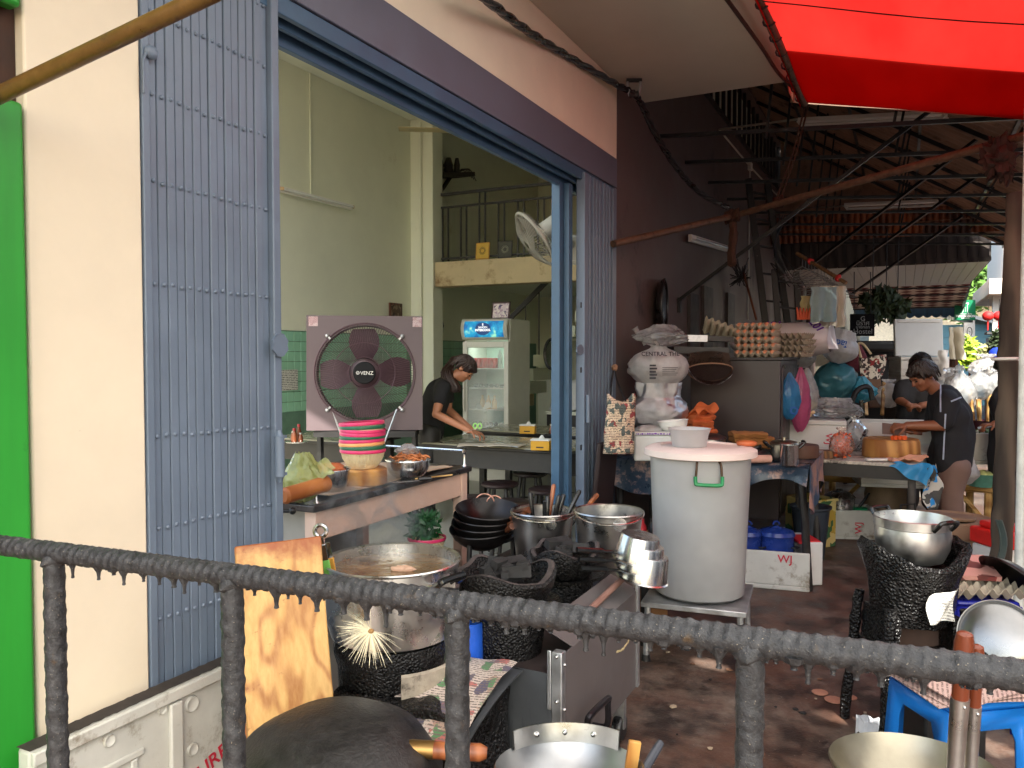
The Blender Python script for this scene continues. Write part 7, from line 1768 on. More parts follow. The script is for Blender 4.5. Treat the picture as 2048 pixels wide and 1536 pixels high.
# ---- drinks fridge
FXL, FXR, FY0, FY1, FH = -4.66, -4.06, 8.12, 8.7, 1.93
fr = thing('drinks_fridge', 'tall glass-door drinks fridge with lit blue header sign', 'fridge', ((FXL + FXR) / 2, (FY0 + FY1) / 2, 0.03))
m_frd = mat('off_white_fridge', rgb(200, 198, 188), .45, var=.05)
b = MB(); b.box(FXL, FXL + .03, FY0 + .05, FY1, .03, FH); b.box(FXR - .03, FXR, FY0 + .05, FY1, .03, FH); b.box(FXL + .03, FXR - .03, FY1 - .03, FY1, .03, FH); b.box(FXL + .03, FXR - .03, FY0 + .05, FY1 - .03, FH - .24, FH); b.box(FXL + .03, FXR - .03, FY0 + .05, FY1 - .03, .03, .2); b.build('cabinet', m_frd, fr, bevel=.006)
b = MB(); b.box(FXL + .031, FXR - .031, FY1 - .04, FY1 - .032, .2, FH - .24); b.build('liner', mat('fridge_liner', rgb(176, 200, 190), .5, var=.04), fr)
df_ = MB();
for (x0, x1, z0, z1) in ((FXL, FXL + .06, .2, FH - .26), (FXR - .06, FXR, .2, FH - .26), (FXL + .06, FXR - .06, FH - .33, FH - .26), (FXL + .06, FXR - .06, .2, .27)): df_.box(x0, x1, FY0, FY0 + .045, z0, z1)
dr_ = df_.build('door_frame', m_frd, fr, bevel=.006)
b = MB(); b.box(FXL + .06, FXR - .06, FY0 + .015, FY0 + .021, .27, FH - .33); b.build('pane', m_glass, dr_)
b = MB(); b.tube([(FXL + .03, FY0 - .02, .85), (FXL + .03, FY0 - .03, .9), (FXL + .03, FY0 - .03, 1.2), (FXL + .03, FY0 - .02, 1.25)], .012, 8); b.build('handle', m_frd, dr_)
b = MB(); b.sheet(lambda u, v: (FXL + (FXR - FXL) * u, FY0 - .0 - .04 * math.sin(v * math.pi), FH - .235 + .235 * v), 4, 8); b.build('header_frame', m_frd, fr, solid=.01)
def sign_mat():
 m, nt, b, o, co = base_mat('lit_blue_sign')
 n = noise_n(nt, co, 9, 4, .6)
 c = ramp(nt, n, [(.35, rgb(16, 84, 140)), (.55, rgb(30, 140, 180)), (.68, rgb(150, 210, 170))])
 nt.links.new(c, b.inputs['Base Color']); nt.links.new(c, b.inputs['Emission Color']); b.inputs['Emission Strength'].default_value = .25
 return m
b = MB(); b.sheet(lambda u, v: (FXL + .045 + (FXR - FXL - .09) * u, FY0 - .012 - .04 * math.sin((.1 + .8 * v) * math.pi), FH - .21 + .185 * v), 4, 8); sg = b.build('lit_sign', sign_mat(), fr)
cx = (FXL + FXR) / 2
b = MB(); b.disc((0, 0, 0), .1, 30, face_M((cx, FY0 - .056, FH - .115), (1, 0, 0), (0, 0, 1)), sy=.72); b.build('sign_oval', mat('navy_oval', rgb(14, 52, 100), .4, emit=.2), sg)
m_wl = mat('white_sign_letters', (.85, .88, .88), .5, emit=.3)
lettering('SANDEN', face_M((cx, FY0 - .0585, FH - .098), (1, 0, 0), (0, 0, 1)), .03, m_wl, sg)
lettering('INTERCOOL', face_M((cx, FY0 - .0585, FH - .13), (1, 0, 0), (0, 0, 1)), .036, m_wl, sg, bold=.001)
lettering('S', face_M((cx, FY0 - .0585, FH - .066), (1, 0, 0), (0, 0, 1)), .036, m_wl, sg, bold=.001)
m_can = mat('red_can', rgb(190, 36, 40), .3, metal=.2, var=.2, scale=14)
for z in (1.36, 1.13, .88, .66, .5):
 b = MB(); b.box(FXL + .035, FXR - .035, FY0 + .07, FY1 - .045, z - .012, z); b.build('shelf', m_white, fr)
for k in range(5):
 b = MB(); b.lathe([(0, 0), (.03, 0), (.033, .008), (.033, .11), (.026, .12), (0, .12)], 14, TR((FXL + .1 + .068 * k, FY0 + .11, 1.36))); b.build('drink_can', m_can, fr)
for k in range(3):
 b = MB(); b.lathe([(0, 0), (.03, 0), (.032, .09), (.012, .13), (.012, .16), (0, .16)], 14, TR((FXL + .2 + .08 * k, FY0 + .12, .88))); b.build('drink_bottle', mat('orange_juice', rgb(206, 150, 70), .2), fr)
for k in range(6):
 b = MB(); b.ball((FXL + .1 + .07 * k, FY0 + .12, .7), .03, 8, 6); b.build('jar', mat('dark_jar', rgb(60, 56, 54), .3), fr)
 b = MB(); b.ball((FXL + .1 + .07 * k, FY0 + .14, 1.155), (.032, .032, .022), 8, 6); b.build('cup', mat('grey_cup', rgb(130, 138, 136), .3), fr)
for k in range(2):
 b = MB(); b.lathe([(0, 0), (.03, 0), (.03, .15), (.015, .19), (.015, .21), (0, .21)], 14, TR((FXR - .1 - .08 * k, FY0 + .15, 1.36))); b.build('drink_bottle', mat(('green_bottle', 'clear_bottle')[k], (rgb(40, 150, 90), rgb(170, 180, 172))[k], .2), fr)
li = bpy.data.lights.new('fridge_lamp', 'AREA'); li.energy = .5; li.size = .4; li.size_y = .05; li.shape = 'RECTANGLE'; li.color = (.8, 1, .9)
lo = bpy.data.objects.new('fridge_lamp', li); COL.objects.link(lo); lo.parent = fr; lo.location = V(cx, FY0 + .2, FH - .26) - fr.location
# plaque on fridge, bundle, mirror, notice, frames
t = thing('photo_plaque', 'rounded family photo plaque standing on the fridge', 'picture', V(cx + .1, FY0 + .2, FH))
A = face_M((cx + .1, FY0 + .2, FH + .1), (1, 0, 0), (0, .2, 1)); b = MB(A); b.box(-.12, .12, -.1, .11, -.01, 0); b.build('frame', mat('maroon_frame', rgb(60, 28, 34), .4), t, bevel=.03)
b = MB(A); b.box(-.1, .1, -.08, .09, .0005, .003); b.build('photo', printmat('faded_photo', rgb(206, 190, 196), [rgb(96, 84, 120), rgb(176, 150, 170), rgb(220, 210, 206)], 26, .3, .5), t)
for (x, y, c1, c2, lab) in ((965, 506, rgb(176, 130, 50), rgb(206, 168, 70), 'gold framed picture of a clock standing on the balcony ledge'), (1010, 503, rgb(30, 28, 28), rgb(66, 66, 58), 'black framed picture with round emblem on the balcony ledge')):
 p = ony(x, y, 8.98); p.z = 2.735 + .11
 t = thing('framed_picture', lab, 'picture', V(p.x, p.y, 2.735), 'pictures on the balcony ledge')
 A = face_M(p, (1, 0, 0), (0, .12, 1)); b = MB(A); b.box(-.1, .1, -.11, .11, -.012, 0); b.build('frame', mat('frame_' + lab[:4].strip(), c1, .4), t, bevel=.004)
 b = MB(A); b.box(-.085, .085, -.095, .095, .0005, .002); b.build('picture', mat('picture_' + lab[:4].strip(), c2, .5), t)
 b = MB(A); [b.box(-.003, .003, .035, .052, .0025, .004, Matrix.Rotation(2 * math.pi * k / 16, 4, 'Z')) for k in range(16)]; b.tube(arc((0, 0, .003), .03, 0, 2 * math.pi, 20, (1, 0, 0), (0, 1, 0))[:-1], .003, 4, closed=True); o = b.build('emblem', mat('emblem_' + lab[:4].strip(), rgb(60, 44, 24) if 'gold' in lab else rgb(150, 150, 130), .5), t); o['kind'] = 'stuff'
p = onx(790, 625, -5.87); t = thing('framed_picture', 'small dark framed picture on the wall above the big fan', 'picture', p)
b = MB(face_M(p, (0, 1, 0), (0, 0, 1))); b.box(-.14, .14, -.12, .12, 0, .02); b.build('frame', m_darkwood, t, bevel=.004); b = MB(face_M(p, (0, 1, 0), (0, 0, 1))); b.box(-.11, .11, -.09, .09, .0205, .022); b.build('picture', printmat('dim_photo', rgb(90, 70, 56), [rgb(60, 44, 40), rgb(130, 110, 90)], 20, .3), t)
p = ony(1118, 413, 9.3); t = thing('portrait', 'pale framed portrait standing behind the balcony bars', 'picture', p)
A = face_M(p, (1, 0, 0), (0, 0, 1)); b = MB(A); b.box(-.1, .1, -.14, .14, 0, .02); b.build('frame', m_bamboo, t); b = MB(A); b.box(-.08, .08, -.12, .12, -.003, -.0005); b.build('mount', mat('portrait_paper', rgb(170, 160, 140), .7), t); b = MB(A); b.ball((0, .03, -.004), (.03, .04, .003), 10, 7); b.ball((0, -.06, -.004), (.06, .05, .003), 10, 7); b.build('figure', mat('portrait_grey', rgb(70, 66, 60), .7), t)
p = onx(578, 760, -5.89); b = MB(face_M(p + V(.004, 0, 0), (0, 1, 0), (0, 0, 1))); b.box(-.13, .13, -.11, .11, 0, .003); tag(b.build('notice_sheet', printmat('notice_print', rgb(206, 206, 200), [rgb(200, 200, 196)], 10, .2, .7, (17, 'Z', rgb(60, 70, 66)))), 'printed notice sheet stuck on the green tiles', 'notice')
p = ony(1103, 708, 9.5); t = thing('oval_mirror', 'oval mirror in a thick black frame beside the fridge', 'mirror', p)
A = face_M(p, (1, 0, 0), (0, 0, 1)); b = MB(A); b.tube([(.095 * math.cos(a), .19 * math.sin(a), 0) for a in [2 * math.pi * k / 30 for k in range(30)]], .022, 8, closed=True); b.build('frame', m_blackplastic, t); b = MB(A); b.disc((0, 0, .004), .092, 30, None, 2); b.build('glass', mat('mirror_glass', (.8, .82, .78), .06, metal=1, var=.02), t)
sd = thing('side_counter', 'dark side counter behind the fridge under the covered bundle', 'counter', (-3.9, 9.3, 0))
b = MB(); b.box(-4.0, -2.9, 9.0, 9.6, .78, .82); b.build('top', m_inwall, sd); b = MB(); b.box(-3.98, -2.92, 9.03, 9.58, 0, .779); b.build('body', m_blackwood, sd)
def bun(u, v):
 x = -3.95 + .62 * u; y = 9.02 + .5 * v
 d = max(abs(2 * u - 1) ** 4, abs(2 * v - 1) ** 4)
 return (x, y - .02 * math.sin(u * 20) * (v < .1), .84 + .36 * (1 - d) + .02 * noise.noise(V(u * 6, v * 6, 2)))
b = MB(); b.sheet(bun, 20, 14, .01); tag(b.build('covered_bundle', mat('white_sheet_cloth', rgb(196, 196, 196), .9, var=.05)), 'bundle covered by a white cloth beside the fridge', 'bundle')
# dark coats on the column, shrine shelf
t = thing('hanging_coats', 'dark clothes hanging on the column beside the green tiles', 'clothes', V(-5.5, 9.2, 1.2))
b = MB()
for k in range(4): q = ony(862 + 5 * k, 640 + 12 * (k % 2), 9.26); b.ball(q, (.07, .06, .13), 10, 8, None, .5, 6, k)
b.tube([ony(862, 660, 9.28), ony(866, 790, 9.28)], [.1, .06], 10); b.rough(.03, 9); b.build('cloth', m_black, t)
ss = thing('shrine_shelf', 'dark carved spirit shelf with spires high on the mezzanine wall', 'shrine', onx(880, 350, -5.7))
px_ = .0065
def sp_(x, y): return onx(x + 12, y, -5.72)
b = MB(); b.beam(sp_(852, 352), sp_(920, 350), .3, .06); b.build('ledge', m_blackwood, ss)
for (x, y0, y1, r_) in ((859, 345, 290, .05), (868, 345, 303, .05), (885, 345, 320, .06), (902, 345, 316, .04)):
 b = MB(); b.lathe([(r_ * 1.3, 0), (r_, .06), (r_ * 1.1, .1), (r_ * .6, .2), (r_ * .5, (y0 - y1) * px_ * .7), (.004, (y0 - y1) * px_)], 10, TR(sp_(x, y0))); b.build('spire', m_blackwood, ss)
b = MB(); b.beam(sp_(860, 395), sp_(858, 352), .04, .04); b.beam(sp_(865, 390), sp_(888, 355), .04, .04); b.build('bracket', m_blackwood, ss)
for k in range(6):
 b = MB(); q = sp_(905, 345); b.tube(spline([q, q + RGT * (.05 + .02 * k) + V(0, 0, .05), q + RGT * (.1 + .03 * k) - V(0, 0, .02 + .02 * k)], 4), .006, 4); b.build('incense_stem', m_blackwood, ss)
# ---- fans on walls and ceiling
wf = thing('wall_fan', 'white wall fan with round cage tilted down inside the shop', 'fan', at(1120, 470, 5.4))
fc = at(1070, 478, 5.35); axis = (RGT * .8 + UPV * .6 + FWD * .12).normalized()
A = face_M(fc, axis.orthogonal(), axis.cross(axis.orthogonal()))
A = face_M(fc, V(0, 0, 1).cross(axis), axis.cross(V(0, 0, 1).cross(axis)))
cg = MB(A)
for k in range(60):
 a = 2 * math.pi * k / 60; c_, s_ = math.cos(a), math.sin(a)
 cg.tube([(.03 * c_, .03 * s_, -.07), (.13 * c_, .13 * s_, -.06), (.195 * c_, .195 * s_, -.02), (.2 * c_, .2 * s_, .0), (.19 * c_, .19 * s_, .03), (.05 * c_, .05 * s_, .07)], .0016, 3, caps=False)
o = cg.build('cage_wires', mat('cream_wire', rgb(150, 146, 132), .5), wf); o['kind'] = 'stuff'
b = MB(A); b.tube(arc((0, 0, 0), .204, 0, 2 * math.pi, 40, (1, 0, 0), (0, 1, 0))[:-1], .011, 7, closed=True); b.build('cage_ring', MATS['cream_wire'], wf)
for k in range(3):
 b = MB(A @ Matrix.Rotation(2.094 * k, 4, 'Z')); b.sheet(lambda u, v: (.03 + .14 * u, (-.03 - .05 * u) + (.06 + .1 * u) * v, .03 * (v - .5)), 6, 4, .002); b.build('blade', mat('smoky_blade', rgb(110, 104, 92), .4), wf)
b = MB(A); b.lathe([(0, .05), (.06, .05), (.066, .08), (.066, .19), (.05, .22), (0, .225)], 24); b.build('motor_housing', mat('cream_plastic', rgb(206, 202, 186), .4, var=.04), wf)
b = MB(); q = A @ V(0, 0, .16); b.tube(spline([q, q - V(0, 0, .1) + RGT * .02, at(1128, 480, 5.5), at(1150, 500, 5.6)], 5), .035, 10); b.build('neck', MATS['cream_plastic'], wf)
b = MB(); q = at(1150, 500, 5.6); b.cbox(q, .1, .12, .2); b.build('wall_plate', MATS['cream_plastic'], wf, bevel=.015)
cf = thing('ceiling_fan', 'cream ceiling fan with long thin blades before the mezzanine', 'fan', ony(945, 262, 7.2))
q = ony(945, 262, 7.2)
b = MB(TR(q)); b.lathe([(0, -.06), (.1, -.05), (.14, -.01), (.14, .02), (.06, .05), (.03, .1), (.03, 5.0 - q.z), (0, 5.0 - q.z)], 24); b.build('motor', mat('yellow_cream_metal', rgb(186, 168, 116), .5), cf)
for k in range(3):
 a = CAMZ + math.pi + .1 + 2.094 * k
 b = MB(TR(q, a)); b.box(.14, .75, -.07, .07, -.006, .004); b.build('blade', mat('cream_blade', rgb(150, 136, 96), .5), cf)
# ================================================================ PEOPLE
def fuse(b, voxel, smooth=4):
 """join overlapping volumes into one continuous skin"""
 me = bpy.data.meshes.new('tmp'); me.from_pydata([tuple(p) for p in b.v], [], b.f); me.update()
 o = bpy.data.objects.new('tmp', me); COL.objects.link(o)
 md = o.modifiers.new('r', 'REMESH'); md.mode = 'VOXEL'; md.voxel_size = voxel
 ms = o.modifiers.new('s', 'SMOOTH'); ms.factor = .5; ms.iterations = smooth
 dg = bpy.context.evaluated_depsgraph_get()
 m2 = bpy.data.meshes.new_from_object(o.evaluated_get(dg))
 out = MB(); out.v = [v.co.copy() for v in m2.vertices]; out.f = [tuple(p.vertices) for p in m2.polygons]
 bpy.data.objects.remove(o); bpy.data.meshes.remove(me); bpy.data.meshes.remove(m2)
 return out
def limb(b, pts, rs, n=14):
 P = [Vector(p) for p in pts]
 q, r = [], []
 for i in range(len(P) - 1):
  for k in range(6):
   t = k / 6; q.append(P[i].lerp(P[i + 1], t)); r.append(rs[i] * (1 - t) + rs[i + 1] * t)
 q.append(P[-1]); r.append(rs[-1])
 b.tube(q, r, n)
 for p, rr_ in zip(P, rs): b.ball(p, rr_ * .995, 12, 8)
def head_frame(c, look, up):
 f = Vector(look).normalized(); u = Vector(up); u = (u - f * u.dot(f)).normalized(); r = f.cross(u)
 M = Matrix((r, f, u)).transposed().to_4x4(); M.translation = Vector(c); return M   # x right, y forward, z up
def add_head(b, M, s=1.0):
 """cranium, face, jaw, nose, lips, brow, ears (metres; s scales)"""
 def e(c, r): b.ball(tuple(k * s for k in c), tuple(k * s for k in r), 18, 12, M)
 e((0, -.012, .035), (.076, .095, .083)); e((0, .03, -.02), (.062, .062, .075)); e((0, .05, -.075), (.04, .036, .032)); e((0, .02, -.06), (.055, .055, .05))
 e((0, .094, -.012), (.011, .016, .022)); e((0, .104, -.026), (.014, .012, .010)); e((0, .08, -.056), (.022, .012, .008)); e((0, .083, .022), (.045, .012, .010))
 for sx in (-1, 1): e((.076 * sx, -.008, -.008), (.010, .020, .030)); e((.032 * sx, .07, -.025), (.018, .016, .018))
def hand(b, wrist, direction, palm_n, curl=.5, s=1.0, thumb_side=1, spread=.15):
 """palm and five unequal bent fingers"""
 d = Vector(direction).normalized(); n = Vector(palm_n); n = (n - d * n.dot(d)).normalized(); w = d.cross(n)
 wr = Vector(wrist)
 for k in range(5):
  o_ = (k - 2) * .0165 * s
  limb(b, [wr + d * .01 * s, wr + d * .085 * s + w * o_], [.014 * s, .0125 * s], 8)
 for k in range(4):
  base = wr + d * .086 * s + w * ((k - 1.5) * .021 * s)
  L = [.070, .078, .073, .058][k] * s
  a = curl * .5; p = base; dirn = d + w * ((k - 1.5) * spread * .3); dirn.normalize()
  pts = [p]
  for seg, fr_ in enumerate((.42, .32, .26)):
   c_ = math.cos(a); s_ = math.sin(a); v = dirn * c_ - n * -1 * 0 + n * s_
   p = p + v * L * fr_; pts.append(p); a += curl * .75
  limb(b, pts, [.0095 * s, .009 * s, .0085 * s, .0075 * s], 8)
 tb = wr + d * .03 * s + w * .034 * s * thumb_side
 limb(b, [tb, tb + (d * .6 + w * .75 * thumb_side + n * .35).normalized() * .04 * s, tb + (d * 1.0 + w * .7 * thumb_side + n * .9).normalized() * .068 * s], [.013 * s, .011 * s, .009 * s], 8)
def hair_cap(M, s=1.0, top=1.0, low=-.02, back=-.07, seed=0, fringe=.04):
 b = MB()
 for k in range(420):
  rnd = random.Random(k + seed * 1000)
  a = rnd.uniform(0, 2 * math.pi); ph = rnd.uniform(.05, 1.5)
  d = V(math.cos(a) * math.cos(ph), math.sin(a) * math.cos(ph), math.sin(ph))
  fwd = d.y
  p0 = V(0, -.014, .036) + V(d.x * .083, d.y * .102, d.z * .092)
  drop = (.05 + .05 * rnd.random()) * (1.2 - max(0, fwd) * .9)
  p1 = p0 + V(d.x * .016, d.y * .014, -drop * .5 + .006); p2 = p0 + V(d.x * .012, d.y * .012, -drop)
  if p2.y > .05 and p2.z < fringe: p2.z = fringe; p1.z = max(p1.z, fringe + .01)
  if p2.z < low and p2.y > -.02: p2.z = low; p1.z = max(p1.z, low + .01)
  pts = [M @ (q * s) for q in (p0, p1, p2)]
  b.tube(pts, [.009 * s, .010 * s, .003 * s], 5)
 b.ball((0, -.016 * s, .04 * s), (.083 * s, .102 * s, .090 * s), 20, 12, M)
 return b
def eyes(M, s, parent):
 for sx in (-1, 1):
  e = MB(); e.ball((.031 * sx * s, .086 * s, -.0 * s), (.013 * s, .008 * s, .006 * s), 10, 6, M); e.build('eye', mat('eye_dark', (.02, .015, .012), .2), parent)
  e = MB(); e.tube([M @ V((.031 * sx - .018) * s, .090 * s, .017 * s), M @ V(.031 * sx * s, .094 * s, .022 * s), M @ V((.031 * sx + .018) * s, .088 * s, .017 * s)], .0035 * s, 5); e.build('eyebrow', m_hair, parent)
def clothes(b, voxel, name, material, parent, folds=.008, fs=9, seed=0):
 g_ = fuse(b, voxel, 6)
 for p in g_.v:
  q = p * fs + V(seed, 0, 0); p += V(noise.noise(q), noise.noise(q + V(9, 0, 0)), noise.noise(q * 1.3 + V(0, 9, 0)) * .5) * folds
 return g_.build(name, material, parent, ang=80)
# ---- cook cutting carrots (faces left, bent over the block)
Z = 6.15
def P(x, y, dz=0.0): return at(x, y, Z + dz)
man = thing('person', 'person in black shirt with pale piping chopping carrots with a cleaver', 'person', gnd(1893, 1000, Z))
hp_ = P(1897, 935); ft = gnd(1893, 1000, Z)
neck = P(1876, 785); hc = P(1845, 752)
sh_n, sh_f = P(1896, 805, -.14), P(1880, 800, .16)
el_n, wr_n = P(1884, 851, -.17), P(1815, 851, -.10)
el_f, wr_f = P(1868, 850, .16), P(1822, 862, .02)
body = MB()
limb(body, [hp_, P(1905, 870), P(1897, 815), neck, hc + (neck - hc) * .4], [.13, .12, .115, .055, .052])
limb(body, [sh_n, el_n, wr_n], [.058, .043, .03]); limb(body, [sh_f, el_f, wr_f], [.058, .043, .03])
for s_ in (-1, 1):
 hh = hp_ + FWD * .08 * s_ - V(0, 0, .02); kn_ = V(ft.x, ft.y, .46) + FWD * .09 * s_ - RGT * .02; an = V(ft.x, ft.y, .08) + FWD * .1 * s_
 limb(body, [hh, kn_, an], [.095, .06, .042]); limb(body, [an - V(0, 0, .03), an - V(0, 0, .045) - RGT * .16], [.042, .03])
HM = head_frame(hc, -RGT * .86 - UPV * .52 - FWD * .12, UPV)
add_head(body, HM, 1.0)
hand(body, wr_n, -RGT * 1 - UPV * .05 + FWD * .15, -UPV + FWD * .5, 1.1, 1.0, 1)
hand(body, wr_f, -RGT * 1 - UPV * .1, -UPV, .7, 1.0, -1)
fuse(body, .0065, 2).build('body', m_skin2, man, ang=80)
eyes(HM, 1.0, man)
hair_cap(HM, 1.0, low=-.005, seed=1, fringe=.055).build('hair', mat('dark_brown_hair', (.022, .012, .009), .4, var=.5, scale=40, bmp=.5, bscale=90), man, ang=80)
sh_ = MB()
limb(sh_, [P(1899, 925), P(1906, 880), P(1902, 830), P(1890, 800), P(1878, 790)], [.158, .155, .15, .125, .072], 18)
limb(sh_, [P(1899, 925, -.05), P(1904, 830, -.06)], [.13, .125]); limb(sh_, [P(1899, 925, .07), P(1902, 830, .07)], [.13, .125])
limb(sh_, [sh_n, sh_n.lerp(el_n, .78)], [.082, .078]); limb(sh_, [sh_f, sh_f.lerp(el_f, .78)], [.082, .078])
limb(sh_, [sh_n, P(1885, 795)], [.085, .09]); limb(sh_, [sh_f, P(1885, 795)], [.085, .09])
clothes(sh_, .011, 'shirt', m_shirt, man, .012, 9)
m_pipe = mat('pale_piping', rgb(176, 186, 206), .6)
def surf_line(pts, off=.0):
 return [Vector(p) for p in pts]
def on_shirt(pts, r=.0035):
 dg = bpy.context.evaluated_depsgraph_get(); out = []
 for (x, y) in pts:
  h, loc, nor, *_ = sc.ray_cast(dg, at(x, y, Z - .8), ray(x, y).normalized())
  if h: out.append(loc - ray(x, y).normalized() * .001)
 return out
for pts in ([(1881, 770 + 4.5 * k - 0) for k in range(13)], [(1891 - .35 * k, 828 + 7 * k) for k in range(14)], [(1902 + 2.2 * k, 803 - .9 * k) for k in range(10)]):
 q = on_shirt(pts)
 if len(q) > 2: b = MB(); b.tube(q, .006, 6); b.build('piping', m_pipe, man)
tr_ = MB()
for s_ in (-1, 1):
 hh = hp_ + FWD * .08 * s_ - V(0, 0, .0); kn_ = V(ft.x, ft.y, .46) + FWD * .09 * s_ - RGT * .02; an = V(ft.x, ft.y, .1) + FWD * .1 * s_
 limb(tr_, [hh, kn_, an], [.118, .088, .075])
clothes(tr_, .012, 'trousers', mat('grey_brown_trousers', rgb(124, 100, 90), .85, var=.06, bmp=.2, bscale=160), man, .012, 8)
# ---- second cook behind, facing the camera
Z = 7.55
p2 = thing('person', 'person in black T-shirt peeling with both hands behind the foam box', 'person', gnd(1838, 900, Z))
hc = P(1842, 733); neck = P(1840, 763, .03)
body = MB(); hp2 = P(1842, 900, .05)
limb(body, [hp2, P(1842, 840, .04), P(1840, 785, .05), neck, hc], [.12, .12, .12, .055, .055])
aL = [P(1806, 775, .03), P(1798, 800, -.02), P(1816, 809, -.2)]; aR = [P(1876, 775, .03), P(1884, 805, -.02), P(1842, 811, -.2)]
limb(body, aL, [.055, .042, .03]); limb(body, aR, [.055, .042, .03])
HM = head_frame(hc, -FWD * .75 - UPV * .62 - RGT * .1, UPV)
add_head(body, HM)
hand(body, aL[2], RGT * .9 - UPV * .1, -UPV + FWD * .3, 1.0, .95, 1); hand(body, aR[2], -RGT * .9 - UPV * .05, -UPV + FWD * .3, 1.0, .95, -1)
for s_ in (-1, 1): limb(body, [hp2 + RGT * .09 * s_, V(hp2.x, hp2.y, .48) + RGT * .1 * s_, V(hp2.x, hp2.y, .05) + RGT * .1 * s_], [.09, .06, .045])
fuse(body, .0075, 2).build('body', m_skin2, p2, ang=80)
eyes(HM, 1, p2); hair_cap(HM, 1.02, seed=2, fringe=.05).build('hair', m_hair, p2, ang=80)
sh_ = MB(); limb(sh_, [P(1842, 905, .05), P(1842, 850, .04), P(1841, 795, .05), P(1840, 775, .04)], [.165, .16, .15, .085], 18)
limb(sh_, [P(1815, 905, .05), P(1815, 780, .05)], [.11, .1]); limb(sh_, [P(1868, 905, .05), P(1868, 780, .05)], [.11, .1])
limb(sh_, [aL[0], aL[0].lerp(aL[1], .7)], [.08, .078]); limb(sh_, [aR[0], aR[0].lerp(aR[1], .7)], [.08, .078]); limb(sh_, [aL[0], P(1840, 772, .04), aR[0]], [.08, .085, .08])
clothes(sh_, .012, 'shirt', m_shirt, p2, .01, 9, 3)
tr_ = MB()
for s_ in (-1, 1): limb(tr_, [hp2 + RGT * .09 * s_, V(hp2.x, hp2.y, .1) + RGT * .1 * s_], [.115, .08])
clothes(tr_, .014, 'trousers', m_black, p2, .008)
# ---- woman wiping the table inside
Z = 7.1
wm = thing('person', 'person with a long dark ponytail in black leaning over the dining table', 'person', gnd(862, 1000, Z) + V(0, 0, .03))
hc = P(928, 738); neck = P(898, 762)
hp3 = P(858, 868, .02); ft = gnd(856, 1000, Z)
body = MB()
limb(body, [hp3, P(864, 820), P(878, 782), neck, hc + (neck - hc) * .4], [.12, .105, .1, .047, .046])
a1_ = [P(886, 775, -.12), P(872, 828, -.2), P(938, 861, -.28)]; a2_ = [P(893, 772, .13), P(897, 820, .12), P(946, 862, .0)]
limb(body, a1_, [.05, .038, .026]); limb(body, a2_, [.05, .038, .026])
HM = head_frame(hc, RGT * .66 - UPV * .75 - FWD * .12, UPV + RGT * .4)
add_head(body, HM, .97)
hand(body, a1_[2], RGT * .9 - UPV * .35, -UPV - RGT * .3, .8, .92, -1); hand(body, a2_[2], RGT * .9 - UPV * .3, -UPV - RGT * .3, .8, .92, 1)
for s_ in (-1, 1): limb(body, [hp3 + FWD * .08 * s_, V(ft.x, ft.y, .48) + FWD * .09 * s_, V(ft.x, ft.y, .08) + FWD * .09 * s_], [.09, .06, .04])
fuse(body, .007, 2).build('body', m_skin, wm, ang=80)
eyes(HM, .97, wm)
hb_ = hair_cap(HM, .99, seed=5, low=.0, fringe=.06)
top_ = P(905, 722, .02)
rnd = random.Random(9)
for k in range(150):
 o1 = V(rnd.uniform(-.022, .022), rnd.uniform(-.022, .022), rnd.uniform(-.02, .02)); o2 = V(rnd.uniform(-.028, .028), rnd.uniform(-.028, .028), 0)
 hb_.tube(spline([P(914, 716) + o1 * .6, top_ + o1, P(893 + rnd.uniform(-4, 6), 745, -.04) + o2, P(905 + rnd.uniform(-9, 9), 772, -.07) + o2, P(912 + rnd.uniform(-8, 8), 780 + rnd.uniform(-8, 6), -.07) + o2], 3), [.006] * 10 + [.005, .004, .002], 4)
hb_.build('hair', mat('dark_auburn_hair', (.03, .014, .011), .35, var=.5, scale=40, bmp=.4, bscale=90), wm, ang=80)
sh_ = MB(); limb(sh_, [P(857, 862, .02), P(864, 822), P(877, 785), P(888, 771)], [.14, .125, .12, .08], 18)
limb(sh_, [a1_[0], a1_[0].lerp(a1_[1], .45)], [.07, .066]); limb(sh_, [a2_[0], a2_[0].lerp(a2_[1], .5)], [.07, .066]); limb(sh_, [a1_[0], P(882, 775), a2_[0]], [.07, .085, .07])
clothes(sh_, .011, 'shirt', m_shirt, wm, .009, 9, 5)
tr_ = MB()
for s_ in (-1, 1): limb(tr_, [hp3 + FWD * .07 * s_, V(ft.x, ft.y, .48) + FWD * .09 * s_, V(ft.x, ft.y, .1) + FWD * .09 * s_], [.12, .08, .06])
clothes(tr_, .013, 'trousers', m_black, wm, .008)
b = MB(); q = P(948, 868, -.2); b.sheet(lambda u, v: q + RGT * (-.1 + .16 * u) + FWD * (-.05 + .1 * v) + V(0, 0, .0 + .02 * math.sin(u * 5)), 8, 6, .008); tag(b.build('wiping_cloth', mat('white_wipe', rgb(206, 206, 200), .9)), 'white wiping cloth under the leaning person\'s hand', 'cloth')
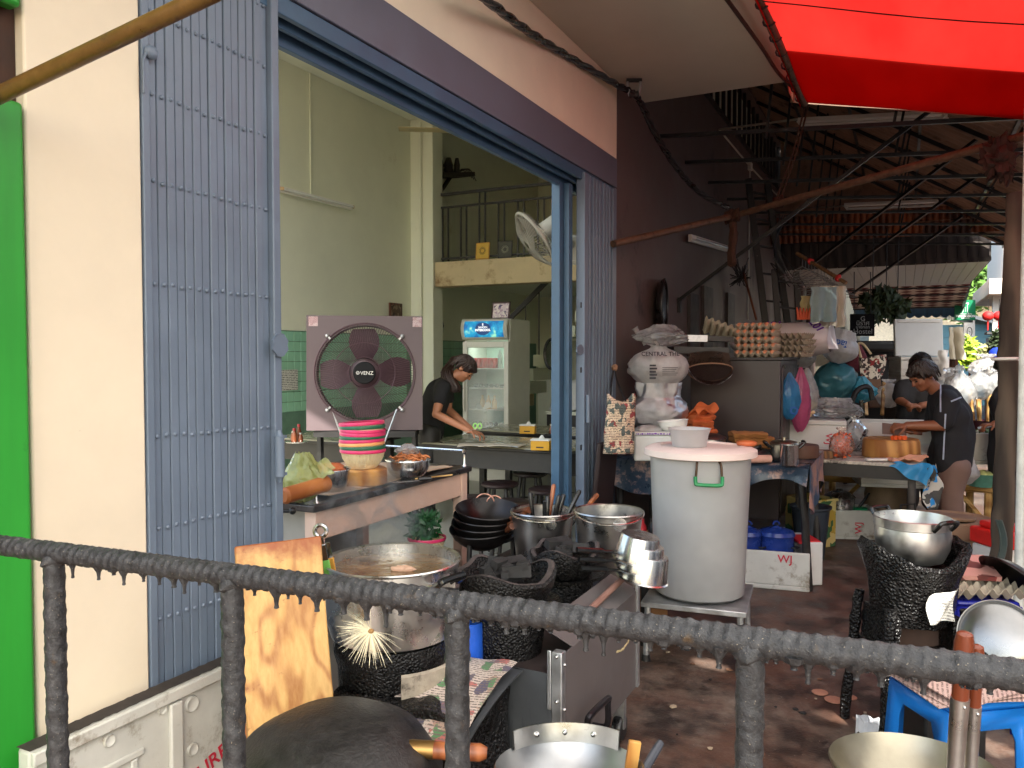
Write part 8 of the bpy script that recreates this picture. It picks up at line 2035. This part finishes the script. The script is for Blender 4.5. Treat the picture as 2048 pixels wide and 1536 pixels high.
# ---- third cook mostly behind the wooden post
Z = 6.35
p3 = thing('person', 'person in dark clothes almost hidden by the wooden post holding a knife', 'person', gnd(2020, 900, Z))
hp4 = P(2020, 930); body = MB()
limb(body, [hp4, P(2022, 850), P(2022, 800), P(2022, 770), P(2020, 740)], [.13, .13, .13, .055, .055])
a1_ = [P(2000, 805, -.05), P(2006, 850, -.1), P(1990, 848, -.12)]
limb(body, a1_, [.055, .042, .03]); limb(body, [P(2045, 805), P(2048, 860), P(2030, 870, -.1)], [.055, .042, .03])
HM = head_frame(P(2020, 735), -RGT * .8 - UPV * .5, UPV); add_head(body, HM)
hand(body, a1_[2], -RGT - UPV * .1, -UPV, 1.0, .95, 1)
for s_ in (-1, 1): limb(body, [hp4 + FWD * .08 * s_, V(hp4.x, hp4.y, .05) + FWD * .09 * s_], [.095, .05])
fuse(body, .008, 2).build('body', m_skin2, p3, ang=80); eyes(HM, 1, p3); hair_cap(HM, 1, seed=7).build('hair', m_hair, p3, ang=80)
sh_ = MB(); limb(sh_, [hp4, P(2022, 850), P(2022, 800)], [.16, .155, .15], 16); limb(sh_, [a1_[0], a1_[0].lerp(a1_[1], .6)], [.085, .075]); limb(sh_, [a1_[0], P(2022, 790)], [.085, .09]); limb(sh_, [P(2045, 805), P(2048, 840)], [.08, .075])
clothes(sh_, .013, 'shirt', m_shirt, p3, .01, 9, 8)
tr_ = MB(); [limb(tr_, [hp4 + FWD * .08 * s_, V(hp4.x, hp4.y, .1) + FWD * .09 * s_], [.12, .08]) for s_ in (-1, 1)]; clothes(tr_, .014, 'trousers', m_black, p3)
t = thing('paring_knife', 'small steel paring knife held over the foam box of leaves', 'knife', P(1975, 855, -.1))
q = P(1986, 851, -.13); b = MB(); b.beam(q, q - RGT * .12 - UPV * .02, .018, .003, FWD); b.build('blade', m_steel, t); b = MB(); b.tube([q - RGT * .01, q + RGT * .06], .009, 7); b.build('handle', m_bakelite, t)
# ---- rider with a blue helmet far down the lane
Z = 12.5
p4 = thing('person', 'distant person wearing a bright blue helmet behind the clear bags', 'person', gnd(1994, 800, Z))
body = MB(); hc = P(1996, 716)
limb(body, [P(1998, 830), P(1997, 770), P(1996, 735), hc], [.15, .15, .06, .06]); HM = head_frame(hc, -FWD * .8 - RGT * .6, UPV); add_head(body, HM)
for s_ in (-1, 1): limb(body, [P(1997, 760) + RGT * .18 * s_, P(1994 + 12 * s_, 790), P(1990 + 10 * s_, 800, -.25)], [.05, .045, .035]); hand(body, P(1990 + 10 * s_, 800, -.25), -FWD, -UPV, .9, 1, s_); limb(body, [P(1998, 830) + RGT * .1 * s_, V(*gnd(1998, 830, Z).xy, .05) + RGT * .12 * s_], [.1, .05])
fuse(body, .011, 2).build('body', m_skin2, p4, ang=80); eyes(HM, 1, p4)
b = MB(); b.lathe([(.135, -.02), (.14, .04), (.12, .1), (.07, .145), (0, .155)], 24, HM @ Matrix.Translation(Vector((0, -.015, .01)))); b.build('helmet', mat('blue_helmet', rgb(40, 66, 176), .3), p4, solid=.01)
sh_ = MB(); limb(sh_, [P(1998, 830), P(1997, 770), P(1997, 755)], [.18, .18, .12]); limb(sh_, [P(1997, 760) - RGT * .18, P(1997, 760) + RGT * .18], [.09, .09]); clothes(sh_, .02, 'jacket', m_black, p4)
# ================================================================ FAR END OF THE ALLEY
m_leaf = mat('tree_leaf', rgb(86, 124, 48), .55, var=.45, scale=1.4)
m_leafdark = mat('dark_leaf', rgb(44, 58, 30), .6, var=.5, scale=6)
m_yel = mat('yellow_green_leaf', rgb(150, 180, 50), .55, var=.35, scale=6)
def leaves(b, c, r, n, size, seed, squash=1.0, droop=0.0):
 rnd = random.Random(seed)
 for k in range(n):
  d = V(rnd.gauss(0, 1), rnd.gauss(0, 1), rnd.gauss(0, 1)).normalized() * (rnd.random() ** .45) * r; d.z *= squash
  p = Vector(c) + d * (1 + .35 * noise.noise(d * 1.7 / r + V(seed, 0, 0)))
  a = V(rnd.uniform(-1, 1), rnd.uniform(-1, 1), rnd.uniform(-.6, .6) - droop).normalized() * size * rnd.uniform(.6, 1.3); s_ = a.orthogonal().normalized() * a.length * .38
  b.add([p - a, p + s_, p + a, p - s_], [(0, 1, 2, 3)])
def tree(label, base, h, crowns, m, n=1500, size=.22, group=None):
 t = thing('tree', label, 'tree', base, group)
 b = MB(); b.tube(spline([base, base + V(.2, 0, h * .35), base + V(0, .2, h * .7)], 5), [.28 - .018 * k for k in range(11)], 9)
 for c_, r_ in crowns: b.tube([base + V(.1, .1, h * .45), base.lerp(Vector(c_), .75) + V(0, 0, h * .1), c_], [.14, .08, .03], 6)
 b.build('trunk', m_darkwood, t)
 b = MB()
 for i, (c_, r_) in enumerate(crowns): leaves(b, c_, r_, n, size, i + 3)
 o = b.build('crown', m, t, smooth=False); o['kind'] = 'stuff'
base = V(2.4, 44, 0)
tree('tall leafy green tree behind the green sign', base, 9, [(V(1.2, 42, 6.6), 2.4), (V(3.4, 44, 7.4), 2.6), (V(1.8, 45, 9.2), 2.3), (V(4.5, 46, 9.5), 2.6), (V(.2, 45, 7.8), 1.8), (V(2.4, 42, 4.9), 1.6)], m_leaf, 1500, .24)
# white building at the right
wb = thing('white_building', 'white building with tall vertical louvres at the end of the lane', 'building', (3.5, 23, 0))
m_wb = mat('white_render', rgb(214, 212, 206), .7, var=.04)
b = MB(); b.box(1.62, 7, 20.3, 25, 2.85, 3.2); b.build('slab', mat('cream_slab', rgb(222, 206, 186), .7), wb, bevel=.02)
b = MB(); b.box(1.95, 7, 21.4, 25, 3.2, 9); b.build('upper_wall', m_wb, wb)
for k in range(14):
 x = 1.95 + k * .34
 b = MB(); b.box(x, x + .2, 21.1, 21.35, 3.2, 8.9); b.build('louvre', m_wb, wb)
 b = MB(); b.box(x + .22, x + .31, 21.36, 21.392, 3.6, 8.4); b.build('window_strip', mat('dim_window', rgb(110, 128, 120), .2, var=.3), wb)
b = MB(); b.box(1.75, 1.9, 20.8, 21.0, 0, 2.85); b.build('column', m_wb, wb)
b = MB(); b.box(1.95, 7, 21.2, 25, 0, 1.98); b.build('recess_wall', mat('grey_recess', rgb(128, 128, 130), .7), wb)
for k in range(12):
 b = MB(); b.box(1.95 + k * .4, 2.31 + k * .4, 20.95, 21.0, 2.05, 2.83); b.build('panel', m_wb, wb)
b = MB(); b.box(1.62, 7, 20.5, 21.2, 1.99, 2.04); b.build('canopy', mat('dark_canopy', rgb(70, 70, 70), .6), wb)
for k, x in enumerate((1976, 1998)):
 q = at(x, 632, 16.5)
 t = thing('red_lantern', 'red paper lantern hanging under the white building canopy', 'lantern', q, 'red lanterns')
 m_ = mat('red_paper', rgb(206, 36, 34), .6)
 b = MB(); b.ball(q, (.11, .11, .1), 14, 9); b.build('body', m_, t); b = MB(); b.tube([q - V(0, 0, .1), q - V(0, 0, .3)], [.02, .012], 6); b.build('tassel', m_, t); b = MB(); b.tube([q + V(0, 0, .1), q + V(0, 0, .35)], .006, 5); b.build('string', m_black, t)
op = thing('unseen_lane_wall', 'unseen white shuttered wall added across the lane to block low sky light', 'building', (6.5, 10, 0))  # block added out of view to cut sky light from the right
b = MB(); b.box(5, 8, -2, 19, 0, 4.4); b.build('wall', m_wb, op)
b = MB(); b.box(4.6, 8, -2.2, 19.2, 4.4, 4.6); b.build('roof', m_galv, op)
for k in range(5): b = MB(); b.box(4.98, 5.02, 1 + k * 3.4, 3.2 + k * 3.4, 0, 2.6); b.build('shutter', m_cart2, op)
# signs
def board(name, label, x0, x1, y0, y1, Z, m, th=.03):
 p = at((x0 + x1) / 2, (y0 + y1) / 2, Z); k = Z / 1590; t = thing(name, label, 'sign', p)
 A = face_M(p, RGT, UPV); w, h = (x1 - x0) * k / 2, (y1 - y0) * k / 2
 b = MB(A); b.box(-w, w, -h, h, -th, 0); b.build('board', m, t); return t, A, w, h
t, A, w, h = board('hotel_sign', 'square green sign with a white pillar emblem', 1910, 1951, 600, 640, 19, mat('sign_green', rgb(30, 122, 84), .4, var=.04))
m_sw = mat('sign_white', (.8, .82, .8), .6)
lettering('TIM MANSION', A @ Matrix.Translation(Vector((0, -h * .62, .004))), w * .3, m_sw, t, bold=.004)
b = MB(A); b.box(-w * .4, w * .4, -h * .85, -h * .8, .003, .005); b.build('small_print', m_sw, t)
b = MB(A)
for s_ in (-1, 1): b.tube([(s_ * w * .32, -h * .38, .005), (s_ * w * .2, -h * .1, .005), (s_ * w * .2, h * .5, .005), (s_ * w * .32, h * .62, .005)], .007, 4)
b.tube([(-w * .34, h * .66, .005), (w * .34, h * .66, .005)], .012, 4); b.tube([(-w * .65, -h * .4, .005), (w * .65, -h * .4, .005)], .006, 4); b.tube([(0, -h * .2, .005), (0, h * .3, .005)], .005, 4); o = b.build('emblem', m_sw, t); o['kind'] = 'stuff'
b = MB(A); b.tube([(w * .9, -h, -.04), (w * .9, -h - 2.6, -.04)], .03, 7); b.build('pole', m_galv, t)
t, A, w, h = board('small_sign', 'white sign with a dark line drawing under the green sign', 1928, 1950, 645, 682, 18.6, m_sw)
b = MB(A); b.tube([(w * .45 * math.cos(a), h * .5 * math.sin(a), .004) for a in [2 * math.pi * k / 18 for k in range(18)]], .008, 4, closed=True); b.tube([(-w * .2, h * .1, .004), (w * .1, 0, .004), (w * .05, -h * .2, .004)], .006, 4); o = b.build('line_drawing', m_dark_ink, t); o['kind'] = 'stuff'
t, A, w, h = board('hostel_sign', 'black hostel sign with faint grey lettering hung above the dark cart', 1702, 1749, 628, 672, 9.4, mat('sign_black', rgb(16, 15, 16), .9, spec=.1))
m_sg = mat('sign_grey', rgb(120, 118, 118), .6)
for (s_, y, sz) in (('G', .55, .08), ('นิราศ', .15, .075), ('บางกอก', -.2, .05), ('Hostel', -.6, .085)): lettering(s_, A @ Matrix.Translation(Vector((0, h * y, .003))), sz, m_sg, t)
b = MB(A); b.tube([(-w * .7, h, -.01), (-w * .7, h + .5, -.01)], .006, 5); b.tube([(w * .7, h, -.01), (w * .7, h + .5, -.01)], .006, 5); b.build('chain', m_black, t)
# hanging ferns, dark cart, dark side house
for k, (x, y) in enumerate(((1745, 600), (1772, 590), (1795, 612))):
 c_ = at(x, y, 9.6); t = thing('hanging_fern', ['dark hanging fern right above the hostel sign', 'middle dark hanging fern below the checked awning', 'dark hanging fern beside the upright foam panel'][k], 'plant', c_, 'hanging ferns')
 b = MB(); leaves(b, c_, .15, 150, .07, 20 + k, .7, .6); leaves(b, c_ - V(0, 0, .2), .09, 60, .06, 30 + k, 1.4, 1.0); o = b.build('fronds', m_leafdark, t, smooth=False); o['kind'] = 'stuff'
 b = MB(); b.tube([c_, c_ + V(0, 0, .8)], .006, 5); b.build('wire', m_black, t)
cr = thing('dark_cart', 'black street cart standing below the hostel sign', 'cart', gnd(1745, 800, 9.6))
A = TR(gnd(1745, 800, 9.6), CAMZ - R(5)); b = MB(A); b.box(-.42, .42, -.3, .3, .3, 1.0); b.build('body', m_black, cr, bevel=.02); b = MB(A); b.box(-.46, .46, -.34, .34, 1.56, 1.68); b.build('roof', m_black, cr, bevel=.03)
for (x, y) in ((-.4, -.28), (.4, -.28), (-.4, .28), (.4, .28)): b = MB(A); b.box(x - .02, x + .02, y - .02, y + .02, 0, 1.56); b.build('post', m_blackmetal, cr)
b = MB(A); b.box(-.4, .4, .24, .27, 1.0, 1.56); b.build('back_panel', m_black, cr)
dh = thing('hostel_house', 'dim olive grey house wall beyond the brown wall', 'building', (-2, 24, 0))
b = MB(); b.box(-6, -1.4, 20.1, 30, 0, 6); b.build('wall', mat('olive_wall', rgb(76, 72, 60), .8, var=.1), dh)
b = MB(); b.box(-1.4, -1.37, 21, 22, 0, 2.1); b.build('door', m_black, dh)
# sunlit far houses
fh = thing('blue_house', 'pale blue boarded house with a white sloping roof', 'house', (1.0, 30, 0))
m_bl = mat('pale_blue_boards', rgb(120, 172, 190), .6, var=.05)
for k in range(13):
 b = MB(); b.box(-.2, 2.9, 28 - .012 * (k % 2), 31, .19 * k, .19 * k + .185); b.build('board', m_bl, fh)
b = MB(); b.add([(-.6, 27.6, 3.35), (3.3, 27.6, 2.2), (3.3, 31.4, 2.2), (-.6, 31.4, 3.35), (-.6, 27.6, 3.45), (3.3, 27.6, 2.3), (3.3, 31.4, 2.3), (-.6, 31.4, 3.45)], [(3, 2, 1, 0), (4, 5, 6, 7), (0, 1, 5, 4), (1, 2, 6, 5), (2, 3, 7, 6), (3, 0, 4, 7)]); b.build('roof', m_wb, fh)
fh = thing('cream_house', 'cream low house in full sun at the lane end', 'house', (-2, 42, 0))
b = MB(); b.box(-14, 14, 48, 56, 0, 4.2); b.build('wall', mat('sunny_cream', rgb(226, 214, 190), .8), fh); b = MB(); b.box(-14.4, 14.4, 47.4, 56.4, 4.2, 4.5); b.build('roof', mat('tiled_far_roof', rgb(150, 110, 90), .8), fh)
for k in range(8): b = MB(); b.box(-10 + k * 2.4, -9 + k * 2.4, 47.95, 48.02, 1.2, 2.6); b.build('window', mat('far_window', rgb(90, 100, 104), .2), fh)
b = MB(); b.beam(at(1895, 590, 24), at(1912, 612, 23), .06, .06); b.beam(at(1893, 598, 24), at(1910, 620, 23), .06, .06)
for k in range(4): b.beam(at(1896 + 4.5 * k, 592 + 6 * k, 24), at(1896 + 4.5 * k, 640, 24), .04, .04)
tag(b.build('stair_rail', mat('cream_rail', rgb(206, 196, 170), .6)), 'cream sloping stair rail beyond the striped awning', 'railing')
for k, (x, y, Z, r_, m_, lab) in enumerate(((1940, 708, 15, .22, m_yel, 'yellow green leafy shrub below the white sign'), (1976, 722, 14, .2, mat('pale_leaf', rgb(190, 190, 130), .6, var=.3), 'pale leaved plant before the grey wall'), (2003, 690, 13, .2, m_leafdark, 'dark climbing plant on the wooden post'))):
 c_ = at(x, y, Z); t = thing('shrub', lab, 'plant', V(c_.x, c_.y, 0)); b = MB(); leaves(b, c_, r_, 420, .08, 50 + k, 1.5); o = b.build('foliage', m_, t, smooth=False); o['kind'] = 'stuff'
 b = MB(); b.tube([V(c_.x, c_.y, 0), c_], [.03, .015], 6); b.build('stem', m_darkwood, t)
# steam over the soup
def steam_mat():
 m = bpy.data.materials.new('steam'); m.use_nodes = True; nt = m.node_tree; nt.nodes.clear()
 o = nd(nt, 'ShaderNodeOutputMaterial'); v = nd(nt, 'ShaderNodeVolumePrincipled'); v.inputs['Color'].default_value = (.95, .95, .95, 1); v.inputs['Anisotropy'].default_value = .2
 tc = nd(nt, 'ShaderNodeTexCoord'); n = nd(nt, 'ShaderNodeTexNoise'); n.inputs['Scale'].default_value = 9; n.inputs['Detail'].default_value = 4; n.inputs['Distortion'].default_value = 1.6
 nt.links.new(tc.outputs['Object'], n.inputs['Vector'])
 g_ = nd(nt, 'ShaderNodeTexGradient', gradient_type='SPHERICAL'); mp = nd(nt, 'ShaderNodeMapping'); mp.inputs['Location'].default_value = (0, 0, -.16 * 4); mp.inputs['Scale'].default_value = (4.2, 4.2, 4.6)
 nt.links.new(tc.outputs['Object'], mp.inputs[0]); nt.links.new(mp.outputs[0], g_.inputs[0])
 k = nd(nt, 'ShaderNodeMath', operation='MULTIPLY'); nt.links.new(ramp(nt, n.outputs[0], [(.5, 0.0), (.72, 1.0)]), k.inputs[0]); nt.links.new(g_.outputs['Fac'], k.inputs[1])
 k2 = nd(nt, 'ShaderNodeMath', operation='MULTIPLY'); k2.inputs[1].default_value = 24; nt.links.new(k.outputs[0], k2.inputs[0]); nt.links.new(k2.outputs[0], v.inputs['Density'])
 nt.links.new(v.outputs[0], o.inputs['Volume']); return m
c_ = at(745, 1095, 2.72); b = MB(TR(c_, CAMZ)); b.box(-.24, .24, -.24, .24, -.02, .3)
o = b.build('steam', steam_mat(), smooth=False); o['kind'] = 'stuff'; o['label'] = 'thin white steam curling up from the soup pot'; o['category'] = 'steam'
# ================================================================ TARRED REBAR RAILING
rl2 = thing('rebar_railing', 'tar-dripping ribbed steel bar railing in front of the stall', 'railing', at(800, 1400, .9) * 1.0)
rl2.location.z = 0
Z0 = 1.06; RZ = EYE - .263; RB = .0128
def rk(k):
 X = (-.581 + .263 * k) * Z0; Zc = (1 - .105 * k) * Z0
 p = EYEP + V(RGT.x, RGT.y, 0) * X + V(-math.sin(YAW), math.cos(YAW), 0) * Zc
 return p
def rail_mat():
 m, nt, b, o, co = base_mat('tarred_rebar')
 n = noise_n(nt, co, 90, 6, .7); n2 = noise_n(nt, co, 420, 2, .6)
 c = ramp(nt, n, [(.3, (.014, .014, .015)), (.6, (.055, .055, .058)), (.8, (.14, .135, .13))])
 c = mixc(nt, ramp(nt, n2, [(.68, 0.0), (.73, .9)]), c, rgb(150, 140, 124))
 c = mixc(nt, ramp(nt, noise_n(nt, co, 40, 4, .6), [(.64, 0.0), (.74, .5)]), c, rgb(96, 72, 40))
 b.inputs['Specular IOR Level'].default_value = .35; nt.links.new(c, b.inputs['Base Color']); nt.links.new(ramp(nt, n, [(.3, .28), (.7, .6)]), b.inputs['Roughness'])
 bump(nt, b, mixc(nt, .4, n, n2), .8, .003); return m
m_rail = rail_mat()
def rebar(a, c, r, pitch, ridge, turns, nn=22):
 a, c = Vector(a), Vector(c); L = (c - a).length; d = (c - a).normalized(); N = int(L / .0022)
 u = d.orthogonal().normalized()
 if abs(d.z) < .5: u = (V(0, 0, 1) - d * d.z).normalized()
 w = d.cross(u); b = MB(); vs_ = []; fs = []
 for i in range(N + 1):
  s_ = L * i / N
  for k in range(nn):
   t = 2 * math.pi * k / nn
   hel = math.sin(2 * math.pi * s_ / pitch + turns * t) ; rb_ = max(0, hel) ** .8
   edge = max(0, 1 - abs(math.sin(t)) * 5)
   q = a + d * s_
   rr_ = r * (1 + ridge * rb_ + .06 * edge + .07 * noise.noise(q * 60 + V(t, 0, 0)) + .06 * noise.noise(q * 170 + V(0, t * 2, 0)))
   vs_.append(q + (u * math.cos(t) + w * math.sin(t)) * rr_)
 for i in range(N):
  for k in range(nn): fs.append((i * nn + k, i * nn + (k + 1) % nn, (i + 1) * nn + (k + 1) % nn, (i + 1) * nn + k))
 return b.add(vs_, fs)
A0, A1 = rk(-.9), rk(4.1); A0.z = A1.z = RZ
rebar(A0, A1, RB, .0125, .10, 1).build('top_bar', m_rail, rl2, ang=70)
for k in range(4):
 p = rk(k); rebar((p.x, p.y, RZ - .004), (p.x, p.y, .02), RB * .98, .024, .07, 2, 18).build('post', m_rail, rl2, ang=70)
 b = MB(); b.ball((p.x, p.y, RZ - .008), (.017, .017, .014), 12, 8, None, .4, 8); b.build('weld', m_rail, rl2)
rnd = random.Random(2)
xs = [(145, 26), (200, 22), (253, 24), (290, 14), (317, 18), (345, 20), (371, 26), (395, 10), (430, 18), (508, 14), (555, 30), (575, 12), (600, 18), (636, 26), (690, 24), (735, 30), (770, 40), (800, 14), (840, 10), (980, 12), (1013, 22), (1047, 20), (1100, 10), (1172, 34), (1208, 38), (1300, 20), (1330, 10), (1400, 16), (1440, 30), (1590, 14), (1618, 40), (1668, 16), (1715, 18), (1765, 28), (1850, 30), (1930, 12), (1985, 16)] + [(rnd.uniform(20, 2030), rnd.uniform(5, 11)) for _ in range(50)]
import bisect
dm = (A1 - A0).normalized(); RH = V(dm.x, dm.y, 0)
nrm = V(RH.y, -RH.x, 0)
for (x, L) in xs:
 # where the bar crosses that sight line (vertical plane through the eye)
 d = ray(x, 1200); den = d.x * RH.y - d.y * RH.x
 s_ = (A0.x * d.y - A0.y * d.x) / den; p = A0 + RH * s_ if False else None
 s_ = (d.x * A0.y - d.y * A0.x) / (d.y * RH.x - d.x * RH.y); p = A0 + RH * s_
 Zc = p.dot(V(-math.sin(YAW), math.cos(YAW), 0)); ln = L * 1.15 / 1590 * Zc
 w_ = rnd.uniform(.0028, .0048) * (1 if L > 12 else .8)
 b = MB(); o_ = nrm * rnd.uniform(-.004, .004)
 b.tube([p + o_ - V(0, 0, RB * .5), p + o_ - V(0, 0, RB * 1.0), p + o_ - V(0, 0, RB + ln * .35), p + o_ - V(0, 0, RB + ln * .75), p + o_ - V(0, 0, RB + ln * .95), p + o_ - V(0, 0, RB + ln)], [w_ * 2.6, w_ * 2.0, w_ * .9, w_ * .6, w_ * .8, w_ * .3], 7); b.build('drip', m_rail, rl2)
# feathery seed caught on the bar
c_ = at(742, 1262, .985); t = thing('seed_tuft', 'pale feathery seed tuft caught under the railing bar', 'seed', c_)
b = MB(); rnd = random.Random(14)
for k in range(150):
 a = rnd.gauss(-2.0, .75) if k % 3 else rnd.gauss(2.9, .5); L = rnd.uniform(.02, .043); dd = RGT * math.cos(a) + UPV * math.sin(a) + FWD * rnd.uniform(-.4, .4); sg_ = V(0, 0, -.004)
 b.tube([c_, c_ + dd * L * .5, c_ + dd * L + sg_], [.0003, .00025, .00012], 3)
o = b.build('filaments', mat('silky_seed', rgb(232, 222, 190), .5), t); o['kind'] = 'stuff'
b = MB(); b.ball(c_, (.004, .004, .003), 8, 6); b.build('seed', m_bamboo, t)
